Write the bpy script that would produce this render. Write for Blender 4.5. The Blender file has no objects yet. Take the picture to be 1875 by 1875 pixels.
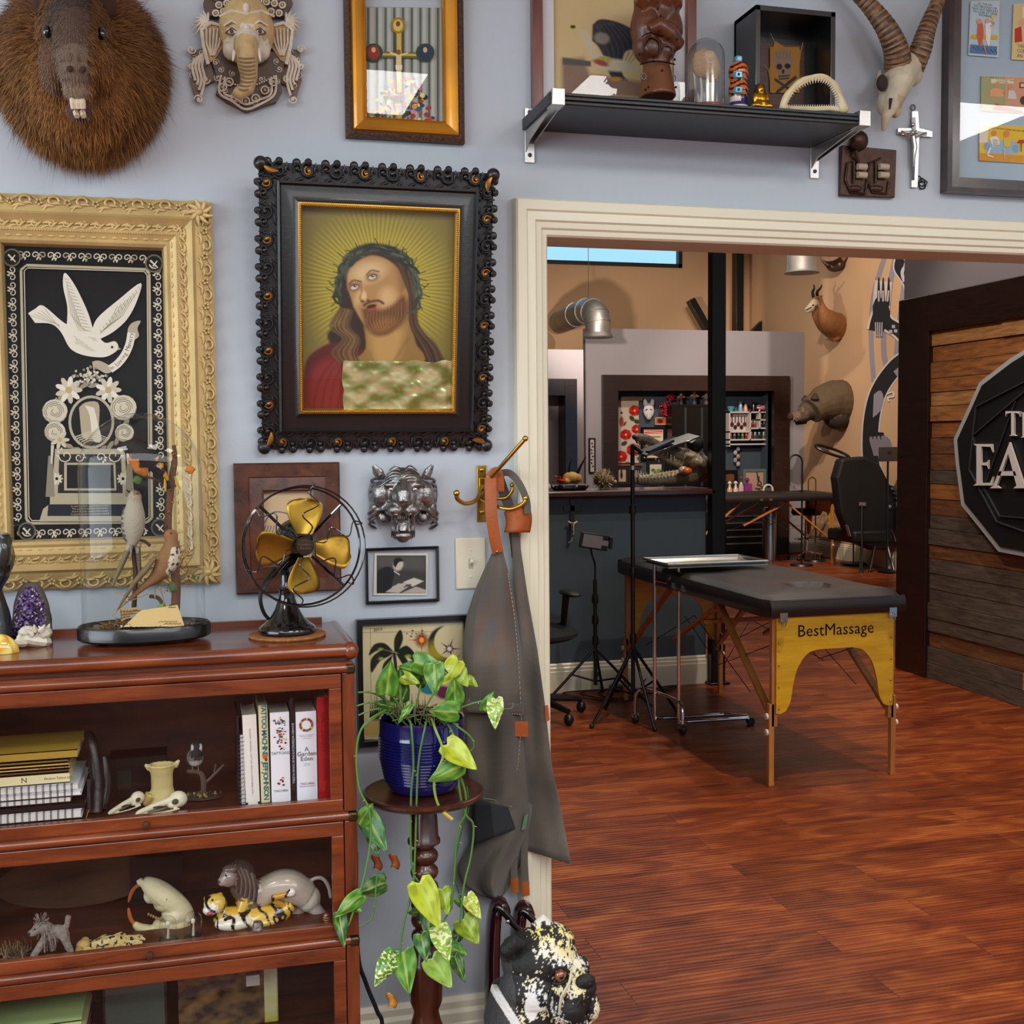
import bpy,bmesh,math,random
from mathutils import Vector,Matrix,kdtree,noise as mnoise
from math import sin,cos,pi,radians,sqrt,atan2
sc=bpy.context.scene
COL=sc.collection
rnd=random.Random(7)
# ---------------------------------------------------------------- camera, world, lights, exposure
EYE=1.5
FPX=2150.0
_pt,_rl,_yw=radians(3.4),radians(-0.5),radians(15.0)
_A=Vector((sin(_yw)*cos(_pt),cos(_yw)*cos(_pt),-sin(_pt)))
_R=Vector((cos(_yw),-sin(_yw),0))
_U=Vector((sin(_yw)*sin(_pt),cos(_yw)*sin(_pt),cos(_pt)))
_XC=_R*cos(_rl)+_U*sin(_rl)
_YC=-_R*sin(_rl)+_U*cos(_rl)
cam_d=bpy.data.cameras.new('camera')
cam=bpy.data.objects.new('camera',cam_d)
COL.objects.link(cam)
mw=Matrix.Identity(4)
for i in range(3):
    mw[i][0],mw[i][1],mw[i][2]=_XC[i],_YC[i],-_A[i]
mw[2][3]=EYE
cam.matrix_world=mw
cam_d.sensor_width=36
cam_d.lens=FPX/1875*36
cam_d.clip_start=.05
cam_d.clip_end=200
sc.camera=cam
world=bpy.data.worlds.new('world')
sc.world=world
world.use_nodes=True
bgn=world.node_tree.nodes['Background']
bgn.inputs['Color'].default_value=(.30,.58,.82,1)
bgn.inputs['Strength'].default_value=1.0
sc.view_settings.view_transform='Standard'
sc.view_settings.look='None'
sc.view_settings.gamma=1
sc.view_settings.use_curve_mapping=False
sc.view_settings.exposure=.45
sc.cycles.use_denoising=True
sc.cycles.max_bounces=8
sc.cycles.diffuse_bounces=3
sc.cycles.glossy_bounces=3
sc.cycles.transmission_bounces=4
sc.cycles.transparent_max_bounces=16
sc.cycles.caustics_reflective=False
sc.cycles.caustics_refractive=False
sc.cycles.sample_clamp_indirect=6
def area(name,loc,target,size,size_y,power,color=(1,1,1)):
    d=bpy.data.lights.new(name,'AREA')
    d.shape='RECTANGLE';d.size=size;d.size_y=size_y;d.energy=power;d.color=color
    o=bpy.data.objects.new(name,d);COL.objects.link(o)
    o.location=loc
    o.rotation_euler=(Vector(target)-Vector(loc)).to_track_quat('-Z','Y').to_euler()
    return o
def spot(name,loc,target,power,ang=60,blend=.5,color=(1,.86,.72),r=.04):
    d=bpy.data.lights.new(name,'SPOT')
    d.energy=power;d.spot_size=radians(ang);d.spot_blend=blend;d.color=color;d.shadow_soft_size=r
    o=bpy.data.objects.new(name,d);COL.objects.link(o)
    o.location=loc
    o.rotation_euler=(Vector(target)-Vector(loc)).to_track_quat('-Z','Y').to_euler()
    return o
area('window_light',(-3.7,.3,1.9),(1.2,2.3,1.3),3.6,2.0,84,(.88,.94,1.0))
area('front_room_fill',(.9,-2.1,2.95),(.9,-2.0,0),5.5,2.2,150,(.9,.95,1.0))  # added fill lamp under the closed ceiling; the room has no skylight opening
for _x,_y in ((-1.2,.1),(.62,.22),(1.85,.35),(3.35,.35)):
    area('ceiling_panel_light',(_x,_y,2.955),(_x,_y,0),.6,.6,14,(1,.98,.95))
spot('track_spot_mounts',(5.3,9.5,4.4),(7.7,12.6,1.9),420,70)
spot('track_spot_alcove',(4.5,9.6,4.4),(6.0,14,1.6),260,65)
spot('track_spot_upper',(3.5,10.5,2.6),(6.0,15.2,4.2),240,95,.8)
spot('track_spot_table',(3.4,4.6,4.3),(2.8,5.4,0.6),150,75)
spot('track_spot_sign',(2.2,5.2,4.0),(4.4,5.3,1.6),120,60)
spot('track_spot_counter',(3.2,5.2,4.3),(2.7,6.9,1.2),60,60)
area('room_fill_ceiling',(4.0,8.5,4.9),(4.0,8.5,0),5,8,100,(1,.88,.78))
spot('track_spot_floor',(2.6,3.6,4.2),(2.4,3.8,0),210,85,.9,(1,.86,.72))
# ---------------------------------------------------------------- helpers
def _ray(px,py):
    return _A+_XC*((px-937.5)/FPX)-_YC*((py-937.5)/FPX)
def PY(px,py,Y=2.6):
    r=_ray(px,py);t=Y/r.y
    return Vector((r.x*t,Y,EYE+r.z*t))
def PZ(px,py,z=0.0):
    r=_ray(px,py);t=(z-EYE)/r.z
    return Vector((r.x*t,r.y*t,z))
def PX(px,py,X):
    r=_ray(px,py);t=X/r.x
    return Vector((X,r.y*t,EYE+r.z*t))
def C(h,k=1.0):
    if isinstance(h,(tuple,list)):return (h[0],h[1],h[2],1)
    h=h.lstrip('#')
    if len(h)==3:h=''.join(ch*2 for ch in h)
    v=[int(h[i:i+2],16)/255 for i in (0,2,4)]
    v=[(x/12.92 if x <= .04045 else ((x+.055)/1.055)**2.4)*k for x in v]
    return (v[0],v[1],v[2],1)
MATS={}
def mat(name,col=None,rough=.5,metal=0.,noise=None,bump=None,coat=0.,emis=None,spec=.5,sheen=0.):
    if name in MATS:return MATS[name]
    m=bpy.data.materials.new(name);m.use_nodes=True
    nt=m.node_tree;b=nt.nodes['Principled BSDF']
    b.inputs['Roughness'].default_value=rough
    b.inputs['Metallic'].default_value=metal
    b.inputs['Coat Weight'].default_value=coat
    b.inputs['Coat Roughness'].default_value=.08
    b.inputs['Specular IOR Level'].default_value=spec
    if sheen:b.inputs['Sheen Weight'].default_value=sheen
    tc=nt.nodes.new('ShaderNodeTexCoord')
    if col is None:
        a=nt.nodes.new('ShaderNodeAttribute');a.attribute_name='Col';src=a.outputs['Color']
    else:
        a=nt.nodes.new('ShaderNodeRGB');a.outputs[0].default_value=C(col);src=a.outputs[0]
    if noise:
        s,amt=noise[0],noise[1]
        n=nt.nodes.new('ShaderNodeTexNoise');n.inputs['Scale'].default_value=s;n.inputs['Detail'].default_value=6
        mp=nt.nodes.new('ShaderNodeMapping')
        if len(noise)>2:mp.inputs['Scale'].default_value=noise[2]
        nt.links.new(tc.outputs['Object'],mp.inputs[0]);nt.links.new(mp.outputs[0],n.inputs['Vector'])
        mr=nt.nodes.new('ShaderNodeMapRange');mr.inputs[1].default_value=.3;mr.inputs[2].default_value=.7
        mr.inputs[3].default_value=1-amt;mr.inputs[4].default_value=1+amt*.6
        nt.links.new(n.outputs['Fac'],mr.inputs[0])
        mx=nt.nodes.new('ShaderNodeVectorMath');mx.operation='SCALE'
        nt.links.new(src,mx.inputs[0]);nt.links.new(mr.outputs[0],mx.inputs['Scale'])
        src=mx.outputs[0]
    nt.links.new(src,b.inputs['Base Color'])
    if emis:
        nt.links.new(src,b.inputs['Emission Color']);b.inputs['Emission Strength'].default_value=emis
    if bump:
        n2=nt.nodes.new('ShaderNodeTexNoise');n2.inputs['Scale'].default_value=bump[0];n2.inputs['Detail'].default_value=4
        mp2=nt.nodes.new('ShaderNodeMapping')
        if len(bump)>2:mp2.inputs['Scale'].default_value=bump[2]
        nt.links.new(tc.outputs['Object'],mp2.inputs[0]);nt.links.new(mp2.outputs[0],n2.inputs['Vector'])
        bp=nt.nodes.new('ShaderNodeBump');bp.inputs['Strength'].default_value=bump[1];bp.inputs['Distance'].default_value=.004
        nt.links.new(n2.outputs['Fac'],bp.inputs['Height']);nt.links.new(bp.outputs[0],b.inputs['Normal'])
    MATS[name]=m
    return m
def wood(name,c1,c2,sc3=(1,12,12),rough=.35,coat=.3,scale=3.0,bump=.15,dark=None):
    if name in MATS:return MATS[name]
    m=bpy.data.materials.new(name);m.use_nodes=True
    nt=m.node_tree;b=nt.nodes['Principled BSDF'];L=nt.links.new
    b.inputs['Roughness'].default_value=rough;b.inputs['Coat Weight'].default_value=coat;b.inputs['Coat Roughness'].default_value=.15
    tc=nt.nodes.new('ShaderNodeTexCoord');mp=nt.nodes.new('ShaderNodeMapping');mp.inputs['Scale'].default_value=sc3
    L(tc.outputs['Object'],mp.inputs[0])
    n=nt.nodes.new('ShaderNodeTexNoise');n.inputs['Scale'].default_value=scale;n.inputs['Detail'].default_value=8
    n.inputs['Distortion'].default_value=.6;n.inputs['Roughness'].default_value=.65
    L(mp.outputs[0],n.inputs['Vector'])
    cr=nt.nodes.new('ShaderNodeValToRGB')
    cr.color_ramp.elements[0].position=.32;cr.color_ramp.elements[0].color=C(c1)
    cr.color_ramp.elements[1].position=.68;cr.color_ramp.elements[1].color=C(c2)
    L(n.outputs['Fac'],cr.inputs[0]);L(cr.outputs[0],b.inputs['Base Color'])
    bp=nt.nodes.new('ShaderNodeBump');bp.inputs['Strength'].default_value=bump;bp.inputs['Distance'].default_value=.003
    L(n.outputs['Fac'],bp.inputs['Height']);L(bp.outputs[0],b.inputs['Normal'])
    MATS[name]=m
    return m
def glass_mat(name,tint=(1,1,1),base=.03,edge=.5,rough=.01):
    if name in MATS:return MATS[name]
    m=bpy.data.materials.new(name);m.use_nodes=True
    nt=m.node_tree;nt.nodes.clear();L=nt.links.new
    o=nt.nodes.new('ShaderNodeOutputMaterial');mx=nt.nodes.new('ShaderNodeMixShader')
    t=nt.nodes.new('ShaderNodeBsdfTransparent');t.inputs[0].default_value=(*tint,1)
    g=nt.nodes.new('ShaderNodeBsdfGlossy');g.inputs['Roughness'].default_value=rough
    lw=nt.nodes.new('ShaderNodeLayerWeight');lw.inputs[0].default_value=.5
    mr=nt.nodes.new('ShaderNodeMapRange');mr.inputs[1].default_value=.0;mr.inputs[2].default_value=1
    mr.inputs[3].default_value=base;mr.inputs[4].default_value=edge
    pw=nt.nodes.new('ShaderNodeMath');pw.operation='POWER';pw.inputs[1].default_value=3
    L(lw.outputs['Facing'],pw.inputs[0]);L(pw.outputs[0],mr.inputs[0]);L(mr.outputs[0],mx.inputs[0])
    L(t.outputs[0],mx.inputs[1]);L(g.outputs[0],mx.inputs[2]);L(mx.outputs[0],o.inputs[0])
    MATS[name]=m
    return m
PANE=glass_mat('picture_glass',base=.022,edge=.4)
DOME=glass_mat('dome_glass',tint=(.97,.98,.97),base=.03,edge=.55)
def tag(o,label=None,cat=None,group=None,kind=None):
    if label:o['label']=label
    if cat:o['category']=cat
    if group:o['group']=group
    if kind:o['kind']=kind
    return o
class M:
    """collects geometry in local coordinates, builds ONE mesh object"""
    def __init__(s,T=None):
        s.v=[];s.f=[];s.c=[];s.T=T;s.lay=0
    def _add(s,vs,fs,c=None):
        n=len(s.v)
        if s.T is not None:vs=[s.T @ Vector(p) for p in vs]
        s.v+=[tuple(p) for p in vs]
        s.f+=[tuple(i+n for i in f) for f in fs]
        cc=C(c) if c is not None else None
        s.c+=[cc]*len(fs)
        return s
    def box(s,x0,y0,z0,x1,y1,z1,c=None):
        if x0>x1:x0,x1=x1,x0
        if y0>y1:y0,y1=y1,y0
        if z0>z1:z0,z1=z1,z0
        return s._add([(x0,y0,z0),(x1,y0,z0),(x1,y1,z0),(x0,y1,z0),(x0,y0,z1),(x1,y0,z1),(x1,y1,z1),(x0,y1,z1)],
            [(0,3,2,1),(4,5,6,7),(0,1,5,4),(1,2,6,5),(2,3,7,6),(3,0,4,7)],c)
    def bar(s,a,b,w,h,c=None,up=(0,0,1)):
        a=Vector(a);b=Vector(b);d=(b-a).normalized();u=Vector(up)
        if abs(d.dot(u))>.98:u=Vector((1,0,0))
        x=d.cross(u).normalized()*w/2;y=x.normalized().cross(d).normalized()*h/2
        vs=[a-x-y,a+x-y,a+x+y,a-x+y,b-x-y,b+x-y,b+x+y,b-x+y]
        return s._add(vs,[(0,3,2,1),(4,5,6,7),(0,1,5,4),(1,2,6,5),(2,3,7,6),(3,0,4,7)],c)
    def tube(s,path,r,n=8,c=None,closed=False,flat=1.0,up=None):
        P=[Vector(p) for p in path];k=len(P)
        if k<2:return s
        R=list(r) if isinstance(r,(list,tuple)) else [r]*k
        if isinstance(r,(list,tuple)):
            if len(R) != k:R=[R[min(int(i*(len(R)-1)/(k-1)),len(R)-2)]*(1-(i*(len(R)-1)/(k-1)-min(int(i*(len(R)-1)/(k-1)),len(R)-2)))+R[min(int(i*(len(R)-1)/(k-1)),len(R)-2)+1]*(i*(len(R)-1)/(k-1)-min(int(i*(len(R)-1)/(k-1)),len(R)-2)) for i in range(k)]
            if k>8 and any(R[i]==R[i+1] for i in range(k-1)):
                for _ in range(4):R=[R[0]]+[(R[i-1]+R[i]*2+R[i+1])/4 for i in range(1,k-1)]+[R[-1]]
        vs=[];fs=[]
        ref=None
        for i,p in enumerate(P):
            if closed:t=P[(i+1) % k]-P[i-1]
            else:t=P[min(i+1,k-1)]-P[max(i-1,0)]
            if t.length<1e-9:t=Vector((0,0,1))
            t.normalize()
            if ref is None:
                ref=Vector(up) if up else (Vector((0,0,1)) if abs(t.z)<.9 else Vector((1,0,0)))
            x=t.cross(ref)
            if x.length<1e-6:x=t.orthogonal()
            x.normalize();y=x.cross(t).normalized()
            if not up:ref=y
            for j in range(n):
                a=2*pi*j/n
                vs.append(p+x*cos(a)*R[i]+y*sin(a)*R[i]*flat)
        m=k if closed else k-1
        for i in range(m):
            for j in range(n):
                a=i*n+j;b=i*n+(j+1) % n;i2=(i+1) % k
                fs.append((a,b,i2*n+(j+1) % n,i2*n+j))
        if not closed:
            fs.append(tuple(range(n-1,-1,-1)));fs.append(tuple((k-1)*n+j for j in range(n)))
        return s._add(vs,fs,c)
    def lathe(s,prof,o=(0,0,0),n=24,c=None,axis='Z',sx=1,sy=1):
        vs=[];fs=[];k=len(prof)
        for r,z in prof:
            for j in range(n):
                a=2*pi*j/n
                p=(r*cos(a)*sx,r*sin(a)*sy,z)
                if axis=='Y':p=(p[0],p[2],p[1])
                if axis=='X':p=(p[2],p[0],p[1])
                vs.append((p[0]+o[0],p[1]+o[1],p[2]+o[2]))
        for i in range(k-1):
            for j in range(n):
                a=i*n+j;b=i*n+(j+1) % n
                fs.append((a,b,b+n,a+n) if axis != 'Y' else (a,a+n,b+n,b))
        if prof[0][0]>1e-5:fs.append(tuple(range(n-1,-1,-1)) if axis != 'Y' else tuple(range(n)))
        if prof[-1][0]>1e-5:fs.append(tuple((k-1)*n+j for j in range(n)) if axis != 'Y' else tuple((k-1)*n+j for j in range(n-1,-1,-1)))
        return s._add(vs,fs,c)
    def ell(s,o,r,c=None,nu=14,nv=9,rot=None):
        if not isinstance(r,(tuple,list)):r=(r,r,r)
        Rm=None
        if rot is not None:
            from mathutils import Euler
            Rm=Euler([radians(a) for a in rot]).to_matrix()
        vs=[];fs=[]
        for i in range(1,nv):
            t=pi*i/nv
            for j in range(nu):
                a=2*pi*j/nu
                vs.append(Vector((r[0]*sin(t)*cos(a),r[1]*sin(t)*sin(a),r[2]*cos(t))))
        vs.append(Vector((0,0,r[2])));vs.append(Vector((0,0,-r[2])))
        if Rm:vs=[Rm @ p for p in vs]
        vs=[p+Vector(o) for p in vs]
        for i in range(nv-2):
            for j in range(nu):
                a=i*nu+j;b=i*nu+(j+1) % nu
                fs.append((a,a+nu,b+nu,b))
        T0=(nv-1)*nu
        for j in range(nu):
            fs.append((T0,j,(j+1) % nu));fs.append((T0+1,(nv-2)*nu+(j+1) % nu,(nv-2)*nu+j))
        return s._add(vs,fs,c)
    def poly(s,pts,c=None):
        return s._add(pts,[tuple(range(len(pts)))],c)
    def prism(s,pts,d,c=None):
        """pts: planar 3D loop, d: extrusion vector"""
        n=len(pts);d=Vector(d)
        P=[Vector(p) for p in pts]
        vs=P+[p+d for p in P]
        nrm=Vector((0,0,0))
        for i in range(n):nrm+=P[i].cross(P[(i+1) % n])
        if nrm.dot(d)>0:
            fs=[tuple(range(n-1,-1,-1)),tuple(range(n,2*n))]+[(i,(i+1) % n,n+(i+1) % n,n+i) for i in range(n)]
        else:
            fs=[tuple(range(n)),tuple(range(2*n-1,n-1,-1))]+[(i,n+i,n+(i+1) % n,(i+1) % n) for i in range(n)]
        return s._add(vs,fs,c)
    def grid(s,fn,nu,nv,c=None,thick=None):
        vs=[fn(i/nu,j/nv) for j in range(nv+1) for i in range(nu+1)]
        fs=[(j*(nu+1)+i,j*(nu+1)+i+1,(j+1)*(nu+1)+i+1,(j+1)*(nu+1)+i) for j in range(nv) for i in range(nu)]
        if callable(c):
            n=len(s.v);s._add(vs,fs,None)
            for q in range(len(fs)):
                i=q % nu;j=q//nu
                s.c[len(s.c)-len(fs)+q]=C(c((i+.5)/nu,(j+.5)/nv))
            return s
        return s._add(vs,fs,c)
    def text(s,body,size,o,xd=(1,0,0),yd=(0,0,1),c='#000000',ext=0.0,align='CENTER',shear=0,sp=1.0,bold=0.0):
        cu=bpy.data.curves.new('t','FONT');cu.body=body;cu.size=size;cu.align_x=align;cu.align_y='CENTER'
        cu.extrude=ext;cu.shear=shear;cu.space_character=sp;cu.resolution_u=2;cu.offset=bold
        ob=bpy.data.objects.new('t',cu);COL.objects.link(ob)
        dg=bpy.context.evaluated_depsgraph_get();me=ob.evaluated_get(dg).to_mesh()
        xd=Vector(xd).normalized();yd=Vector(yd).normalized();zd=xd.cross(yd)
        vs=[Vector(o)+xd*v.co.x+yd*v.co.y+zd*v.co.z for v in me.vertices]
        s._add(vs,[tuple(p.vertices) for p in me.polygons],c)
        ob.evaluated_get(dg).to_mesh_clear()
        bpy.data.objects.remove(ob);bpy.data.curves.remove(cu)
        return s
    def mesh(s,name):
        me=bpy.data.meshes.new(name)
        me.from_pydata(s.v,[],s.f)
        if any(c is not None for c in s.c):
            ca=me.color_attributes.new('Col','FLOAT_COLOR','CORNER')
            buf=[]
            for p,c in zip(me.polygons,s.c):
                cc=c or (.5,.5,.5,1)
                buf.extend(cc*p.loop_total)
            ca.data.foreach_set('color',buf)
        me.validate()
        return me
    def build(s,name,material=None,parent=None,smooth=True,bevel=0,ang=40,mods=None,loc=None,solid=0,sub=0):
        me=s.mesh(name)
        if material:
            for q in (material if isinstance(material,(list,tuple)) else [material]):me.materials.append(q)
        o=bpy.data.objects.new(name,me);COL.objects.link(o)
        if smooth and me.polygons:
            me.polygons.foreach_set('use_smooth',[True]*len(me.polygons))
            if ang<180:
                try:me.set_sharp_from_angle(angle=radians(ang))
                except Exception:pass
        if parent is not None:o.parent=parent
        if loc is not None:o.location=loc
        if solid:
            q=o.modifiers.new('s','SOLIDIFY');q.thickness=solid;q.offset=0
        if sub:
            q=o.modifiers.new('u','SUBSURF');q.levels=sub;q.render_levels=sub
        if bevel:
            q=o.modifiers.new('b','BEVEL');q.width=bevel;q.segments=2;q.limit_method='ANGLE';q.angle_limit=radians(35)
        return o
def blob(m,voxel=.004,smooth=4,name='body',material=None,parent=None,colfn=None,loc=None):
    """fuses overlapping pieces of m into one continuous skin, keeps each piece's own colour"""
    me0=m.mesh('tmp');ob=bpy.data.objects.new('tmp',me0);COL.objects.link(ob)
    r=ob.modifiers.new('r','REMESH');r.mode='VOXEL';r.voxel_size=voxel
    if smooth:
        q=ob.modifiers.new('q','SMOOTH');q.iterations=smooth;q.factor=.5
    dg=bpy.context.evaluated_depsgraph_get()
    me=bpy.data.meshes.new_from_object(ob.evaluated_get(dg))
    bpy.data.objects.remove(ob)
    kd=kdtree.KDTree(len(m.f));
    for i,f in enumerate(m.f):
        ce=Vector((0,0,0))
        for a in f:ce+=Vector(m.v[a])
        kd.insert(ce/len(f),i)
    kd.balance()
    while me.color_attributes:me.color_attributes.remove(me.color_attributes[0])
    ca=me.color_attributes.new('Col','FLOAT_COLOR','POINT')
    buf=[]
    for v in me.vertices:
        c=m.c[kd.find(v.co)[1]] or (.5,.5,.5,1)
        if colfn:c=colfn(v.co,c,v.normal)
        buf.extend(c)
    ca.data.foreach_set('color',buf)
    me.name=name
    me.materials.clear()
    if material:me.materials.append(material)
    me.polygons.foreach_set('use_smooth',[True]*len(me.polygons))
    o=bpy.data.objects.new(name,me);COL.objects.link(o)
    if parent is not None:o.parent=parent
    if loc is not None:o.location=loc
    return o
def fur(src,n,length,dirfn,colfn,name='fur',material=None,parent=None,w=.0009,seed=1,keep=None):
    R=random.Random(seed);me=src.data;P=me.polygons
    areas=[];t=0
    for p in P:t+=p.area;areas.append(t)
    import bisect
    m=M()
    for _ in range(n):
        p=P[min(bisect.bisect(areas,R.random()*t),len(P)-1)]
        co=Vector(p.center);nn=Vector(p.normal)
        if keep and not keep(co):continue
        d=dirfn(co,nn);L=length(co)*R.uniform(.6,1.25)
        if L <= 0:continue
        d=(d+Vector((R.gauss(0,.16),R.gauss(0,.16),R.gauss(0,.16)))).normalized()
        sd=d.cross(nn)
        if sd.length<1e-4:sd=d.orthogonal()
        sd.normalize()
        side=(sd+Vector((R.gauss(0,.4),R.gauss(0,.4),R.gauss(0,.4)))).normalized()*w
        mid=co+d*L*.5+nn*L*.08;tip=co+d*L-Vector((0,0,L*.12))
        cc=colfn(co,R)
        a=len(m.v)
        m.v+=[tuple(co-side),tuple(co+side),tuple(mid-side*.7),tuple(mid+side*.7),tuple(tip)]
        m.f+=[(a,a+1,a+3,a+2),(a+2,a+3,a+4)];m.c+=[cc,cc]
    o=m.build(name,material,parent,smooth=False)
    return o
def thing(name,label,cat,loc=(0,0,0),rz=0,group=None,rot=None):
    o=bpy.data.objects.new(name,None);COL.objects.link(o)
    o.empty_display_size=.02
    o.location=loc;o.rotation_euler=rot if rot else (0,0,rz)
    tag(o,label,cat,group)
    return o
def copy_tree(o,parent=None):
    c=o.copy();COL.objects.link(c)
    if parent is not None:c.parent=parent
    for ch in [x for x in bpy.data.objects if x.parent==o]:copy_tree(ch,c)
    return c
def lerp(a,b,t):return a+(b-a)*t
def mixc(a,b,t):
    a=C(a);b=C(b);return tuple(a[i]+(b[i]-a[i])*t for i in range(3))+(1,)
def arc(cx,cz,r,a0,a1,n=12,y=0,rz=None):
    rz=rz or r
    return [(cx+r*cos(radians(lerp(a0,a1,i/n))),y,cz+rz*sin(radians(lerp(a0,a1,i/n)))) for i in range(n+1)]
def spl(pts,n=6):
    """Catmull-Rom through pts"""
    P=[Vector(p) for p in pts];out=[]
    if len(P)<3:return P
    for i in range(len(P)-1):
        p0=P[max(i-1,0)];p1=P[i];p2=P[i+1];p3=P[min(i+2,len(P)-1)]
        for k in range(n):
            t=k/n
            out.append(.5*((2*p1)+(p2-p0)*t+(2*p0-5*p1+4*p2-p3)*t*t+(3*p1-p0-3*p2+p3)*t**3))
    out.append(P[-1]);return out
class Art:
    """flat printed picture: colour shapes given in photo pixels, laid on the plane y=Y"""
    def __init__(s,Y,org,step=.00012):
        s.m=M();s.Y=Y;s.o=Vector(org);s.k=0;s.step=step
    def p(s,px,py,k=0):
        q=PY(px,py,s.Y)-s.o;q.y -= s.k*s.step
        return q
    def poly(s,pts,c):
        s.k+=1;P=[s.p(*q) for q in pts]
        n=Vector((0,0,0))
        for i in range(len(P)):n+=P[i].cross(P[(i+1) % len(P)])
        if n.y>0:P.reverse()
        s.m.poly(P,c);return s
    def ell(s,cx,cy,rx,ry,c,n=20,a=0):
        return s.poly([(cx+rx*cos(t)*cos(a)-ry*sin(t)*sin(a),cy+rx*cos(t)*sin(a)+ry*sin(t)*cos(a)) for t in [2*pi*i/n for i in range(n)]],c)
    def line(s,pts,w,c):
        s.k+=1
        P=pts
        for i in range(len(P)-1):
            x0,y0=P[i];x1,y1=P[i+1]
            d=math.hypot(x1-x0,y1-y0) or 1;nx=-(y1-y0)/d*w/2;ny=(x1-x0)/d*w/2
            w2=.6 if i==len(P)-2 else 1
            s.k -= 1
            s.poly([(x0+nx,y0+ny),(x1+nx*w2,y1+ny*w2),(x1-nx*w2,y1-ny*w2),(x0-nx,y0-ny)],c)
        return s
    def text(s,body,px,py,hpx,c,ang=0,align='CENTER',shear=0,sp=1.0,bold=0):
        s.k+=1
        o=s.p(px,py);sz=hpx*1.35*s.Y/FPX/cos(_yw)*1.0
        a=radians(ang)
        s.m.text(body,sz,o,(cos(a),0,sin(a)),(-sin(a),0,cos(a)),c,align=align,shear=shear,sp=sp,bold=bold)
        return s
def curve2(pts,n=5):
    return [(p.x,p.y) for p in spl([(a,b,0) for a,b in pts],n)]
import numpy as np
class Plane:
    """pixel -> local point on a (tilted) plane through org; d = distance in front of it"""
    def __init__(s,org,rx=0,rz=0):
        from mathutils import Euler
        s.o=Vector(org);s.R=Euler((rx,0,rz)).to_matrix();s.n=s.R @ Vector((0,-1,0));s.Ri=s.R.inverted()
    def __call__(s,px,py,d=0):
        r=_ray(px,py);e=Vector((0,0,EYE))
        t=((s.o+s.n*d)-e).dot(s.n)/r.dot(s.n)
        return s.Ri @ (e+r*t-s.o)
class Paint:
    """soft-edged painting on a fine grid of coloured vertices; shapes in photo pixels"""
    def __init__(s,P,x0,y0,x1,y1,step=1.5,bg='#000000',d=.004,quad=None):
        s.P=P;s.d=d;s.quad=quad
        s.nx=max(2,int((x1-x0)/step));s.ny=max(2,int((y1-y0)/step))
        s.X,s.Y=np.meshgrid(np.linspace(x0,x1,s.nx+1),np.linspace(y0,y1,s.ny+1))
        s.I=np.zeros(s.X.shape+(3,));s.I[:]=C(bg)[:3]
        s.rng=np.random.RandomState(4)
    def mix(s,a,c):
        a=np.clip(a,0,1)[...,None];s.I=s.I*(1-a)+np.array(C(c)[:3])*a;return s
    def ell(s,cx,cy,rx,ry,c,soft=.25,ang=0,k=1.0):
        ca,sa=cos(ang),sin(ang);dx=s.X-cx;dy=s.Y-cy
        r=np.sqrt(((dx*ca+dy*sa)/rx)**2+((-dx*sa+dy*ca)/ry)**2)
        return s.mix(k*(1+soft/2-r)/max(soft,.01),c)
    def _seg(s,pts,closed=False):
        D_=np.full(s.X.shape,1e9);n=len(pts)
        for i in range(n if closed else n-1):
            x0,y0=pts[i];x1,y1=pts[(i+1) % n];ex,ey=x1-x0,y1-y0;L=ex*ex+ey*ey or 1e-9
            t=np.clip(((s.X-x0)*ex+(s.Y-y0)*ey)/L,0,1)
            D_=np.minimum(D_,np.hypot(s.X-x0-t*ex,s.Y-y0-t*ey))
        return D_
    def line(s,pts,w,c,soft=1.0,k=1.0):
        return s.mix(k*(w/2+soft/2-s._seg(pts))/max(soft,.01),c)
    def poly(s,pts,c,soft=1.5,k=1.0):
        ins=np.zeros(s.X.shape,bool);n=len(pts)
        for i in range(n):
            x0,y0=pts[i];x1,y1=pts[(i+1) % n]
            if y0==y1:continue
            cnd=((y0>s.Y) != (y1>s.Y)) & (s.X<(x1-x0)*(s.Y-y0)/(y1-y0)+x0);ins ^= cnd
        D_=s._seg(pts,True);D_=np.where(ins,D_,-D_)
        return s.mix(k*(D_+soft/2)/max(soft,.01),c)
    def rays(s,cx,cy,r0,r1,n,c,k=.8,sharp=2):
        a=np.arctan2(s.Y-cy,s.X-cx);r=np.hypot(s.X-cx,s.Y-cy)
        w=(np.abs(np.cos(a*n/2)))**sharp;f=np.clip((r1-r)/(r1-r0),0,1)
        return s.mix(k*w*f,c)
    def grain(s,amt):
        s.I *= (1+amt*(s.rng.rand(*s.X.shape)[...,None]-.5));return s
    def build(s,name,material,parent):
        me=bpy.data.meshes.new(name);vs=[]
        for j in range(s.ny+1):
            for i in range(s.nx+1):
                if s.quad:
                    u,v=i/s.nx,j/s.ny;q=s.quad
                    p=(q[0].lerp(q[1],u)).lerp(q[3].lerp(q[2],u),v)
                else:p=s.P(s.X[j,i],s.Y[j,i],s.d)
                vs.append(tuple(p))
        W=s.nx+1
        me.from_pydata(vs,[],[(j*W+i,(j+1)*W+i,(j+1)*W+i+1,j*W+i+1) for j in range(s.ny) for i in range(s.nx)])
        ca=me.color_attributes.new('Col','FLOAT_COLOR','POINT')
        buf=np.ones(s.X.shape+(4,));buf[...,:3]=np.clip(s.I,0,1);ca.data.foreach_set('color',buf.ravel())
        me.materials.append(material)
        o=bpy.data.objects.new(name,me);COL.objects.link(o);o.parent=parent;return o
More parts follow.
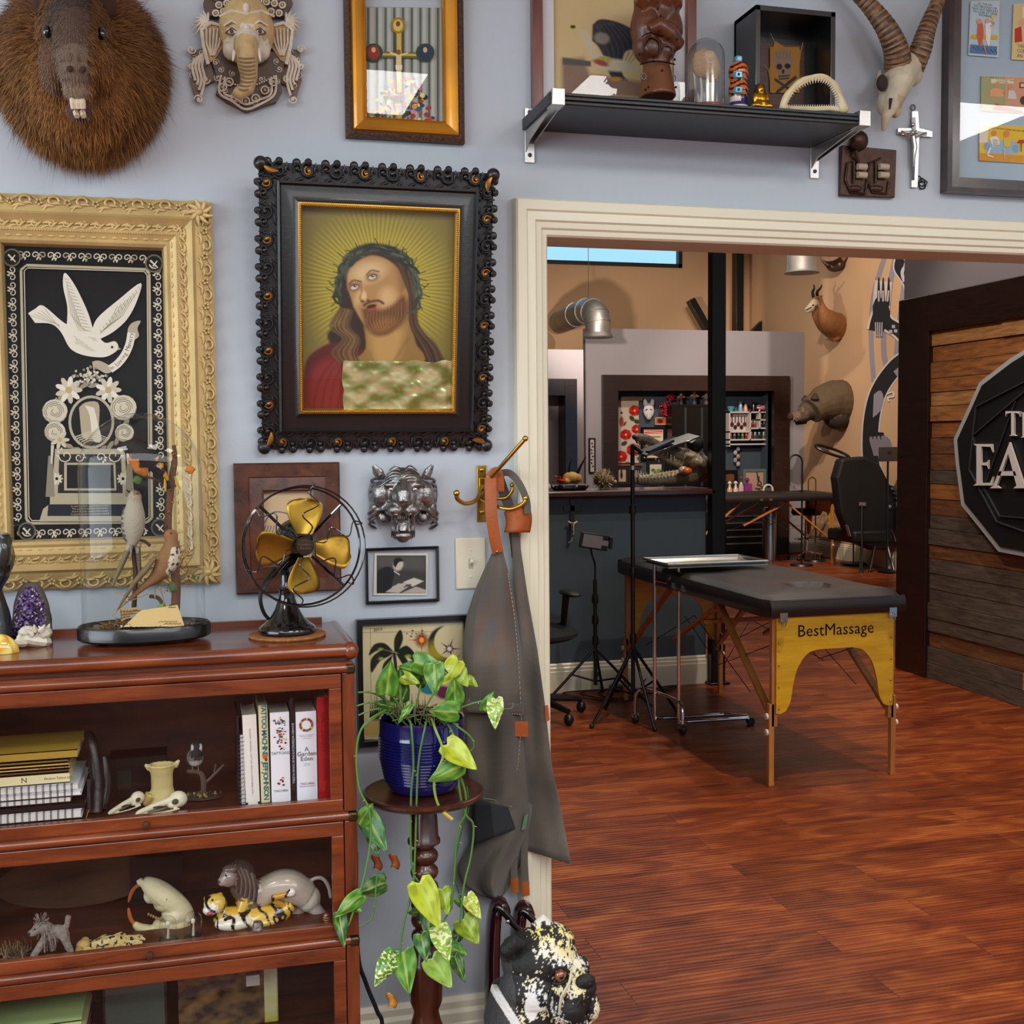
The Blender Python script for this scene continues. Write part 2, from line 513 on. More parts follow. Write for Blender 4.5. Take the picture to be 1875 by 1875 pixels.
# ---------------------------------------------------------------- structure
D=2.6;TH=.12;OPX=.784;OPZ=1.967;D2=D+TH
paint=mat('blue_grey_paint','#bcc5cc',.7,bump=(60,.12),noise=(1.2,.03))
cream=mat('cream_gloss_trim','#e8e3c8',.32,noise=(2,.03))
warm=mat('warm_tan_paint','#c7a07a',.8,bump=(40,.1))
greyp=mat('grey_paint','#918b90',.8,bump=(40,.1))
slate=mat('slate_blue_paint','#46545c',.55,bump=(50,.08))
dark_wood=wood('espresso_wood','#1a0d0a','#2e1812',(1,1,8),.35,.25,6)
def S(name,m,material,**k):
    o=m.build(name,material,**k);o['kind']='structure';return o
def floor_mat():
    m=bpy.data.materials.new('mahogany_planks');m.use_nodes=True
    nt=m.node_tree;b=nt.nodes['Principled BSDF'];L=nt.links.new;N=nt.nodes.new
    tc=N('ShaderNodeTexCoord')
    br=N('ShaderNodeTexBrick');br.offset=.37;br.inputs['Scale'].default_value=1
    br.inputs['Brick Width'].default_value=1.1;br.inputs['Row Height'].default_value=.15
    br.inputs['Mortar Size'].default_value=.0011;br.inputs['Mortar Smooth'].default_value=.3;br.inputs['Bias'].default_value=0
    br.inputs['Color1'].default_value=(0,0,0,1);br.inputs['Color2'].default_value=(1,1,1,1);br.inputs['Mortar'].default_value=(.5,.5,.5,1)
    L(tc.outputs['Object'],br.inputs['Vector'])
    sep=N('ShaderNodeSeparateColor');L(br.outputs['Color'],sep.inputs[0])
    cmb=N('ShaderNodeCombineXYZ');ml=N('ShaderNodeMath');ml.operation='MULTIPLY';ml.inputs[1].default_value=37
    L(sep.outputs[0],ml.inputs[0]);L(ml.outputs[0],cmb.inputs[2]);L(ml.outputs[0],cmb.inputs[0])
    ad=N('ShaderNodeVectorMath');ad.operation='ADD';L(tc.outputs['Object'],ad.inputs[0]);L(cmb.outputs[0],ad.inputs[1])
    mp=N('ShaderNodeMapping');mp.inputs['Scale'].default_value=(1.4,4,1);L(ad.outputs[0],mp.inputs[0])
    n1=N('ShaderNodeTexNoise');n1.inputs['Scale'].default_value=2.2;n1.inputs['Detail'].default_value=5;n1.inputs['Distortion'].default_value=1.2
    L(mp.outputs[0],n1.inputs['Vector'])
    mp2=N('ShaderNodeMapping');mp2.inputs['Scale'].default_value=(.55,6,1);L(ad.outputs[0],mp2.inputs[0])
    w=N('ShaderNodeTexWave');w.wave_type='BANDS';w.bands_direction='Y';w.inputs['Scale'].default_value=2.5
    w.inputs['Distortion'].default_value=15;w.inputs['Detail'].default_value=2.5;w.inputs['Detail Scale'].default_value=.55
    L(mp2.outputs[0],w.inputs['Vector'])
    cr=N('ShaderNodeValToRGB');e=cr.color_ramp.elements
    e[0].position=.25;e[0].color=C('#571f0c');e[1].position=.75;e[1].color=C('#b0602a')
    q=cr.color_ramp.elements.new(.5);q.color=C('#843a18')
    L(n1.outputs['Fac'],cr.inputs[0])
    cw=N('ShaderNodeValToRGB');f=cw.color_ramp.elements
    f[0].position=.0;f[0].color=(.32,.25,.22,1);f[1].position=.28;f[1].color=(1,1,1,1)
    L(w.outputs['Fac'],cw.inputs[0])
    mx=N('ShaderNodeMixRGB');mx.blend_type='MULTIPLY';mx.inputs[0].default_value=.6
    L(cr.outputs[0],mx.inputs[1]);L(cw.outputs[0],mx.inputs[2])
    mr=N('ShaderNodeMapRange');mr.inputs[3].default_value=.78;mr.inputs[4].default_value=1.12;L(sep.outputs[0],mr.inputs[0])
    vs=N('ShaderNodeVectorMath');vs.operation='SCALE';L(mx.outputs[0],vs.inputs[0]);L(mr.outputs[0],vs.inputs['Scale'])
    m3=N('ShaderNodeMixRGB');m3.inputs[2].default_value=C('#241008');L(br.outputs['Fac'],m3.inputs[0]);L(vs.outputs[0],m3.inputs[1])
    L(m3.outputs[0],b.inputs['Base Color'])
    b.inputs['Roughness'].default_value=.34;b.inputs['Specular IOR Level'].default_value=.32;b.inputs['Coat Weight'].default_value=.0;b.inputs['Coat Roughness'].default_value=.12
    bp=N('ShaderNodeBump');bp.inputs['Strength'].default_value=.25;bp.inputs['Distance'].default_value=.004
    L(w.outputs['Fac'],bp.inputs['Height']);L(bp.outputs[0],b.inputs['Normal'])
    return m
S('floor',M().box(-5,-4.2,-.1,9,17,0),floor_mat(),smooth=False)
w=M();w.prism([(-4,D,0),(OPX-.01,D,0),(OPX-.01,D,OPZ+.01),(3.01,D,OPZ+.01),(3.01,D,0),(4,D,0),(4,D,3.0),(-4,D,3.0)],(0,TH,0))
w.box(-5,D,3.0,9,D2,5.3)
S('wall_front',w,paint,smooth=False)
S('ceiling',M().box(-4,-4,3.0,4,D,3.1),mat('white_ceiling','#e8e6e0',.9),smooth=False)
w=M();w.box(-4.1,-4,0,-4,-2.0,3.0);w.box(-4.1,2.3,0,-4,D,3.0);w.box(-4.1,-2.0,0,-4,2.3,.8);w.box(-4.1,-2.0,2.8,-4,2.3,3.0)
S('wall_left',w,paint,smooth=False)
S('wall_right',M().box(4,-4,0,4.1,D,3.0),paint,smooth=False)
S('wall_behind',M().box(-4.1,-4.1,0,4.1,-4,3.0),mat('dim_wall','#8f949b',.8),smooth=False)
g=M()
for (a,b,c_,d) in ((-2.0,.8,2.3,.86),(-2.0,2.74,2.3,2.8),(-2.0,.8,-1.94,2.8),(2.24,.8,2.3,2.8),(-.6,.8,-.54,2.8),(.8,.8,.86,2.8),(-2,1.9,2.3,1.94)):g.box(-4.08,a,b,-4.02,c_,d)
S('window_2',g,mat('black_window_frame','#1b1b1b',.5),smooth=False)
prof=[(0,.004),(.004,.010),(.014,.012),(.018,.018),(.03,.020),(.034,.026),(.052,.026),(.056,.031),(.076,.033),(.080,.028),(.082,0)]
cs=M()
def casing_run(m,Yw,sgn):
    k=len(prof);V=[]
    for st in range(4):
        for (a,d) in prof:
            y=Yw-sgn*d
            if st==0:V.append((OPX-a,y,0))
            if st==1:V.append((OPX-a,y,OPZ+a))
            if st==2:V.append((3.0+a,y,OPZ+a))
            if st==3:V.append((3.0+a,y,0))
    F=[]
    for st in range(3):
        for i in range(k-1):
            F.append((st*k+i,st*k+i+1,(st+1)*k+i+1,(st+1)*k+i))
    m._add(V,F)
casing_run(cs,D,1);casing_run(cs,D2,-1)
cs.box(OPX-.011,D-.004,0,OPX,D2+.004,OPZ);cs.box(OPX-.011,D-.004,OPZ,3.011,D2+.004,OPZ+.011);cs.box(3.0,D-.004,0,3.012,D2+.004,OPZ)
o=S('door_1',cs,cream,ang=25)
def baseboard(name,x0,y0,x1,y1,nx,ny,h=.22,t=.018):
    """runs from (x0,y0) to (x1,y1) on a wall whose free side is (nx,ny)"""
    P=[(0,0),(t,0),(t,h*.72),(t*.85,h*.74),(t*.85,h*.84),(t*.55,h*.88),(t*.55,h*.95),(t*.2,h),(0,h)]
    m=M();V=[(x0+nx*a,y0+ny*a,b) for a,b in P]+[(x1+nx*a,y1+ny*a,b) for a,b in P]
    k=len(P)
    m._add(V,[(i,(i+1) % k,k+(i+1) % k,k+i) for i in range(k)]+[tuple(range(k)),tuple(range(2*k-1,k-1,-1))])
    return S(name,m,cream,ang=25)
baseboard('baseboard_front',-4,D,OPX-.082,D,0,-1)
WB=PY(1125,487,15.6).z;WR=PY(1247,487,15.6).x
S('wall_back',M().box(-5,15.6,0,3.2,15.7,5.3).box(3.2,15.6,0,9,15.7,WB).box(WR,15.6,WB,9,15.7,5.3).box(3.2,15.6,5.1,WR,15.7,5.3),warm,smooth=False)
S('wall_far_right',M().box(7.75,D2,0,7.85,15.6,5.3),warm,smooth=False)
S('wall_far_left',M().box(-5.1,D2,0,-5,15.7,5.3),warm,smooth=False)
S('ceiling_back_room',M().box(-5,D2,5.3,9,15.7,5.4),mat('dark_ceiling','#55504c',.9),smooth=False)
wf=M();t=.05
for (a,b,c_,d) in ((3.2,WB,WR,WB+.05),(3.2,5.05,WR,5.1),(3.2,WB,3.26,5.1),(WR-.05,WB,WR,5.1)):wf.box(a,15.56,b,c_,15.66,d)
S('window_1',wf,mat('black_window_frame'),smooth=False)
baseboard('baseboard_far_right',7.75,15.5,7.75,6,-1,0,.2)
GY=14.0
def gp(px,py,Y=GY):return PY(px,py,Y)
ax0=gp(1128,720).x;ax1=gp(1413,720).x;az1=gp(1280,716).z;gtop=gp(1250,604).z;gx0=gp(1072,640).x
w=M();w.box(gx0,GY,0,ax0,GY+.1,gtop);w.box(ax1,GY,0,7.75,GY+.1,gtop);w.box(ax0,GY,az1,ax1,GY+.1,gtop)
S('wall_partition',w,greyp,smooth=False)
w=M();w.box(ax0-.1,GY+.35,0,7.75,GY+.43,gtop-.01);w.box(ax0-.1,GY+.1,0,ax0-.02,GY+.35,gtop-.01);w.box(ax1+.02,GY+.1,0,ax1+.1,GY+.35,gtop-.01)
S('wall_alcove',w,mat('dark_blue_grey_paint','#3a434d',.8),smooth=False)
tr=M();e0=gp(1101,720).x;e1=gp(1441,720).x;et=gp(1280,688).z
tr.box(e0,GY-.08,0,ax0,GY+.1,et);tr.box(ax1,GY-.08,0,e1,GY+.1,et);tr.box(ax0,GY-.08,az1,ax1,GY+.1,et)
S('trim_1',tr,dark_wood,smooth=False)
w=M();sx=PY(1040,700,10.5).x
w.box(sx-3,12.2,0,PY(1068,640,12.2).x,12.35,PY(1040,640,12.2).z)
S('wall_station_left',w,greyp,smooth=False)
tr=M();q0=PY(1054,694,12.0);q1=PY(1032,694,12.0)
tr.box(q1.x,11.95,0,q0.x,12.2,q0.z);tr.box(q1.x-2,11.95,q0.z-.18,q1.x,12.2,q0.z)
S('trim_2',tr,dark_wood,smooth=False,bevel=.004)
HY=6.66;hz=PY(1150,900,HY).z
S('wall_half',M().box(-1,HY,0,3.02,HY+.14,hz-.03),slate,smooth=False)
baseboard('baseboard_half',-1,HY,3.04,HY,0,-1,.175)
cp=M();cp.box(-1,HY-.07,hz-.03,3.06,HY+.32,hz+.012)
S('trim_3',cp,wood('counter_wood','#2a120b','#4b2415',(1,12,12),.2,.6),bevel=.012)
st=mat('black_steel','#060708',.35,noise=(8,.2))
cm=M();cx0=PY(1295,1000,6.655).x;cx1=PY(1329,1000,6.59).x
cm.box(cx0,6.59,0,cx1,6.655,5.3);cm.box(cx0-.02,6.56,0,cx1+.02,6.657,.015)
S('trim_4',cm,st,bevel=.006)
BYc=15.25;cm=M();cm.box(PY(1343,500,BYc).x,BYc-.1,0,PY(1356,500,BYc).x,BYc+.05,5.3)
cm.bar(PY(1350,700,BYc),PY(1264,549,BYc),.12,.1);cm.bar(PY(1350,640,BYc),PY(1437,552,BYc),.10,.1)
S('trim_5',cm,st,bevel=.004)
WX=4.42
S('wall_planks_core',M().box(WX+.03,D2,0,WX+.25,6.75,3.4),greyp,smooth=False)
fr=M();zt=PX(1665,548,WX).z;zb=PX(1713,600,WX).z;PLZ=zb
fr.box(WX-.03,6.40,0,WX+.03,6.72,zt);fr.box(WX-.03,D2,zb-.02,WX+.03,6.40,zt)
S('trim_6',fr,dark_wood,bevel=.006,smooth=False)
for i,(_x,_y) in enumerate(((-1.2,.1),(.62,.22),(1.85,.35),(3.35,.35))):
    g=M();ringframe_=[(-.33,-.33,.33,-.3),(-.33,.3,.33,.33),(-.33,-.3,-.3,.3),(.3,-.3,.33,.3)]
    for (a,b,c_,d) in ringframe_:g.box(_x+a,_y+b,2.965,_x+c_,_y+d,3.0)
    g.box(_x-.3,_y-.3,2.975,_x+.3,_y+.3,2.985)
    S('ceiling',g,mat('white_ceiling'),smooth=False)
# ---------------------------------------------------------------- front room: things on the wall
class PArt(Art):
    def __init__(s,pl,d=0,step=.00012):
        s.m=M();s.pl=pl;s.d=d;s.k=0;s.step=step;s.Y=2.6
        s.hold=0
    def p(s,px,py,k=0):
        return s.pl(px,py,s.d+s.k*s.step)
    def build(s,name,material,parent,lim=.006):
        kk=s.k*s.step
        if kk>lim:
            q=lim/kk;s.m.v=[(x,-s.d+(y+s.d)*q,z) for x,y,z in s.m.v]
        return s.m.build(name,material,parent,smooth=False)
def ringframe(m,x0,z0,x1,z1,prof,c=None):
    V=[];k=len(prof);F=[]
    for a,d in prof:V+=[(x0+a,-d,z0+a),(x1-a,-d,z0+a),(x1-a,-d,z1-a),(x0+a,-d,z1-a)]
    for i in range(k-1):
        for j in range(4):
            F.append((i*4+j,i*4+(j+1) % 4,(i+1)*4+(j+1) % 4,(i+1)*4+j))
    m._add(V,F,c);return m
def spiral(m,P,cx,cz,r,a0,turns,th,c=None,d=0,n=14,tip=.5,bulb=1.3):
    """raised scroll in local wall coordinates, at depth d in front"""
    pts=[];R=[]
    for i in range(n+1):
        t=i/n;a=radians(a0)+turns*2*pi*t;rr=r*(1-t*.85)
        pts.append((cx+rr*cos(a),-d,cz+rr*sin(a)));R.append(th*(tip+(1-tip)*t))
    m.tube(pts,R,6,c,up=(0,-1,0))
    if bulb:m.ell(pts[-1],(th*bulb,th*bulb,th*bulb),c,7,5)
def leaf3(m,x,z,a,L,w,d,c=None):
    a=radians(a);pts=[];R=[]
    for i in range(5):
        t=i/4;b=a+.5*t
        pts.append((x+L*t*cos(b),-d,z+L*t*sin(b)));R.append(w*sin(pi*(.12+.8*t)))
    m.tube(pts,R,6,c,up=(0,-1,0),flat=.7)
VC=mat('painted_print',None,.6,spec=.15)
VCG=mat('painted_glossy',None,.18,coat=.5)
VCM=mat('painted_matte',None,.8)
black_lac=mat('black_lacquer','#111111',.3,coat=.4,noise=(20,.2))
brass=mat('aged_brass','#c9a24a',.28,1.,noise=(14,.25))
steel=mat('brushed_steel','#c9c6c0',.3,1.,noise=(60,.1,(1,1,8)))
chrome=mat('chrome','#dedede',.08,1.)
# ---- furry rodent head mount
O=PY(150,140,D);P=Plane(O)
t=thing('rodent_head_mount','brown furry taxidermy rodent head mount baring long front teeth','taxidermy mount',O)
m=M()
BR='#8a5426';DK='#3a281d';SN='#6d5a4a'
m.ell(P(150,130,.03),(.155,.06,.175),BR,20,12)
m.ell(P(148,110,.07),(.135,.07,.15),'#7d4a22',20,12)
m.ell(P(145,160,.10),(.11,.075,.12),'#94602c',18,10)
m.ell(P(136,60,.16),(.068,.07,.085),'#5a3a22',18,10)
m.ell(P(136,40,.2),(.043,.05,.05),DK)
m.tube([P(136,30,.22),P(137,70,.25),P(138,110,.275),P(140,145,.285)],[.036,.038,.035,.030],12,'#4d382b')
m.ell(P(140,135,.285),(.033,.03,.03),SN);m.ell(P(142,165,.275),(.028,.025,.024),'#8a7864')
m.ell(P(180,120,.21),(.032,.04,.045),'#7d4a22');m.ell(P(105,125,.22),(.035,.04,.05),'#5e3a20')
m.ell(P(150,205,.2),(.03,.035,.02),'#5e3a20');m.ell(P(148,214,.22),(.02,.022,.01),'#4a3024')
body=blob(m,.0055,5,'head',mat('rodent_skin',None,.85),t)
def fdir(co,n):
    q=Vector((co.x,0,co.z-.02));q=q.normalized() if q.length>.001 else Vector((0,0,-1))
    d=Vector((co.x*5,.5,-.8)) if co.y<-.13 else q*.9+Vector((0,.1,-.2))
    d=d-n*d.dot(n)*.9
    return (d.normalized()+n*(.3 if co.y<-.13 else .45)).normalized()
def flen(co):
    if co.y<-.2 and abs(co.x+.012)<.045:return .006
    if co.y<-.14:return .013
    return .014+.022*min(1,max(0,(co.y+.17)/.12))
def fcol(co,R):
    if co.y<-.2 and abs(co.x+.012)<.045:
        return mixc('#2a1e17','#8b7561',min(1,max(0,(.12-co.z)/.16))*R.uniform(.5,1))
    k_=min(1,max(0,(.09-co.z)/.25))
    return mixc('#3c2412',mixc('#8a5a2a','#c08742',k_)[:3],R.random())
fo=fur(body,42000,flen,fdir,fcol,'fur',mat('fur_hair',None,.6,spec=.3),t,.0007,3)
fo['kind']='stuff'
fo=fur(body,2600,lambda co:.058 if co.y>-.09 else 0,fdir,lambda co,R:mixc('#2a1a0e','#8a6a4a',R.random()),'guard_hair',mat('fur_hair'),t,.0004,8)
fo['kind']='stuff'
for (x,y,dd) in ((86,58,.212),(186,62,.212)):
    M().ell(P(x,y,dd),(.009,.008,.012),None,12,8).build('eye',mat('black_glass_eye','#060505',.05,coat=1),t)
for (x,y) in ((83,8),(190,8)):
    e=M();e.ell(P(x,y,.15),(.024,.01,.026));e.build('ear',mat('dark_ear','#3a2516',.9),t)
for (x,y) in ((128,126),(152,127)):M().ell(P(x,y,.318),(.006,.004,.006),None,8,6).build('nostril',mat('dark_ear'),t)
q=M()
for x in (134,143,151):q.tube([P(x-1,178,.283),P(x,190,.29),P(x+1,199,.286)],[.0055,.0058,.005],6,None,flat=.6)
q.build('upper_teeth',mat('tooth','#d8c6a8',.4),t)
q=M()
for x in (139,151):q.tube([P(x,205,.268),P(x+2,213,.274)],[.006,.0055],6,None)
q.build('lower_teeth',mat('tooth'),t)
M().ell(P(145,203,.252),(.018,.015,.009)).build('mouth',mat('mouth_dark','#4a2622',.6),t)
# ---- elephant deity relief
O=PY(450,110,D);P=Plane(O)
t=thing('elephant_relief','carved tan elephant-headed deity mask with curled trunk on the wall','wall sculpture',O)
TN=mat('carved_resin',None,.5,noise=(50,.2));CR='#d9cdb8';BN='#c2a572';DB='#54402f'
m=M()
m.ell(P(452,55,.03),(.058,.035,.07),BN,18,12);m.ell(P(452,85,.035),(.05,.03,.04),BN)
m.ell(P(425,92,.04),(.02,.02,.022),CR);m.ell(P(478,92,.04),(.02,.02,.022),CR)
m.tube([P(451,70,.07),P(450,90,.078),P(453,115,.075),P(456,140,.072),P(452,162,.072),P(438,172,.07),P(428,165,.07)],
       [.024,.026,.022,.018,.016,.0135,.011],12,BN)
m.ell(P(452,72,.06),(.027,.025,.022),CR)
blob(m,.003,3,'face',TN,t)
m=M()
for i in range(9):
    y=103+i*7.2;
    cx=452+(i*.7 if i<6 else 4-(i-5)*3)
    R=.0235-.0012*i
    m.tube([P(cx+R*1000*.8*cos(a)/1.0,y+2*sin(a)*2,.074+R*1.12*max(0,sin(a))) for a in [pi*k/8 for k in range(9)]],.0014,5,'#8f7752')
m.build('trunk_ring',TN,t)
m=M()
for sx,c0 in ((-1,424),(1,476)):
    m=M()
    m.ell(P(c0,57,.058),(.011,.006,.007),CR);m.ell(P(c0,57,.063),(.004,.003,.004),DB)
    m.tube([P(c0-sx*12,45,.06),P(c0,38,.066),P(c0+sx*14,47,.058)],.0024,6,CR)
    m.tube([P(c0-sx*11,58,.06),P(c0,51,.064),P(c0+sx*11,60,.06)],.0016,6,DB)
    m.tube([P(c0-sx*11,59,.06),P(c0,64,.062),P(c0+sx*11,61,.06)],.0012,6,DB)
    m.build('eye_relief',TN,t)
for sx,x0 in ((-1,430),(1,473)):
    M().tube([P(x0,90,.075),P(x0+sx*2,100,.085),P(x0+sx*4,112,.09)],[.004,.0035,.001],7).build('tusk',mat('tusk_cream','#e8e0cc',.4),t)
    e=M()
    ex=390 if sx<0 else 515
    out=[(ex-sx*18,48),(ex+sx*4,42),(ex+sx*21,55),(ex+sx*17,85),(ex+sx*9,118),(ex-sx*2,112),(ex-sx*16,92),(ex-sx*24,76)]
    e.prism([P(x,y,.014) for x,y in out],(0,-.008,0),'#b08d52')
    for k in range(5):
        e.tube([P(ex-sx*(16-k*7),52,.025),P(ex-sx*(12-k*6),78,.027),P(ex+sx*(k*1.5-2),102,.024)],.002,5,CR)
    e.tube([P(x,y,.024) for x,y in out[-1:]+out[:5]],.004,6,CR)
    e.build('ear',TN,t)
m=M()
m.prism([P(x,y,.001) for x,y in [(378,95),(392,130),(400,160),(395,175),(415,190),(428,196),(450,208),(470,202),(485,196),(505,190),(516,170),(512,150),(520,120),(500,100)]],(0,-.018,0),DB)
for k in range(2):
    m.tube(spl([P(405+k*7,138+k*3,.024),P(402+k*8,170,.024),P(425+k*4,185-k*6,.024),P(450,200-k*9,.024),P(478-k*4,190-k*7,.024),P(503-k*7,172,.024),P(505-k*9,138+k*3,.024)],5),.0026,6,CR)
for (x,y) in ((420,150),(485,165),(450,185),(408,160),(500,150),(430,178),(468,180)):
    m.tube([P(x+7*cos(a),y+7*sin(a),.026) for a in [2*pi*i/10 for i in range(10)]],.0018,5,CR,closed=True);m.ell(P(x,y,.024),.004,BN,8,6)
for a in range(24):m.ell(P(400+a*4.4,140+18*sin(pi*a/23),.026),.0022,CR,6,4)
for i,(x,y) in enumerate([(395,120),(404,133),(398,148),(412,172),(435,190),(465,192),(495,170),(506,155),(510,132),(505,118),(440,165),(478,150),(425,140)]):
    q=P(x,y);spiral(m,P,q.x,q.z,.0075,i*70,1.3*(-1)**i,.0017,CR,.0205,10)
m.build('collar',TN,t)
m=M()
for sx,x0 in ((-1,372),(1,528)):
    m=M()
    m.prism([P(x,y,.001) for x,y in [(x0-sx*10,90),(x0+sx*20,95),(x0+sx*24,150),(x0+sx*12,188),(x0-sx*2,160),(x0-sx*20,150)]],(0,-.010,0),'#6b5442')
    for k in range(4):
        m.tube(spl([P(x0-sx*(8-k*4),92+k*3,.016),P(x0+sx*(2+k*6),118,.018),P(x0+sx*(-3+k*6),145,.018),P(x0+sx*(4+k*4),175-k*10,.016)],5),.003,6,CR)
    for (x,y,a) in ((x0+sx*22,95,0),(x0+sx*22,125,90),(x0+sx*8,186,180),(x0-sx*4,150,0)):
        q=P(x,y);spiral(m,P,q.x,q.z,.010,a,1.1*sx,.003,CR,.016,10)
    for k,(x,y) in enumerate(((x0+sx*2,100),(x0-sx*2,118),(x0+sx*16,112),(x0+sx*4,135),(x0+sx*18,140),(x0+sx*8,158))):q=P(x,y);spiral(m,P,q.x,q.z,.008,k*60,1.2*sx,.0018,CR,.0125,10)
    fx=380 if sx<0 else 525
    for k in range(8):
        a=radians(-60+k*22);
        m.tube([P(fx,45,.02),P(fx+sx*14*cos(a),45-12*sin(a)-6,.022),P(fx+sx*26*cos(a),45-26*sin(a),.016)],[.003,.0035,.001],5,CR)
    m.ell(P(fx,45,.022),.006,CR,8,6)
    m.build('side_scroll',TN,t)
m=M()
m.prism([P(x,y,.001) for x,y in [(380,35),(372,12),(385,-30),(420,-60),(480,-60),(520,-30),(535,12),(520,35)]],(0,-.02,0),DB)
for row in range(4):
    for k in range(9):
        x=395+k*14.5+(row % 2)*6;y=24-row*15-8*sin(pi*k/8)
        m.tube([P(x+5.5*cos(a),y+5.5*sin(a),.028+.01*sin(pi*k/8)) for a in [2*pi*i/9 for i in range(9)]],.0018,5,CR,closed=True)
        m.ell(P(x,y,.027+.01*sin(pi*k/8)),.0032,BN,7,5)
m.tube([P(402,30,.04),P(425,20,.055),P(451,26,.062),P(478,20,.055),P(502,30,.04)],.003,6,CR)
m.ell(P(451,15,.06),(.007,.005,.011),CR);m.ell(P(451,50,.072),(.007,.004,.008),CR)
m.build('crown',TN,t)
# ---- gilt frame with crucifix print
O=PY(738,255,D);O.z=2.162;P=Plane(O)
t=thing('framed_crucifix_print','orange-gold framed print of a crucifix above flowers','picture',O)
x0=.329-O.x;x1=.591-O.x;z1=.37
f=M();ringframe(f,x0,0,x1,z1,[(0,0),(0,.018),(.008,.022),(.014,.02)])
f.build('outer_frame',mat('dark_bronze_edge','#4a2c14',.5,noise=(150,.5),bump=(220,.8)),t,ang=20)
f=M();ringframe(f,x0,0,x1,z1,[(.014,.02),(.016,.026),(.022,.028),(.034,.024),(.042,.018),(.044,.021),(.047,.012),(.047,.002)])
f.build('frame',mat('gilt_orange','#c98a22',.3,.55,noise=(9,.25),coat=.3),t,ang=20)
a=PArt(P,.004)
a.poly([(668,12),(812,14),(812,226),(668,222)],'#9fa59c')
for i in range(9):
    x=672+i*16;a.poly([(x,14),(x+4,14),(x+4,222),(x,222)],'#5f655f');a.poly([(x+6,14),(x+12,14),(x+12,222),(x+6,222)],'#b6bcb2')
R=random.Random(5)
for i in range(150):
    y=R.uniform(140,222);s=(y-135)/90
    x=738+R.uniform(-66,60)*s**.5
    a.ell(x,y,R.uniform(2,6),R.uniform(2,5),R.choice(['#d9a92c','#c2413d','#e8d9a0','#36553a','#3b5f80','#d98a9b','#e5c33c','#2b4630','#b8322e']),8,R.random()*3)
a.poly([(724,45),(740,45),(741,168),(726,168)],'#4a5232');a.poly([(682,90),(790,92),(790,103),(682,101)],'#6b6a34')
a.poly([(728,48),(737,48),(738,165),(729,165)],'#cdb55a');a.poly([(686,93),(786,95),(786,99),(686,97)],'#cdb55a')
a.ell(731,42,13,15,'#a2821e');a.ell(731,42,9,11,'#d9c06a');a.ell(731,39,4,5,'#7b4a2a')
for x in (686,781):a.ell(x,92,17,17,'#2c4a3a');a.ell(x,92,11,13,'#9a3326' if x<700 else '#2a3a5c');a.ell(x,87,4,5,'#d8b27a')
a.line([(716,92),(732,98),(750,92)],4,'#e2cf94');a.poly([(728,96),(737,96),(737,118),(735,148),(730,148),(727,118)],'#e2cf94');a.ell(732,91,4,5,'#8a5a2e');a.poly([(726,115),(739,115),(738,124),(727,123)],'#f1ead0')
a.build('print',VC,t)
g=M();g.box(x0+.044,-.0135,.044,x1-.044,-.012,z1-.044);g.build('glass_pane',PANE,t,smooth=False)
# ---- black carved frame with painted portrait
O=PY(690,822,D);O.z=1.484;RX=radians(8.6)
P=Plane(O,RX)
t=thing('framed_portrait_print','black carved scrollwork frame with robed bearded man looking upward','picture',O,rot=(RX,0,0))
tl=P(463,281);trr=P(905,318);bl=P(475,822);brr=P(900,826)
X0=(tl.x+bl.x)/2;X1=(trr.x+brr.x)/2;Z1=(tl.z+trr.z)/2;Z0=0
W_=.048
f=M();ringframe(f,X0+.044,Z0+.044,X1-.044,Z1-.044,[(0,0),(0,.022),(.005,.024),(.009,.016),(.03,.02),(.042,.028),(.048,.028),(.048,.004)])
ringframe(f,X0+.008,Z0+.008,X1-.008,Z1-.008,[(0,.002),(0,.007),(.038,.010),(.038,.002)])
f.build('frame',mat('black_frame','#191817',.38,coat=.25,bump=(90,.15)),t,ang=25)
sc1=M();sc2=M()
def along(n0,n1,fn):
    for side in range(4):
        L=(X1-X0) if side % 2==0 else (Z1-Z0);n=n0 if side % 2==0 else n1
        for i in range(n):
            s_=(i+.5)/n*(L-.04)+.02
            if side==0:fn(X0+s_,Z0+.022,90,i)
            elif side==1:fn(X1-.022,Z0+s_,180,i)
            elif side==2:fn(X1-s_,Z1-.022,270,i)
            else:fn(X0+.022,Z1-s_,0,i)
def scroll_unit(x,z,a,i):
    u=radians(a-90);tx,tz=cos(u),sin(u);nx,nz=-tz,tx
    spiral(sc1,None,x,z-0,.0185,a+160,1.15,.0042,None,.016,16,.6,1.2)
    spiral(sc1,None,x+tx*.021-nx*.004,z+tz*.021-nz*.004,.012,a-40,-1.1,.0034,None,.015,12)
    for k in range(4):leaf3(sc1,x-tx*.015+nx*(.008-.008*k),z-tz*.015+nz*(.008-.008*k),a-90+k*28,.018,.003,.014)
    sc1.ell((x-nx*.017,-.012,z-nz*.017),(.008,.006,.008),None,8,6);sc1.ell((x-nx*.015+tx*.024,-.012,z-nz*.015+tz*.024),(.009,.006,.009),None,8,6)
    leaf3(sc1,x+tx*.01+nx*.016,z+tz*.01+nz*.016,a-90,.024,.0035,.015);leaf3(sc1,x-tx*.02+nx*.014,z-tz*.02+nz*.014,a-70,.02,.003,.015)
    if i % 2==0:spiral(sc2,None,x+nx*.002,z+nz*.002,.0105,a+200,.8,.0036,None,.019,9,.5,1.2)
along(8,10,scroll_unit)
for x in (X0+.012,X1-.012):
    for z in (Z0+.012,Z1-.012):
        sc1.ell((x,-.018,z),.015,None,10,7)
        q=1 if x<0 else-1;w_=1 if z<.3 else-1
        leaf3(sc2,x+q*.006,z+w_*.006,atan2(w_,q)*57.3,.03,.006,.03)
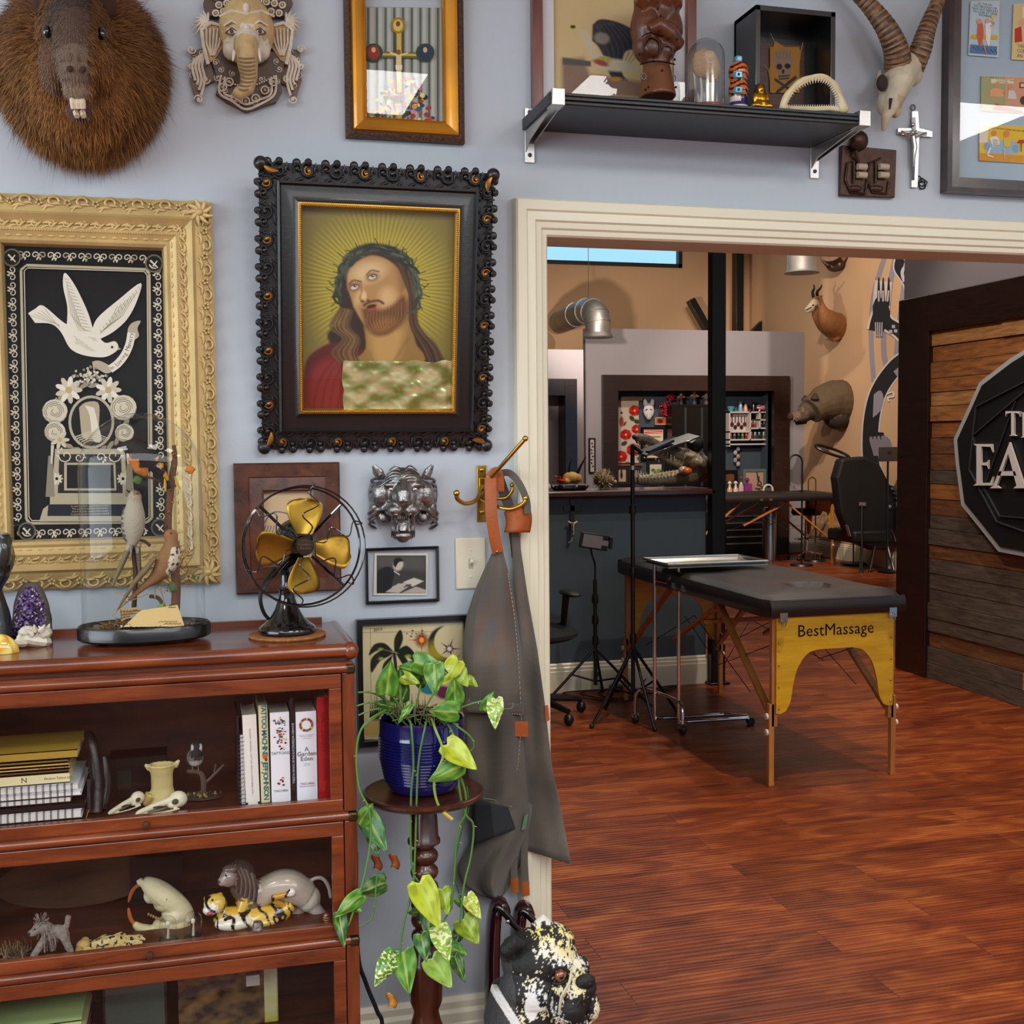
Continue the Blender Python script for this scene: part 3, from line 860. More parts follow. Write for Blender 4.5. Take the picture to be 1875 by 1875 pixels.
sc1.build('carved_scrollwork',mat('black_frame'),t);sc2.build('gilt_accent',mat('gilt_dark','#a8742c',.35,.8),t)
f=M();ringframe(f,X0+.086,Z0+.086,X1-.086,Z1-.086,[(0,.02),(0,.028),(.005,.03),(.009,.024),(.009,.004)])
xa,xb,za,zb=X0+.091,X1-.091,Z0+.091,Z1-.091
def rope(xa,za,xb,zb):
    L=math.hypot(xb-xa,zb-za);n=int(L/.0045)
    for i in range(n):
        s_=(i+.5)/n;x=xa+(xb-xa)*s_;z=za+(zb-za)*s_;u=atan2(zb-za,xb-xa)
        f.ell((x,-.031,z),(.0042,.0026,.0019),None,6,4,rot=(0,-degrees_(u)-35,0))
def degrees_(a):return a*57.2958
rope(xa,za,xb,za);rope(xb,za,xb,zb);rope(xb,zb,xa,zb);rope(xa,zb,xa,za)
f.build('rope_moulding',mat('gilt_rope','#b98a35',.35,.8),t,ang=60)
ix0,ix1,iz0,iz1=X0+.094,X1-.094,Z0+.094,Z1-.094
Q_=[Vector((ix0,-.006,iz1)),Vector((ix1,-.006,iz1)),Vector((ix1,-.006,iz0)),Vector((ix0,-.006,iz0))]
a=Paint(P,538,360,838,768,1.5,'#6f6132',quad=Q_)
a.poly([(538,600),(838,600),(838,768),(538,768)],'#7a6d3c',160)
a.ell(688,515,205,205,'#97892f',.9,k=.8);a.rays(688,515,70,168,96,'#e0d243',.95,3);a.ell(688,520,95,98,'#b7a62d',.5,k=.6)
hair='#352415';
a.poly(curve2([(608,520),(622,455),(668,428),(730,438),(762,490),(768,545),(770,600),(805,630),(826,690),(760,700),(640,660),(600,640),(588,612),(615,590)]),hair,6)
a.poly(curve2([(540,768),(542,690),(556,655),(600,630),(650,640),(690,668),(760,650),(800,655),(838,690),(838,768)]),'#5e1c16',5)
a.poly(curve2([(545,768),(552,700),(585,665),(632,672),(655,720),(640,768)]),'#8c2a1f',20)
a.poly(curve2([(775,700),(790,655),(838,680),(838,768),(780,768)]),'#2e2620',8)
for k in range(5):a.line(curve2([(560+k*16,768),(572+k*15,710),(606+k*10,660)]),3,'#4d1611',6,.6)
a.poly(curve2([(655,570),(664,640),(636,672),(650,705),(700,740),(750,710),(785,662),(764,628),(755,560)]),'#9a7638',4)
a.poly(curve2([(670,600),(676,650),(690,690),(716,690),(735,640),(742,590)]),'#c49a56',22)
a.line(curve2([(700,720),(716,680),(748,620)]),4,'#7c5a28',9,.6);a.line(curve2([(672,650),(690,700),(706,722)]),3,'#7c5a28',8,.5)
a.poly(curve2([(626,512),(634,478),(672,452),(716,466),(742,508),(746,560),(722,602),(690,612),(662,594),(640,558)]),'#b98d52',4)
a.ell(668,486,34,20,'#e0c08a',.9,-.3);a.ell(706,535,17,20,'#dcb47a',.9,.2,.9);a.ell(650,535,8,20,'#d9b27a',.8,.3,.8)
a.poly(curve2([(722,470),(748,500),(752,570),(726,600),(735,540)]),'#8a6030',14,.8)
a.ell(742,530,6,13,'#b5824a',.4)
a.poly(curve2([(655,562),(672,556),(694,562),(716,552),(740,532),(744,570),(716,608),(684,616),(662,598)]),'#6f4822',9)
a.ell(700,592,24,14,'#94642f',.8,-.4)
for k in range(24):a.line(curve2([(668+k*3,570-k*1.2),(666+k*3.1,588-k*.6),(676+k*2.4,606-k*.9)]),1.2,('#a97a3c','#4d3016')[k % 2],1,.6)
a.line(curve2([(660,553),(672,546),(688,543),(698,548)]),5,'#5a3a1c',3);a.ell(675,555,10,4,'#3a1712',.5,-.25);a.ell(677,561,9,3.4,'#a34a38',.6,-.25)
a.line(curve2([(654,508),(655,528),(652,540),(660,547),(668,543)]),3,'#8d6334',4,.8);a.ell(660,534,5,9,'#e6c691',.9);a.ell(657,545,4,2,'#5b3a1c',.6);a.ell(668,543,3.4,2,'#5b3a1c',.6)
for (x,y,an) in ((641,516,-.35),(676,495,-.3)):
    a.ell(x,y,13,9,'#9a7040',.8,an);a.ell(x,y+1,9,5.5,'#4a2f18',.3,an);a.ell(x,y+1,7.6,4.3,'#ddd3bb',.4,an);a.ell(x+1,y-2,3.6,3.2,'#4c4238',.4);a.ell(x+2,y-3,1,1,'#ffffff',.5)
    a.line(curve2([(x-11,y-4),(x-2,y-13),(x+13,y-11)]),2.6,'#4a2e14',2.5);a.line(curve2([(x-9,y+1),(x,y-5),(x+9,y-3)]),1.5,'#4a2e14',1.2)
R=random.Random(11)
for k in range(26):
    u=k/25;a.line(curve2([(612+u*26,560+u*4),(592+u*40,598),(618+u*34,622),(596+u*50,650),(612+u*40,672)]),2.2,R.choice(['#8d6b3a','#5a4124','#2a1c10','#6e5230']),2.2,.8)
for k in range(22):
    u=k/21;a.line(curve2([(722+u*36,460+u*30),(750+u*12,530),(752+u*18,590),(776+u*34,640),(790+u*30,672)]),2.2,R.choice(['#6b4c28','#3b2816','#241810','#4e3820']),2.2,.8)
for k in range(44):
    u=R.random()*.9;L=.12+.12*R.random();off=R.uniform(-11,11);c0=R.choice(['#2f3a28','#46523a','#1e261a','#55624a'])
    pt=[(688+(80+off*cos(w_*8+k))*cos(w_),520+(82+off*cos(w_*8+k))*sin(w_)) for w_ in [pi*(.86+1.24*(u+L*j/7)) for j in range(8)]]
    a.line(pt,5,c0,1.6)
for k in range(34):
    w_=pi*(.86+1.24*k/33);r_=R.uniform(76,92);x,y=688+r_*cos(w_),520+r_*sin(w_);e_=w_+R.uniform(-.9,.9);a.line([(x,y),(x+15*cos(e_),y+15*sin(e_))],1.8,'#232b1b',.8)
a.build('painted_print',mat('varnished_print',None,.4),t)
g=M();g.box(ix0-.002,-.0245,iz0-.002,ix1+.002,-.0235,iz1+.002);g.build('glass_pane',PANE,t,smooth=False)
q=M();R=random.Random(3)
tl=P(628,660,.0095);brp=P(828,757,.0095)
def foil(u,v):
    x=lerp(tl.x,brp.x,u);z=lerp(tl.z,brp.z,v)
    e=(1 if 0<u<1 and 0<v<1 else 0)
    n_=mnoise.noise(Vector((x*38,z*38,1)))*.0035+mnoise.noise(Vector((x*110,z*110,3)))*.0016
    return (x+(1-e)*mnoise.noise(Vector((x*30,z*30,7)))*.006,-.0105-abs(n_),z+(1-e)*mnoise.noise(Vector((x*30,z*30,9)))*.006)
q.grid(foil,60,34,lambda u,v:mixc('#f0ecb0','#8f9648',max(0,min(1,.5+1.3*mnoise.noise(Vector((u*7,v*5,2))))))[:3])
q.build('creased_foil',mat('crinkled_foil',None,.2,.55),t)
# ---- large gold frame with memorial print
O=Vector((-.2,D,1.2));P=Plane(O)
t=thing('framed_memorial_print','large ornate gold frame with white dove on black memorial print','picture',O)
X0,X1,Z0,Z1=-.475-O.x,.048-O.x,0,.815
gold=mat('antique_gold','#cfb377',.48,.22,noise=(12,.18),bump=(70,.25))
f=M();ringframe(f,X0+.004,Z0+.004,X1-.004,Z1-.004,[(0,0),(0,.012),(.012,.02),(.036,.03),(.042,.038),(.05,.03),(.06,.022),(.074,.03),(.080,.026),(.088,.022),(.094,.026),(.1,.02),(.104,.004)])
f.build('frame',gold,t,ang=30)
sg=M()
def along2(inset,step,fn):
    for side in range(4):
        L=(X1-X0) if side % 2==0 else (Z1-Z0);n=int((L-2*inset)/step)
        for i in range(n):
            s_=inset+(i+.5)/n*(L-2*inset)
            if side==0:fn(X0+s_,Z0+inset,90,i)
            elif side==1:fn(X1-inset,Z0+s_,180,i)
            elif side==2:fn(X1-s_,Z1-inset,270,i)
            else:fn(X0+inset,Z1-s_,0,i)
def loop_unit(x,z,a,i):
    u=radians(a-90);tx,tz=cos(u),sin(u);nx,nz=-tz,tx
    sg.tube([(x+.010*cos(b)*abs(tx)+.008*cos(b)*abs(tz),-.0245,z+.010*sin(b)*abs(tz)+.008*sin(b)*abs(tx)) for b in [2*pi*k/12 for k in range(12)]],.0025,6,None,closed=True)
    pts=[(x+tx*s_*.027-nx*(.013*(1-(s_)**2)-.002),-.020,z+tz*s_*.027-nz*(.013*(1-s_**2)-.002)) for s_ in [-1+k/5 for k in range(11)]]
    sg.tube(pts,.0027,6)
    for k in range(5):
        b=radians(a)+k*1.257;cx,cz=x+tx*.028+nx*.004,z+tz*.028+nz*.004
        sg.ell((cx+.005*cos(b),-.026,cz+.005*sin(b)),.0032,None,6,4)
    leaf3(sg,x+nx*.012,z+nz*.012,a-110,.026,.0034,.028);leaf3(sg,x+nx*.010+tx*.01,z+nz*.010+tz*.01,a-60,.024,.003,.028);leaf3(sg,x+nx*.008-tx*.014,z+nz*.008-tz*.014,a-120,.018,.0028,.027)
along2(.017,.052,loop_unit)
def wave_unit(x,z,a,i):
    u=radians(a-90);tx,tz=cos(u),sin(u);nx,nz=-tz,tx
    spiral(sg,None,x,z,.009,a+150*(1 if i % 2 else-1),1.1*(1 if i % 2 else-1),.0029,None,.0265,10)
    leaf3(sg,x-tx*.006,z-tz*.006,a-120,.022,.0036,.0265);leaf3(sg,x-tx*.012-nx*.003,z-tz*.012-nz*.003,a-70,.018,.003,.0265);leaf3(sg,x+tx*.004+nx*.004,z+tz*.004+nz*.004,a-95,.018,.003,.0265)
along2(.064,.030,wave_unit)
def bead(x,z,a,i):sg.ell((x,-.030,z),(.0018,.0018,.0018),None,6,4)
along2(.078,.0052,bead);
def egg(x,z,a,i):
    v=abs(cos(radians(a)))>.5
    sg.ell((x,-.024,z),(.0025 if v else .007,.002,.007 if v else .0025),None,7,4)
along2(.088,.02,egg)
for x in (X0+.03,X1-.03):
    for z in (Z0+.03,Z1-.03):
        for k in range(9):leaf3(sg,x,z,k*40,.028,.005,.032)
        sg.ell((x,-.034,z),(.008,.006,.008),None,8,6)
sg.build('raised_ornament',gold,t)
a=PArt(P,.004,.0001)
pxa=X0+.1;pxb=X1-.1;pza=Z0+.1;pzb=Z1-.1
a.m.poly([(pxa,-.004,pza),(pxb,-.004,pza),(pxb,-.004,pzb),(pxa,-.004,pzb)],'#15130f')
CRM='#ddd5bd'
def ringrect(x0,y0,x1,y1,w,c,r=10):
    a.poly([(x0,y0),(x1,y0+(x1-x0)*.03),(x1,y0+(x1-x0)*.03+w),(x0,y0+w)],c);a.poly([(x0,y1-w),(x1,y1-w-(x1-x0)*.02),(x1,y1-(x1-x0)*.02),(x0,y1)],c)
    a.poly([(x0,y0),(x0+w,y0),(x0+w,y1),(x0,y1)],c);a.poly([(x1-w,y0+4),(x1,y0+4),(x1,y1),(x1-w,y1)],c)
a.poly([(0,482),(290,490),(292,494),(0,487)],'#15130f')
R=random.Random(2)
def bs(x,y,r,a0,sg_,c):
    pts=[(x+r*(1-.8*k/9)*cos(a0+sg_*k*.75),y+r*(1-.8*k/9)*sin(a0+sg_*k*.75)) for k in range(10)]
    a.line(pts,2.0,c);a.k -= 0
    for k in range(3):a.ell(x+r*1.1*cos(a0-sg_*.5*k),y+r*1.1*sin(a0-sg_*.5*k),3.4,1.6,c,6,a0+k)
for i in range(17):
    x=36+i*14;y=466+i*.35
    bs(x,y,7,(i % 2)*pi,1 if i % 2 else-1,CRM if i % 3 else '#b8ae94')
    bs(x,977-i*.3,7,(i % 2)*pi,1 if i % 2 else-1,CRM)
for i in range(33):
    y=492+i*14.2
    bs(20+i*.28,y,7,(i % 2)*pi+1.5,1 if i % 2 else-1,CRM);bs(288+i*.2,y,7,(i % 2)*pi+1.5,1 if i % 2 else-1,CRM)
for (x0,y0,x1,y1) in ((36,482,272,484),):
    pass
def rr(pts,w,c):a.line(pts+[pts[0]],w,c)
rr([(44,481),(266,489),(272,497),(277,950),(268,958),(50,960),(44,952),(34,490)],5,'#b9af91')
rr([(46,486),(263,493),(268,500),(272,948),(265,953),(54,955),(49,948),(40,492)],1.5,CRM)
for (x,y,k) in ((17,467,0),(281,478,1),(45,975,1),(292,968,0)):
    a.ell(x,y,17,17,'#6e6754');a.ell(x,y,14,14,'#1b1915')
    a.line([(x-7,y-6),(x+7,y+8)],3.5,CRM);a.line([(x-2,y+5),(x+6,y-5)],3,CRM)
    if k:a.line([(x-9,y+2),(x-4,y+8),(x+4,y+9)],2.5,CRM)
DV='#e9e3d0';DG='#a39a80'
a.poly(curve2([(47,570),(60,562),(75,556),(110,585),(130,595),(170,608),(190,625),(208,622),(215,634),(205,645),(185,652),(150,648),(125,635),(108,605),(90,590),(60,588)],4),DV)
a.poly(curve2([(118,600),(120,560),(112,520),(115,495),(132,515),(150,550),(162,580),(168,612),(150,625)],4),DV)
a.poly(curve2([(165,608),(175,580),(215,545),(256,514),(250,545),(232,580),(205,605),(180,618)],4),DV)
for k in range(6):a.line([(119+k*4,515+k*12),(126+k*4,570+k*5),(142+k*3,604)],1.0,DG)
for k in range(6):a.line([(248-k*7,532+k*5),(222-k*5,575+k*3),(180,608)],1.0,DG)
for k in range(5):a.line([(50+k*7,574-k*3),(105,592+k)],.8,DG)
a.ell(203,633,2.5,2.5,'#2b2620',8);a.poly([(213,633),(220,636),(213,639)],'#b8ae94')
RB=curve2([(199,674),(213,664),(226,648),(235,628),(239,606)],6)
a.poly(curve2([(166,660),(178,658),(196,666),(204,676),(192,682),(176,674),(168,676)],4),'#b8ae94');a.poly(curve2([(234,612),(232,600),(240,588),(256,584),(250,598),(253,612),(244,620)],4),'#b8ae94')
LA=[];LB_=[]
for i,p0 in enumerate(RB):
    q0=RB[max(0,i-1)];q1=RB[min(len(RB)-1,i+1)];d_=math.hypot(q1[0]-q0[0],q1[1]-q0[1]);nx=-(q1[1]-q0[1])/d_*7.5;ny=(q1[0]-q0[0])/d_*7.5
    LA.append((p0[0]+nx,p0[1]+ny));LB_.append((p0[0]-nx,p0[1]-ny))
a.poly(LA+LB_[::-1],DV);a.k+=3
for i,ch in enumerate('In Loving Memory'):
    f_=(i+.7)/16.4*(len(RB)-1);j=min(int(f_),len(RB)-2);p0,p1=RB[j],RB[j+1];w_=f_-j
    a.text(ch,lerp(p0[0],p1[0],w_),lerp(p0[1],p1[1],w_),7,'#3a342a',math.degrees(atan2(-(p1[1]-p0[1]),p1[0]-p0[0])));a.k -= 1
a.k+=1
for k in range(14):u=k/13;a.line([(lerp(252,180,u),lerp(520,600,u)),(lerp(252,180,u)+4,lerp(520,600,u)+9-3*u)],1.1,DG)
for k in range(16):u=k/15;a.line([(lerp(114,150,u),lerp(505,600,u)),(lerp(114,150,u)+9+5*u,lerp(505,600,u)+3)],1.0,DG)
for k in range(24):a.line([(132+(k*7) % 40,612+(k*5) % 26),(136+(k*7) % 40,615+(k*5) % 26)],1,'#c9c1a8')
for k in range(70):
    an=R.uniform(0,2*pi);x=160+26*R.random()*cos(an)*1.3;y=686+18*sin(an)*R.random();a.ell(x,y,2.6,2.6,R.choice([CRM,'#8f8770','#c7bea4']),6)
def flower(x,y,r,n=9,c=DV,c2='#c2a878'):
    for k in range(n):an=2*pi*k/n;a.ell(x+r*.6*cos(an),y+r*.6*sin(an),r*.5,r*.22,c if k % 2 else '#cfc6ac',8,an)
    a.ell(x,y,r*.28,r*.28,c2,8)
def rose(x,y,r):
    a.ell(x,y,r,r*.95,'#d5ccb2',16)
    for k in range(6):
        q=r*(1-k*.15);a.line([(x+q*cos(b),y+q*.9*sin(b)) for b in [k*1.3+.55*j for j in range(8)]],1.3,'#7b735c')
for k in range(26):
    an=2*pi*k/26;a.ell(159+70*cos(an),765+62*sin(an),11,4.5,'#9b927a',6,an+1.2)
flower(121,712,24);flower(195,712,23);rose(95,752,24);rose(223,745,25);rose(95,790,20);rose(225,792,18);flower(104,805,17,7,'#cfc6ac');
a.ell(163,772,43,50,'#b8ae94',28);a.ell(163,772,38,45,'#14120f',28)
a.poly(curve2([(140,745),(152,735),(175,735),(178,760),(172,800),(148,802),(143,780)],3),'#b6a98a');a.poly(curve2([(150,740),(160,760),(166,805),(182,806),(174,770),(168,745)],3),'#e4dcc6')
for k in range(5):a.line([(132+k*4,800+k*3),(160,790+k*4),(195-k*4,802+k*2)],2,'#cfc6ac')
a.poly([(95,822),(225,822),(232,912),(88,912)],'#b9af91');a.poly([(103,832),(218,832),(222,905),(100,905)],'#2a2721')
a.poly([(112,848),(208,848),(210,900),(112,900)],'#b9af91');a.poly([(117,852),(204,852),(206,896),(117,896)],'#191713')
for sx in (-1,1):
    bs(160+sx*45,835,14,0 if sx>0 else pi,sx,CRM);bs(160+sx*20,838,9,0,-sx,CRM)
    flower(160+sx*62,878,11,10,CRM,'#14120f')
    a.poly([(160+sx*70,835),(160+sx*78,835),(160+sx*83,912),(160+sx*66,912)],'#8f8770')
    a.line([(160+sx*70,815),(160+sx*72,850)],6,'#cfc6ac')
a.poly([(72,935),(85,925),(85,912),(240,912),(240,925),(255,935),(258,958),(65,958)],'#b9af91');a.poly([(82,926),(238,926),(240,948),(80,948)],'#20242a')
for k,s_ in enumerate(('In memory dear, your voice so kind,','The angels loved thee, and behind','And now your praises echo round','To guide us where true rest is found')):
    a.text(s_,160,929+k*5,3.0,'#c9b98a')
a.build('memorial_print',VC,t,.012)
g=M();g.box(pxa-.004,-.0215,pza-.004,pxb+.004,-.0205,pzb+.004);g.build('glass_pane',PANE,t,smooth=False)
# ---------------------------------------------------------------- front room wall, continued
LBL_S='pictures and mounts on the door wall'
O=Vector((.19,D,1.177));P=Plane(O)
t=thing('wooden_frame','reddish distressed wood frame with small shell drawing, hanging behind the fan','picture',O)
f=M();ringframe(f,-.114,0,.112,.283,[(0,0),(0,.016),(.004,.02),(.03,.017),(.032,.014),(.058,.02),(.062,.018),(.062,.003)])
f.build('frame',wood('distressed_wood','#2c140c','#6b3a20',(3,9,3),.4,.3,7,.4),t,ang=25)
a=PArt(P,.005)
a.poly([(476,890),(580,890),(580,1030),(476,1030)],'#cdb28c')
for k in range(7):a.line(curve2([(487+k*5,962),(480+k*6,985),(484+k*5,1012)]),1.4,'#5d6170')
a.line(curve2([(484,958),(500,938),(528,942),(530,962)]),1.6,'#5d6170');a.line([(482,975),(528,978)],1.2,'#5d6170')
a.build('drawing',VC,t)
O=PY(737,920,D);P=Plane(O)
t=thing('tiger_mask','silver snarling tiger head wall sculpture beside brass coat hook','wall sculpture',O)
SV=mat('cast_silver','#a19f9c',.38,1.,noise=(45,.5),bump=(150,.5))
m=M()
m.ell(P(738,905,.02),(.056,.04,.058));m.ell(P(738,880,.035),(.042,.035,.03));m.ell(P(738,910,.06),(.03,.03,.03))
m.tube([P(738,885,.06),P(739,905,.082),P(739,921,.088)],[.014,.016,.012],10)
for s_ in (-1,1):
    m.ell(P(738+s_*40,905,.03),(.022,.025,.03));m.ell(P(738+s_*15,934,.066),(.018,.02,.014));m.ell(P(738+s_*22,888,.055),(.017,.012,.008))
    m.ell(P(738+s_*50,930,.015),(.015,.02,.022));m.ell(P(738+s_*54,905,.01),(.012,.015,.03));m.ell(P(738+s_*36,948,.02),(.014,.014,.014))
    for k in range(3):m.tube([P(738+s_*(12+k*9),926+k*3,.07-.008*k),P(738+s_*(28+k*9),922+k*6,.05-.01*k),P(738+s_*(44+k*5),930+k*9,.03)],[.003,.004,.001],6)
m.ell(P(739,922,.088),(.011,.006,.006));m.ell(P(738,980,.045),(.023,.02,.012));m.ell(P(738,965,.03),(.016,.02,.014));m.ell(P(738,984,.05),(.015,.012,.012))
m.ell(P(738,868,.04),(.03,.02,.01))
for s_ in (-1,1):m.tube([P(738+s_*17,940,.06),P(738+s_*18,960,.05),P(738+s_*16,978,.05)],.006,8)
blob(m,.0022,2,'face',SV,t)
m=M();R=random.Random(4)
for s_ in (-1,1):
    for k in range(6):m.tube(spl([P(738+s_*4,857+k*5,.062+.003*k),P(738+s_*(14+k*2),853+k*6,.062),P(738+s_*(26+k*4),862+k*7,.045)],3),[.0007]+[.0016]*5+[.0007],5)
    for k in range(9):m.tube(spl([P(738+s_*(44+k*.8),875+k*9,.035),P(738+s_*(56+R.random()*8),880+k*10,.02),P(738+s_*(60-abs(k-4)*3),896+k*9,.006)],3),[.001]+[.0035]*5+[.001],6)
    for k in range(5):m.tube([P(738+s_*(8+k*3),972,.058),P(738+s_*(9+k*3),988-abs(k-2)*2,.052)],[.003,.001],5)
m.build('mane_and_stripes',SV,t)
for s_ in (-1,1):
    e=M();cx=738+s_*46;e.tube([P(cx-s_*6,876,.03),P(cx,864,.036),P(cx+s_*8,852,.036)],[.014,.016,.006],12,None,flat=.5);e.tube([P(cx-s_*3,870,.044),P(cx+s_*3,860,.046)],[.006,.005],8);e.build('ear',SV,t)
    M().ell(P(738+s_*22,896,.079),(.0055,.004,.0045)).build('eye',chrome,t)
q=M()
for s_ in (-1,1):q.tube([P(738+s_*13,942,.08),P(738+s_*12,958,.07)],[.004,.0008],6);q.tube([P(738+s_*11,972,.066),P(738+s_*10,960,.07)],[.0035,.0008],6)
for k in range(6):q.tube([P(730+k*3.4,944,.076),P(730+k*3.4,950,.074)],.0015,5)
q.build('fangs',chrome,t)
m=M();m.tube([P(738,950,.05),P(738,964,.066),P(738,972,.07)],[.012,.010,.006],8,None,flat=.4);m.build('tongue',SV,t)
O=Vector((.439,D,1.143));P=Plane(O)
t=thing('framed_photograph','small black framed black and white photo of person drawing at desk','picture',O)
f=M();ringframe(f,-.083,0,.083,.125,[(0,0),(0,.014),(.002,.016),(.006,.012),(.006,.002)]);f.build('frame',black_lac,t,ang=25)
a=PArt(P,.004)
a.poly([(686,1013),(784,1013),(782,1090),(684,1090)],'#d9d8c4');a.build('mount',VC,t)
a=Paint(P,690,1017,780,1086,.7,'#3b3936',d=.0055)
a.poly([(690,1017),(780,1017),(780,1045),(690,1040)],'#55524c',10)
a.poly(curve2([(690,1086),(690,1052),(700,1040),(714,1038),(722,1050),(718,1070),(722,1086)]),'#141312',2)
a.ell(729,1034,9,11,'#c9c0b2',.4,.3);a.poly(curve2([(720,1034),(722,1024),(732,1021),(739,1027),(730,1030),(724,1040)]),'#161412',2)
a.line([(722,1046),(731,1052)],2,'#d5cfc4',1);a.poly([(738,1066),(758,1058),(776,1064),(756,1074)],'#cfc8b8',1.5);a.poly([(706,1084),(730,1068),(748,1074),(730,1086)],'#bdb5a6',2)
a.line([(720,1076),(742,1069)],5,'#c2b8a8',2);a.poly([(735,1086),(762,1074),(780,1080),(780,1086)],'#b4ab9a',1);a.line([(740,1075),(752,1070)],2,'#222',1);a.grain(.15)
a.build('photo',VC,t)
g=M();g.box(-.078,-.0115,.005,.078,-.011,.12);g.build('glass_pane',PANE,t,smooth=False)
O=Vector((.597,D,1.167));P=Plane(O)
t=thing('light_switch','cream toggle light switch plate beside the door casing','switch',O)
ivory=mat('ivory_plastic','#e3dcc3',.3)
M().box(-.035,-.006,0,.035,0,.117).build('plate',ivory,t,bevel=.003)
M().box(-.0055,-.0062,.046,.0055,-.006,.07).build('slot',mat('slot_grey','#b8b19b',.5),t)
M().bar((0,-.005,.057),(0,-.018,.066),.007,.009).build('toggle',ivory,t,bevel=.001)
for z in (.028,.089):M().lathe([(0,-.0075),(.003,-.007),(.0035,-.006)],(0,0,z),10,axis='Y').build('screw',ivory,t)
O=Vector((.625,D,1.32));P=Plane(O)
t=thing('brass_coat_hook','brass multi-prong coat hook on wall carrying the grey apron','coat hook',O)
m=M();m.box(-.0115,-.005,0,.0115,0,.128);m.ell((0,-.006,.022),(.007,.005,.006));m.ell((0,-.006,.118),(.006,.004,.005));m.box(-.008,-.012,.055,.008,0,.1)
m.build('back_plate',brass,t,bevel=.0015)
def prong(pts,r):
    m=M();pp=spl([P(*q) for q in pts],6);m.tube(pp,r,10);m.ell(pp[-1],r*1.45,None,10,8);m.build('prong',brass,t)
prong([(884,905,.012),(895,880,.05),(925,845,.1),(962,803,.14)],.0045)
prong([(882,890,.012),(872,915,.05),(852,922,.07),(838,914,.085),(836,903,.09)],.005)
prong([(884,895,.012),(900,910,.03),(925,912,.04),(938,898,.045),(938,888,.045)],.0042)
prong([(882,915,.012),(900,925,.05),(935,932,.08),(958,922,.09),(962,912,.09)],.0045)
O=PY(900,1000,D);P=Plane(O)
t=thing('apron','grey-brown waxed canvas apron with tan leather trim hanging from hook','apron',O)
canvas=mat('waxed_canvas',None,.8,noise=(7,.35),bump=(700,.25),sheen=.2)
leather=mat('tan_leather','#a8541c',.5,noise=(30,.15),bump=(200,.2))
stitch=mat('stitch_thread','#b8ab90',.8)
def apcol(u,v):
    n_=mnoise.noise(Vector((u*3,v*5,1)));b='#57524a'
    c=mixc('#4a463f','#6c6558',.5+n_*.8)
    if v<.35 and .2<u:
        c2=mixc('#4f6470','#8a5a3c',.5+1.2*mnoise.noise(Vector((u*5,v*9,4))));k_=max(0,.45*(1-abs(v-.22)/.2))
        c=tuple(c[i]*(1-k_)+c2[i]*k_ for i in range(3))
    return c[:3]
def sheet(name,L,Rr,n=40,dd=lambda u,v:.03,nu=22):
    def col_at(tab,y):
        for i in range(len(tab)-1):
            if tab[i][1] <= y <= tab[i+1][1]:
                w_=(y-tab[i][1])/(tab[i+1][1]-tab[i][1]);return lerp(tab[i][0],tab[i+1][0],w_)
        return tab[-1][0] if y>tab[-1][1] else tab[0][0]
    def fn(u,v):
        pl=L[0][1]+v*(L[-1][1]-L[0][1]);pr_=Rr[0][1]+v*(Rr[-1][1]-Rr[0][1])
        xl=col_at(L,pl);xr=col_at(Rr,pr_)
        return P(lerp(xl,xr,u),lerp(pl,pr_,u),dd(u,v))
    m=M();m.grid(fn,nu,n,apcol);return m
L1=[(903,1008),(888,1040),(870,1080),(854,1130),(847,1180),(849,1300),(856,1420),(864,1490),(866,1530),(850,1560),(836,1590),(848,1620),(874,1636),(908,1648)]
R1=[(918,1000),(930,1045),(942,1100),(953,1180),(960,1300),(968,1400),(974,1480),(970,1530),(956,1575),(940,1608),(928,1632),(912,1649)]
m=sheet('front',L1,R1,60,lambda u,v:.058+.035*sin(u*pi)*min(1,v*3)+.010*sin(u*9+v*3)*min(1,v*2)-.02*v+(.014*sin(u*11+v*14) if v>.72 else 0))
m.build('body',canvas,t,solid=.0022)
m=M();m.grid(lambda u,v:P(lerp(866,930+14*v,u),lerp(1462+16*u,1548-30*u,v),.1-.045*abs(u-.5)),10,8,'#23262b');m.build('turned_lining',mat('dark_lining',None,.85),t,solid=.001)
L3=[(936,960),(940,1060),(950,1180),(956,1300),(960,1420),(958,1520),(962,1556)]
R3=[(950,980),(966,1090),(984,1190),(998,1290),(1010,1400),(1030,1500),(1046,1583)]
m=sheet('back',L3,R3,40,lambda u,v:.044+.03*u*v+.010*sin(u*6+v*4)*v,16)
m.build('back_panel',canvas,t,solid=.0022)
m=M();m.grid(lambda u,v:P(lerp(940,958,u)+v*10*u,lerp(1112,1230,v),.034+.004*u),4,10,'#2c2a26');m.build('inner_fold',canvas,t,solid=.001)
m=M();m.tube(spl([P(898,875,.06),P(900,940,.075),P(906,985,.075),P(912,1012,.072)],6),.0135,8,None,flat=.16,up=(0,-1,0))
m.tube(spl([P(898,875,.06),P(905,866,.06),P(912,868,.055),P(914,900,.05)],4),.012,8,None,flat=.16,up=(0,-1,0));m.build('leather_strap',leather,t)
M().ell(P(910,1010,.077),(.0035,.002,.0035)).build('rivet',brass,t)
m=M();m.tube(spl([P(912,868,.05),P(932,866,.052),P(950,884,.07),P(964,916,.085),P(966,940,.085)],5),.008,8,'#5d584e',flat=.18,up=(0,-1,0))
m.tube(spl([P(914,876,.04),P(922,900,.035),P(934,935,.04),P(942,985,.035),P(946,1020,.03)],5),.012,8,'#4f4a42',flat=.18,up=(0,-1,0));m.build('neck_strap',canvas,t)
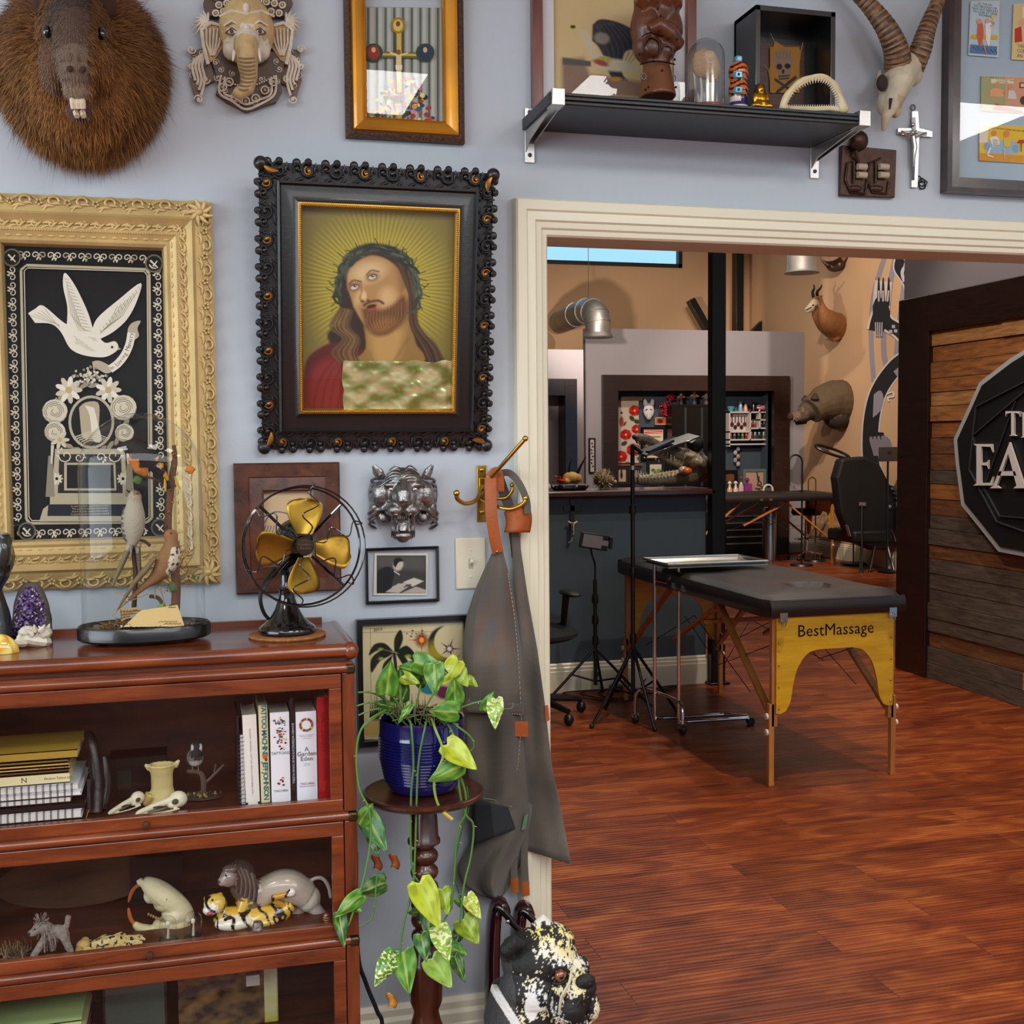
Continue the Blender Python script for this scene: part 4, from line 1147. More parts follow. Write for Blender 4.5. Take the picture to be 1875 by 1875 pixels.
m=M();m.grid(lambda u,v:P(lerp(924,970,u)-abs(u-.5)*2+4*sin(v*3),lerp(938-8*sin(u*pi),975,v)-14*u*(1-v),.06+.022*sin(u*pi)),10,8);m.build('leather_loop',leather,t,solid=.003)
for k,(x0,x1,y1) in enumerate(((938,942,1634),(958,962,1640))):
    m=M();m.tube(spl([P(x0+4,1520,.05),P(x0+2,1570,.046),P(x1,y1-26,.045)],4),.0085,8,'#5a554b',flat=.2,up=(0,-1,0));m.build('waist_tie',canvas,t)
    m=M();m.tube([P(x1,y1-26,.046),P(x1+1,y1,.046)],.0092,8,None,flat=.24,up=(0,-1,0));m.build('tie_end',leather,t)
def patch(pts,d,name,material,th=.002):
    m=M();m.prism([P(x,y,d) for x,y in pts],(0,-th,0));return m.build(name,material,t)
patch([(937,1320),(966,1321),(967,1349),(939,1348)],.07,'leather_patch',leather)
patch([(997,1292),(1003,1291),(1006,1318),(999,1322)],.068,'leather_patch',leather)
o=patch([(960,1493),(967,1488),(962,1517),(954,1520)],.072,'green_label',mat('green_label','#4f7d5a',.6));o['label']='small green woven label'
m=M()
def seam(pts,d=.095,n=5):
    pp=spl([P(x,y,d) for x,y in pts],12)
    for i in range(0,len(pp)-1,1):m.tube([pp[i],pp[i].lerp(pp[i+1],.6)],.0008,4)
seam([(930,1050),(942,1130),(950,1220),(955,1320)],.066);seam([(852,1300),(900,1305),(956,1308)],.083);seam([(860,1280),(860,1292),(930,1298),(940,1286)],.09)
seam([(955,1320),(948,1400),(938,1470)],.07);seam([(885,1462),(910,1466),(938,1478)],.075)
m.build('stitching',stitch,t)
m=M();m.grid(lambda u,v:P(lerp(851,958,u),lerp(1284,1304,v)+u*4,.092+.008*sin(u*pi)-.02*u),14,3,'#565047');m.build('pocket_edge',canvas,t,solid=.003)
O=Vector((.46,D,.824));P=Plane(O)
t=thing('framed_palm_print','black framed tattoo flash print of palm tree and crescent moon','picture',O)
f=M();ringframe(f,-.126,0,.128,.286,[(0,0),(0,.02),(.012,.02),(.012,.003)]);f.build('frame',black_lac,t,ang=25)
a=PArt(P,.004)
a.poly([(662,1144),(860,1140),(860,1352),(668,1354)],'#ddcfa0');a.build('mount',VC,t)
a=Paint(P,664,1146,858,1350,1.0,'#ddcfa0',d=.005)
a.line([(664,1158),(850,1156)],1,'#8d8366',1);a.line([(678,1150),(680,1345)],1,'#8d8366',1)
for pts in ([(722,1195),(705,1178),(685,1180),(675,1200),(690,1192),(706,1190)],[(722,1196),(700,1190),(680,1206),(680,1232),(695,1212),(712,1202)],[(722,1195),(722,1170),(733,1153),(738,1170),(730,1192)],[(724,1194),(745,1182),(765,1205),(768,1222),(750,1205),(735,1200)],[(724,1196),(740,1200),(752,1222),(752,1240),(738,1218)],[(720,1198),(702,1215),(700,1240),(712,1222)]):
    a.poly(curve2(pts,4),'#20251c',2);cx=sum(p[0] for p in pts)/6;cy=sum(p[1] for p in pts)/6;a.ell(cx,cy,5,3,'#8fae4a',.9,0,.8)
a.ell(756,1222,14,10,'#e0863a',.5);a.line(curve2([(722,1198),(725,1240),(716,1290)]),6,'#2a241a',2)
for (x,y,r,c_) in ((772,1172,24,'#c8502a'),(838,1160,12,'#c8502a'),(805,1172,8,'#c8502a'),(823,1188,22,'#4a2a3a'),(835,1210,10,'#8a3a2a')):
    if r>20:a.ell(x,y,r*.45,r*.5,'#2b1f1a',.9)
    for k in range(4 if r<20 else 8):
        an=k*pi/(2 if r<20 else 4);rr_=r if k % 2==0 or r<20 else r*.55
        a.poly([(x+rr_*cos(an),y+rr_*sin(an)),(x+r*.14*cos(an+.8),y+r*.14*sin(an+.8)),(x+r*.14*cos(an-.8),y+r*.14*sin(an-.8))],c_,1)
    a.ell(x,y,r*.16,r*.2,'#f1b63a' if r != 22 else '#efe4d6',.5)
a.ell(815,1180,32,34,'#26231f',.12);a.ell(800,1193,20,18,'#a8982e',.9,k=.9);a.ell(824,1175,29,30,'#ddcfa0',.08)
for (x,y,r,c_) in ((823,1188,20,'#5a3347'),):
    for k in range(10):
        an=k*pi/5;rr_=r if k % 2==0 else r*.5;a.poly([(x+rr_*cos(an),y+rr_*sin(an)),(x+3*cos(an+.8),y+3*sin(an+.8)),(x+3*cos(an-.8),y+3*sin(an-.8))],c_,1)
    a.ell(x,y,4,4,'#f3ead8',.4)
for k in range(12):a.ell(745+k*3+4*sin(k),1160+6*sin(k*2.1),1.3,1.3,'#3a3328',.6)
for k in range(26):a.poly([(676+k*4,1320),(678+k*4,1288-((k*7) % 23)),(682+k*4,1322)],'#23241c',1)
a.poly([(664,1318),(858,1312),(858,1350),(664,1350)],'#c9a95e',6,.7);a.ell(790,1262,22,10,'#1f7f86',.4);a.ell(812,1268,14,12,'#6a2450',.4)
a.build('print',VC,t)
a=PArt(P,.0065);a.text('2019',692,1153,6,'#4a4436',3);a.build('date',VC,t)
g=M();g.box(-.116,-.016,.01,.118,-.0155,.276);g.build('glass_pane',PANE,t,smooth=False)
# ---------------------------------------------------------------- the wall shelf and what stands on it
SZ=2.228;SY0,SY1=2.385,2.595;SX0,SX1=.728,1.473
t=thing('wall_shelf','black moulded-edge wall shelf on steel brackets above the doorway','shelf',(SX0,SY1,SZ-.025))
m=M();w_=SX1-SX0;dpt=SY1-SY0
m.box(.0,-dpt,0,w_,.003,.025)
for k,(z,e) in enumerate(((.021,.004),(.012,.006),(.004,.003))):m.box(.0,-dpt-e,z-.003,w_,-dpt,z+.003)
m.build('board',mat('black_shelf','#17181a',.42,noise=(30,.15)),t,bevel=.001)
for x in (0.006,w_-.022):
    b=M();sgx=x
    b.box(x-.004,-dpt-.012,-.004,x+.024,-dpt+.028,.03)
    b.box(x-.001,-dpt,.025,x+.021,0,.028);b.box(x+.0,-dpt,-.003,x+.02,.0,-.0)
    b.prism([(x,-dpt,-.002),(x,.002,-.002),(x,.002,-.05),(x,-.03,-.03)],(.003,0,0));b.prism([(x+.018,-dpt,-.002),(x+.018,.002,-.002),(x+.018,.002,-.03)],(.003,0,0))
    b.box(x-.001,0.0,-.072,x+.022,.005,.05)
    b.build('bracket',steel,t,bevel=.001)
    for z in (-.055,.04):M().lathe([(0,-.004),(.004,-.003),(.005,0)],(x+.0105,0,z),10,axis='Y').build('screw',mat('dark_screw','#4a4a4a',.35,1),t)
O=Vector((.9,D,SZ+.001));P=Plane(O)
t=thing('framed_landscape_print','red-brown framed tan landscape print with dark billowing shape, standing on shelf','picture',O)
xa=PY(966,60,D).x-O.x+.006;xb=PY(1264,60,D).x-O.x+.006
f=M();ringframe(f,xa,0,xb,.36,[(0,0.002),(0,.022),(.022,.022),(.024,.02),(.024,.008)]);f.build('frame',wood('red_brown_wood','#4a1e12','#7d3a22',(9,9,1),.3,.4,4),t,ang=25)
a=PArt(P,.008);
m=M();ringframe(m,xa+.024,.024,xb-.024,.336,[(0,.012),(.028,.012),(.028,.010)]);m.build('mat_board',mat('white_mat','#d9d8da',.8),t,smooth=False)
a=Paint(P,1008,-20,1245,185,1.2,'#d3ba86',d=.006)
a.poly(curve2([(1085,45),(1100,35),(1130,40),(1160,55),(1175,75),(1185,92),(1150,92),(1140,110),(1140,135),(1150,150),(1120,142),(1108,110),(1095,85),(1084,75)]),'#33343a',3)
for k in range(7):a.line(curve2([(1090+k*8,44),(1100+k*10,60+k),(1112+k*10,90),(1120+k*5,120)]),1.6,'#57575c',2,.7)
a.ell(1102,70,14,10,'#8d8577',.5,.2);a.poly([(1028,108),(1070,105),(1080,135),(1190,150),(1190,180),(1028,175)],'#8c6f5c',8,.8)
a.poly(curve2([(1060,55),(1075,58),(1100,100),(1150,112),(1170,130),(1105,128),(1080,100)]),'#cdbfa2',4,.8);a.ell(1047,49,9,6,'#cfc06a',.4);a.ell(1049,49,5,3,'#3a3420',.5)
a.poly([(1030,105),(1082,112),(1082,122),(1030,118)],'#59564f',3);a.ell(1105,110,14,7,'#a9a24a',.5);a.ell(1100,115,15,5,'#a5483c',.6,.3);a.ell(1128,145,10,4,'#b58a3c',.5)
a.build('print',VC,t)
g=M();g.box(xa+.024,-.0155,.024,xb-.024,-.015,.336);g.build('glass_pane',PANE,t,smooth=False)
O=Vector((.99,2.5,SZ+.001));P=Plane(O)
t=thing('leather_fist_sculpture','brown studded leather raised fist sculpture standing on shelf','sculpture',O)
m=M();LB='#5c3018'
m.tube([P(1203,181),P(1203,150),P(1202,120),P(1203,100)],[.055,.046,.038,.042],20,'#70401f',flat=.75)
m.ell(P(1198,85),(.052,.04,.045),'#5a301a',18,12);m.ell(P(1183,50),(.035,.04,.06),LB);m.ell(P(1222,55),(.035,.038,.05),LB);m.ell(P(1205,20),(.05,.04,.045),LB)
m.tube([P(1240,85,.02),P(1225,60,.04),P(1205,45,.045),P(1190,55,.04)],[.02,.02,.017,.014],10,LB)
for k in range(4):m.tube([P(1172+k*22,20-k*2,.0),P(1172+k*22,-5,.02),P(1176+k*20,5,.04)],.015,10,'#66351a')
m.ell(P(1195,84,.035),(.022,.012,.024),'#502a18');m.ell(P(1220,92,.032),(.02,.012,.018),'#502a18')
blob(m,.0035,3,'body',mat('brown_leather_gloss',None,.38,coat=.12,noise=(18,.25),bump=(120,.2)),t)
m=M();R=random.Random(6)
for (x,y) in ((1165,178),(1188,178),(1210,168),(1232,178),(1165,155),(1175,170),(1237,160),(1158,120),(1170,100),(1190,118),(1228,115),(1165,78),(1185,60),(1215,52),(1230,80),(1238,40),(1213,78),(1200,38),(1229,95),(1205,135),(1180,165),(1195,25)):
    q=P(x,y,.02);q.y=-.043 if y>100 else-.05;
    if abs(x-1203)>28:q.y=-.022
    if abs(x-1203)>34:continue
    m.ell(q,.0028,None,7,5)
m.build('studs',mat('dark_stud','#2a1a12',.3,.8),t)
for (x,y) in ((1178,140),(1233,143)):
    m=M();q=P(x,y,.035);m.tube([(q.x+.006*cos(b),q.y,q.z+.007*sin(b)) for b in [2*pi*k/10 for k in range(10)]],.0014,5,closed=True);m.build('ring',mat('dark_screw'),t)
m=M()
for pts in ([(1172,118),(1200,112),(1236,118)],[(1180,85),(1190,70),(1205,78),(1210,98)],[(1210,98),(1218,84),(1230,88),(1232,104)],[(1175,68),(1190,60),(1215,66),(1240,50)]):
    m.tube(spl([P(x,y,.046) for x,y in pts],4),.0015,5)
m.build('seam',mat('dark_stud'),t)
O=Vector((PY(1292,186,2.46).x,2.46,SZ+.001));P=Plane(O)
t=thing('small_glass_dome','narrow glass dome on round orange wooden base on the shelf','glass dome',O)
M().lathe([(0,0),(.05,0),(.05,.008),(.046,.012),(0,.012)],n=32).build('base',wood('orange_wood','#8a3f1c','#b8602e',(1,1,8),.35,.3,5),t)
pr_=[(.042,.012),(.042,.12)]+[(.042*cos(b),.12+.042*sin(b)) for b in [pi/2*k/8 for k in range(1,9)]]
M().lathe(pr_,n=32).build('glass_cover',mat('frosted_dome',None,.3) if 0 else glass_mat('dusty_glass',(.82,.84,.84),.10,.6,.12),t)
t2=thing('paper_nautilus','crinkled cream paper-like shell on white stem inside the narrow dome','shell',O+Vector((0,0,.0125)))
m=M();R=random.Random(8)
m.ell((-.005,0,.094),(.028,.02,.034),'#c9a07a',16,12);m.ell((.012,-.010,.082),(.018,.014,.032),'#d9b892');m.ell((.004,-.016,.105),(.014,.010,.014),'#dcc09c');m.tube([(.0,-.012,.085),(.006,-.016,.07),(.008,-.012,.055)],[.014,.010,.003],8,'#d2ab80')
blob(m,.0028,2,'shell',mat('papery',None,.8,bump=(140,1.)),t2)
m=M();m.tube([(.008,0,0),(.01,-.004,.05),(.012,0,.09)],[.007,.0065,.004],8,'#e6dccb');m.tube([(-.014,0,0),(-.01,-.002,.03),(-.012,0,.07)],[.004,.003,.003],7,'#d9cdb8');m.build('stem',VCM,t2)
O=Vector((PY(1352,190,2.45).x,2.45,SZ+.001));P=Plane(O)
t=thing('tiger_totem','orange and black tiger striped ceramic totem with turquoise eyes','figurine',O)
m=M()
def tot(u,v):
    a_=u*2*pi;r_=.021*(1+.08*sin(v*18))*(1 if v<.88 else sqrt(max(0.02,1-((v-.88)/.12)**2)))
    return (r_*cos(a_),r_*sin(a_),v*.115)
def totc(u,v):
    if v<.14:return C('#d9cfc0')[:3]
    if v<.3 and u<.95:return C('#3a2d66')[:3] if .72<u<.95 or v<.2 else C('#d9cfc0')[:3]
    return C('#111')[:3] if sin(v*60+3*sin(u*14)+u*6)>.25 else C('#cf5f1c')[:3]
m.grid(tot,40,60,totc);m.build('body',VCG,t)
for z in (.045,.078):
    m=M();m.box(-.019,-.026,z-.007,-.002,-.012,z+.007,'#3fa7c4');m.build('eye_panel',VCG,t,bevel=.002);M().ell((-.012,-.027,z),(.003,.002,.003),'#10222a').build('pupil',VCG,t)
M().box(-.008,-.007,.112,.007,.007,.126,'#3fa7c4').build('cap',VCG,t,bevel=.003)
O=Vector((PY(1393,192,2.42).x,2.42,SZ+.001));P=Plane(O)
t=thing('gold_buddha','small gold hooded seated buddha figurine on the shelf edge','figurine',O)
m=M();m.ell((0,0,.008),(.026,.018,.009));m.ell((-.014,-.008,.009),(.013,.01,.007));m.ell((.014,-.008,.009),(.013,.01,.007));m.ell((0,.002,.024),(.017,.013,.018));m.ell((0,0,.047),(.0085,.009,.011))
m.ell((-.014,0,.026),(.006,.008,.014));m.ell((.014,0,.026),(.006,.008,.014));m.tube([(-.014,-.006,.018),(0,-.015,.014),(.014,-.006,.018)],.004,6)
m.ell((0,-.009,.047),(.002,.003,.003));blob(m,.0018,2,'body',mat('gold_leaf','#c9992e',.3,1.,noise=(60,.4)),t)
m=M();m.lathe([(.018,.0),(.017,.02),(.013,.045),(.011,.058),(0,.062)],(0,.006,0),16,sy=.8);m.build('hood',mat('dark_bronze','#4a3218',.4,.8),t)
O=Vector((PY(1455,190,2.5).x,2.53,SZ+.001));P=Plane(O)
t=thing('shadow_box','deep black shadow box with painted skull on stretched leather','picture',O,rz=radians(0))
xa=PY(1384,40,2.48).x-O.x;xb=PY(1530,60,2.48).x-O.x;zt=PY(1384,8,2.48).z-O.z
m=M();m.box(xa,-.05,0,xa+.012,.06,zt);m.box(xb-.012,-.05,0,xb,.06,zt);m.box(xa,-.05,zt-.012,xb,.06,zt);m.box(xa,-.05,0,xb,.06,.012);m.box(xa,.05,0,xb,.062,zt)
m.build('box',black_lac,t,smooth=False,bevel=.001)
m=M();m.box(xa+.022,.04,.012,xb-.03,.05,zt-.05);m.build('back_board',wood('shadow_wood','#3a1c12','#5c3020',(2,2,14),.5,.1,6),t,smooth=False)
PB=Plane(O+Vector((0,.04,0)))
def s3(pts):return [PB(x,y,.001)+Vector((0,.04,0)) for x,y in pts]
m=M();m.prism(s3([(1418,75),(1438,88),(1448,90),(1467,92),(1461,130),(1464,150),(1445,168),(1432,165),(1415,172),(1409,150),(1406,130),(1412,115),(1413,95)]),(0,-.002,0));m.build('leather_piece',mat('yellow_leather','#a9752a',.7,noise=(20,.3)),t)
PB2=Plane(O+Vector((0,.036,0)))
class _Q:
    def __call__(s,px,py,d=0):q=PB2(px,py,d);q.y+=.036;return q
a=Paint(_Q(),1410,86,1464,170,.8,'#a9752a',d=0)
a.ell(1434,110,18,20,'#8d7560',.25);a.ell(1436,133,12,14,'#8d7560',.3);a.ell(1427,122,5.5,5.5,'#241810',.4);a.ell(1442,121,5.5,5,'#241810',.4);a.ell(1434,131,2.6,4,'#241810',.5)
a.line([(1426,140),(1446,138)],2,'#2b1d12',1);a.line([(1427,145),(1444,143)],2,'#2b1d12',1)
for k in range(6):a.line([(1427+k*3.4,137),(1427+k*3.4,147)],.8,'#2b1d12',.6)
a.line([(1424,168),(1456,142)],6,'#3a3028',1.5);a.line([(1452,168),(1420,146)],5,'#3a3028',1.5)
for k in range(5):a.line([(1420+k*7,95),(1424+k*5,108)],1,'#4a3626',1,.6)
a.build('skull_painting',VCM,t)
m=M()
for p0,p1 in (((1418,75),(1410,60)),((1467,92),(1470,78)),((1408,130),(1398,118)),((1464,150),(1476,158))):m.tube(s3([p0,p1]),.0008,4)
m.build('cord',mat('cord','#b8a488',.8),t)
O=Vector((PY(1488,200,2.41).x,2.41,SZ+.001));P=Plane(O)
t=thing('shark_jaw','cream toothed shark jaw standing open on the shelf end','shark jaw',O)
bone=mat('cream_bone',None,.55,noise=(25,.2),bump=(60,.25))
m=M();up_=[(1432,197),(1442,175),(1460,155),(1482,144),(1506,142),(1524,152),(1534,170),(1542,190),(1548,203)]
m.tube(spl([P(x,y,.01) for x,y in up_],5),[.0065+.002*abs(sin(i*.4)) for i in range(41)],8,'#d9c99e')
m.tube(spl([P(x,y,.005) for x,y in ((1432,197),(1452,199),(1490,200),(1520,199),(1548,203))],5),.006,8,'#d9c99e');m.ell(P(1436,197,.01),(.012,.009,.009),'#cdbb8c');m.ell(P(1545,200,.01),(.012,.009,.010),'#cdbb8c')
m.build('jaw',bone,t)
q=M();pp=spl([P(x,y,.014) for x,y in up_],4);cz=P(1490,185,.01)
for k,p_ in enumerate(pp):d_=(cz-p_).normalized();q.tube([p_+d_*.004,p_+d_*.0125],[.0022,.0003],4,'#efe6cf')
for k in range(22):p_=P(1446+k*4.2,196,.006);q.tube([p_,p_+Vector((0,0,.006))],[.0018,.0003],4,'#efe6cf')
q.build('teeth',bone,t)
O=PY(1645,140,D);P=Plane(O)
t=thing('goat_skull','mounted goat skull with long ridged brown horns on the wall','skull mount',O)
m=M();BN_='#c9bda2'
m.tube([P(1660,120,.045),P(1645,150,.07),P(1635,185,.075),P(1622,215,.07),P(1617,240,.06)],[.04,.036,.024,.012,.005],14,BN_)
m.ell(P(1655,125,.05),(.045,.04,.03),BN_);m.ell(P(1630,155,.055),(.028,.025,.03),'#bdb094');m.ell(P(1668,140,.05),(.026,.03,.025),BN_);m.ell(P(1618,190,.06),(.016,.02,.03),BN_);m.ell(P(1640,195,.065),(.014,.018,.028),'#b5a684')
m.tube([P(1612,130,.03),P(1608,150,.05),P(1614,172,.06)],.006,8,BN_)
blob(m,.003,2,'skull',mat('old_bone',None,.6,noise=(18,.25),bump=(40,.4)),t)
m=M();
for i in range(14):m.ell(P(1615,152,.078),(.014,.01,.02),'#2a2018',12,8) if i==0 else None
m.tube([P(1631,180,.096),P(1629,200,.094)],[.004,.002],6,'#1d1510');m.build('eye_socket',VCM,t)
horn=mat('ridged_horn',None,.5,noise=(14,.35,(1,1,4)))
for pts,r0 in (([(1645,122,.06),(1640,90,.075),(1625,55,.08),(1600,20,.07),(1570,-10,.06),(1530,-40,.05)],.034),([(1670,124,.05),(1686,90,.07),(1695,60,.075),(1708,25,.07),(1728,-20,.06),(1745,-50,.05)],.030)):
    pp=spl([P(*q) for q in pts],12);n_=len(pp);R_=[r0*(1-.65*i/n_)*(1+.035*sin(i*2.2)) for i in range(n_)]
    m=M();a0=len(m.f);m.tube(pp,R_,14,'#6b4a2c')
    for i in range(len(m.c)):m.c[i]=mixc('#38251a','#8f6a41',.5+.5*sin((i//14)*2.2+mnoise.noise(Vector((i*.3,0,0)))*3))
    m.build('horn',horn,t)
O=PY(1672,340,D);P=Plane(O)
t=thing('wall_crucifix','silver and black crucifix hanging between goat skull and postcard frame','crucifix',O)
m=M();m.prism([P(x,y,.001) for x,y in [(1667,205),(1678,205),(1680,236),(1704,242),(1704,252),(1680,250),(1677,344),(1666,344),(1668,250),(1641,246),(1642,236),(1668,236)]],(0,-.007,0));m.build('cross',steel,t)
m=M();m.prism([P(x,y,.0085) for x,y in [(1669,215),(1676,215),(1677,239),(1697,243),(1697,249),(1677,247),(1674,330),(1669,330),(1670,247),(1650,244),(1650,239),(1670,239)]],(0,-.001,0));m.build('inlay',black_lac,t)
m=M();m.tube([P(1650,240,.014),P(1662,248,.016),P(1672,252,.017),P(1684,249,.016),P(1696,243,.014)],.0026,6);m.tube([P(1672,250,.018),P(1675,270,.02),P(1673,285,.02),P(1672,305,.016)],[.006,.0065,.005,.003],8);m.ell(P(1671,243,.022),.0055,None,8,6);m.ell(P(1672,228,.011),(.005,.003,.005))
for a_ in range(8):m.tube([P(1673,244,.012),P(1673+9*cos(a_*.785),244+9*sin(a_*.785),.012)],[.0016,.0004],4)
m.build('figure',steel,t)
m=M();m.tube([(O.x*0+P(1672,198,.005).x+.006*cos(b),-.005,P(1672,198).z+.007*sin(b)) for b in [2*pi*k/12 for k in range(12)]],.0015,5,closed=True);m.build('hanging_ring',mat('dark_screw'),t)
O=PY(1687,336,D);P=Plane(O)
t=thing('small_iron_ornament','tiny black openwork iron ornament at foot of the silver crucifix','ornament',O)
m=M()
for k in range(3):m.tube([P(1684+6*cos(b)+(4 if k else-3),334+(k-1)*5+7*sin(b),.004) for b in [2*pi*j/9 for j in range(9)]],.0014,5,closed=True)
m.tube([P(1688,326,.004),P(1698,333,.004),P(1693,345,.004),P(1684,346,.004)],.0014,5);m.build('ironwork',mat('black_iron','#141414',.4,.6),t)
O=PY(1585,362,D);P=Plane(O)
t=thing('bronze_coil_plaque','dark bronze plaque with round knob and paired wire coils','plaque',O)
BZ=mat('dark_bronze_cast','#4a342a',.42,.7,noise=(30,.4),bump=(60,.6))
m=M();m.prism([P(x,y,.001) for x,y in [(1536,268),(1636,277),(1633,364),(1534,360)]],(0,-.014,0));m.build('plate',BZ,t,bevel=.002)
m=M();q=P(1572,258,.03);m.ell(q,(.024,.02,.025),None,18,12);m.tube([P(1566,275,.03),P(1572,300,.02)],[.006,.004],6);m.build('ball_knob',BZ,t)
for x in (1562,1602):
    m=M();m.tube([P(x+10,290,.018),P(x-10,298,.018),P(x-14,330,.018),P(x-4,352,.018),P(x+22,355,.018),P(x+26,332,.018)],.003,6);m.ell(P(x+4,345,.02),(.018,.006,.008));m.tube([P(x+2,295,.02),P(x+2,335,.02)],.0025,6);m.build('cast_frame',BZ,t)
    for y in (305,320):m=M();m.tube([P(x+8,y,.024),P(x+24,y+1,.024)],.008,12);m.build('coil',mat('coil_cream','#b8a58c',.6,noise=(300,.3,(12,1,1))),t)
O=PY(1880,360,D);P=Plane(O)
t=thing('framed_postcards','large dark wood frame holding five vintage comic postcards on pale blue','picture',O)
xa=PY(1721,355,D).x-O.x;xb=xa+.75;z0=PY(1721,355,D).z-O.z
ringf=M();ringframe(ringf,xa,z0,xb,z0+.62,[(0,0),(0,.03),(.012,.032),(.013,.026),(.038,.024),(.038,.006)]);ringf.build('frame',wood('dark_walnut','#1d120d','#3f281c',(3,3,3),.28,.5,5),t,ang=25)
m=M();m.box(xa+.03,-.008,z0+.03,xb-.03,-.004,z0+.59);m.build('backing',mat('pale_blue_board','#a9bcc8',.8),t,smooth=False)
cards=[((1777,3),(1829,3),(1827,105),(1773,101),'#bfd6dc',0),((1856,8),(1912,8),(1910,112),(1852,109),'#e3c98a',1),((1797,139),(1880,141),(1880,208),(1796,203),'#d6a07c',2),((1794,230),(1880,231),(1880,299),(1793,294),'#e8c23e',3)]
for (A_,B_,C_,D_,bg,kind) in cards:
    a=PArt(P,.013);a.poly([A_,B_,C_,D_],bg)
    x0,y0=A_;w_=B_[0]-A_[0];h_=D_[1]-A_[1]
    a.m.prism([P(x,y,.010) for x,y in (A_,B_,C_,D_)],(0,-.0025,0),'#e6dcc0')
    if kind==0:
        for k,s_ in enumerate(('SO, TAILOR-','YOU BROUGHT ME','WAY OUT HERE JUST','TO LOOK AT YOUR','ETCHING!')):a.text(s_,x0+w_*.52,y0+5+k*5.2,4.6,'#22262a',-2)
        a.poly([(x0+1,y0+60),(x0+w_-2,y0+62),(x0+w_-3,y0+70),(x0,y0+68)],'#d9b23a');a.poly([(x0,y0+78),(x0+w_-3,y0+82),(x0+w_-4,y0+98),(x0-2,y0+94)],'#5b7fa8')
        for k in range(6):a.line([(x0+4+k*8,y0+82+k),(x0+14+k*7,y0+90+k)],1.2,'#2c4562')
        a.ell(x0+42,y0+28,4,4,'#e8d23a');a.poly(curve2([(x0+14,y0+38),(x0+22,y0+40),(x0+24,y0+60),(x0+18,y0+82),(x0+12,y0+62)],4),'#d9624a');a.ell(x0+16,y0+36,5,5,'#e0a070');a.poly(curve2([(x0+27,y0+40),(x0+38,y0+40),(x0+37,y0+62),(x0+34,y0+82),(x0+28,y0+70)],4),'#f0ece2');a.ell(x0+31,y0+35,4,5,'#e0b090');a.line([(x0+36,y0+46),(x0+44,y0+40),(x0+38,y0+34)],3,'#e0a878');a.line([(x0+22,y0+72),(x0+30,y0+98)],2,'#e0a070')
    if kind==1:
        for k,s_ in enumerate(('"HELLO','COME UP','AN ETCH')):a.text(s_,x0+6,y0+76+k*9,7,'#3a2a1c',0,'LEFT')
        a.poly([(x0+2,y0+45),(x0+14,y0+40),(x0+16,y0+68),(x0+2,y0+70)],'#c23a2c');a.ell(x0+14,y0+34,6,7,'#e6b48c');a.poly([(x0+16,y0+5),(x0+40,y0+5),(x0+40,y0+26),(x0+16,y0+24)],'#f3e7c4')
    if kind==2:
        a.poly([A_,(x0+44,y0+1),(x0+44,y0+62),D_],'#a9a878');a.poly([(x0+26,y0+50),C_,(1880,207),(x0+20,y0+62)],'#c03a34');a.poly([(x0+18,y0+4),(x0+60,y0+6),(x0+60,y0+14),(x0+18,y0+13)],'#e8dfb8')
        a.text('THE PAIN IS RIGHT HERE,',x0+39,y0+6.5,3.8,'#22201c',-2);a.text('DOCTOR!',x0+39,y0+11,3.8,'#22201c',-2)
        a.poly(curve2([(x0+16,y0+26),(x0+26,y0+22),(x0+38,y0+26),(x0+40,y0+38),(x0+16,y0+38)],4),'#e6a878');a.ell(x0+29,y0+16,4.5,5.5,'#d99868');a.line([(x0+38,y0+26),(x0+42,y0+32),(x0+30,y0+35)],3,'#e6a878')
        a.poly(curve2([(x0+50,y0+26),(x0+60,y0+28),(x0+64,y0+42),(x0+48,y0+42)],4),'#d9d2cf');a.ell(x0+53,y0+21,4,5,'#d99868');a.poly([(x0+70,y0+12),(x0+80,y0+12),(x0+80,y0+22),(x0+70,y0+22)],'#8a3a2a');a.poly([(x0+72,y0+14),(x0+78,y0+14),(x0+78,y0+20),(x0+72,y0+20)],'#d9c9a0');a.ell(x0+78,y0+45,7,8,'#4a3a30')
    if kind==3:
        a.poly([A_,(x0+16,y0),(x0+14,y0+30),(x0-1,y0+32)],'#e6dcc4');a.poly([(x0-1,y0+50),(x0+88,y0+55),(x0+88,y0+68),(x0-1,y0+64)],'#d99a2c')
        a.text("I DO WHAT I MUST, IT'S THAT YOU'RE THE ONLY GIRL...",x0+42,y0+6.5,3.3,'#2a221a',-1.5)
        a.poly(curve2([(x0+10,y0+32),(x0+22,y0+28),(x0+66,y0+30),(x0+68,y0+52),(x0+12,y0+50)],3),'#9fbccb');a.ell(x0+13,y0+38,6,7,'#8aa9bb');a.ell(x0+65,y0+42,6,7,'#8aa9bb')
        a.poly(curve2([(x0+18,y0+22),(x0+32,y0+20),(x0+36,y0+34),(x0+24,y0+38)],4),'#efe6d8');a.ell(x0+26,y0+14,5,5,'#d98a5a')
        for k in range(4):a.line([(x0+24,y0+26+k*3),(x0+34,y0+27+k*3)],1,'#333')
        a.poly(curve2([(x0+44,y0+22),(x0+54,y0+24),(x0+56,y0+38),(x0+44,y0+38)],4),'#e0c24a');a.ell(x0+49,y0+15,5.5,6,'#e08a4a');a.line([(x0+44,y0+40),(x0+46,y0+62)],3,'#e6b48c');a.line([(x0+20,y0+40),(x0+14,y0+54),(x0+26,y0+58)],3,'#efe6d8')
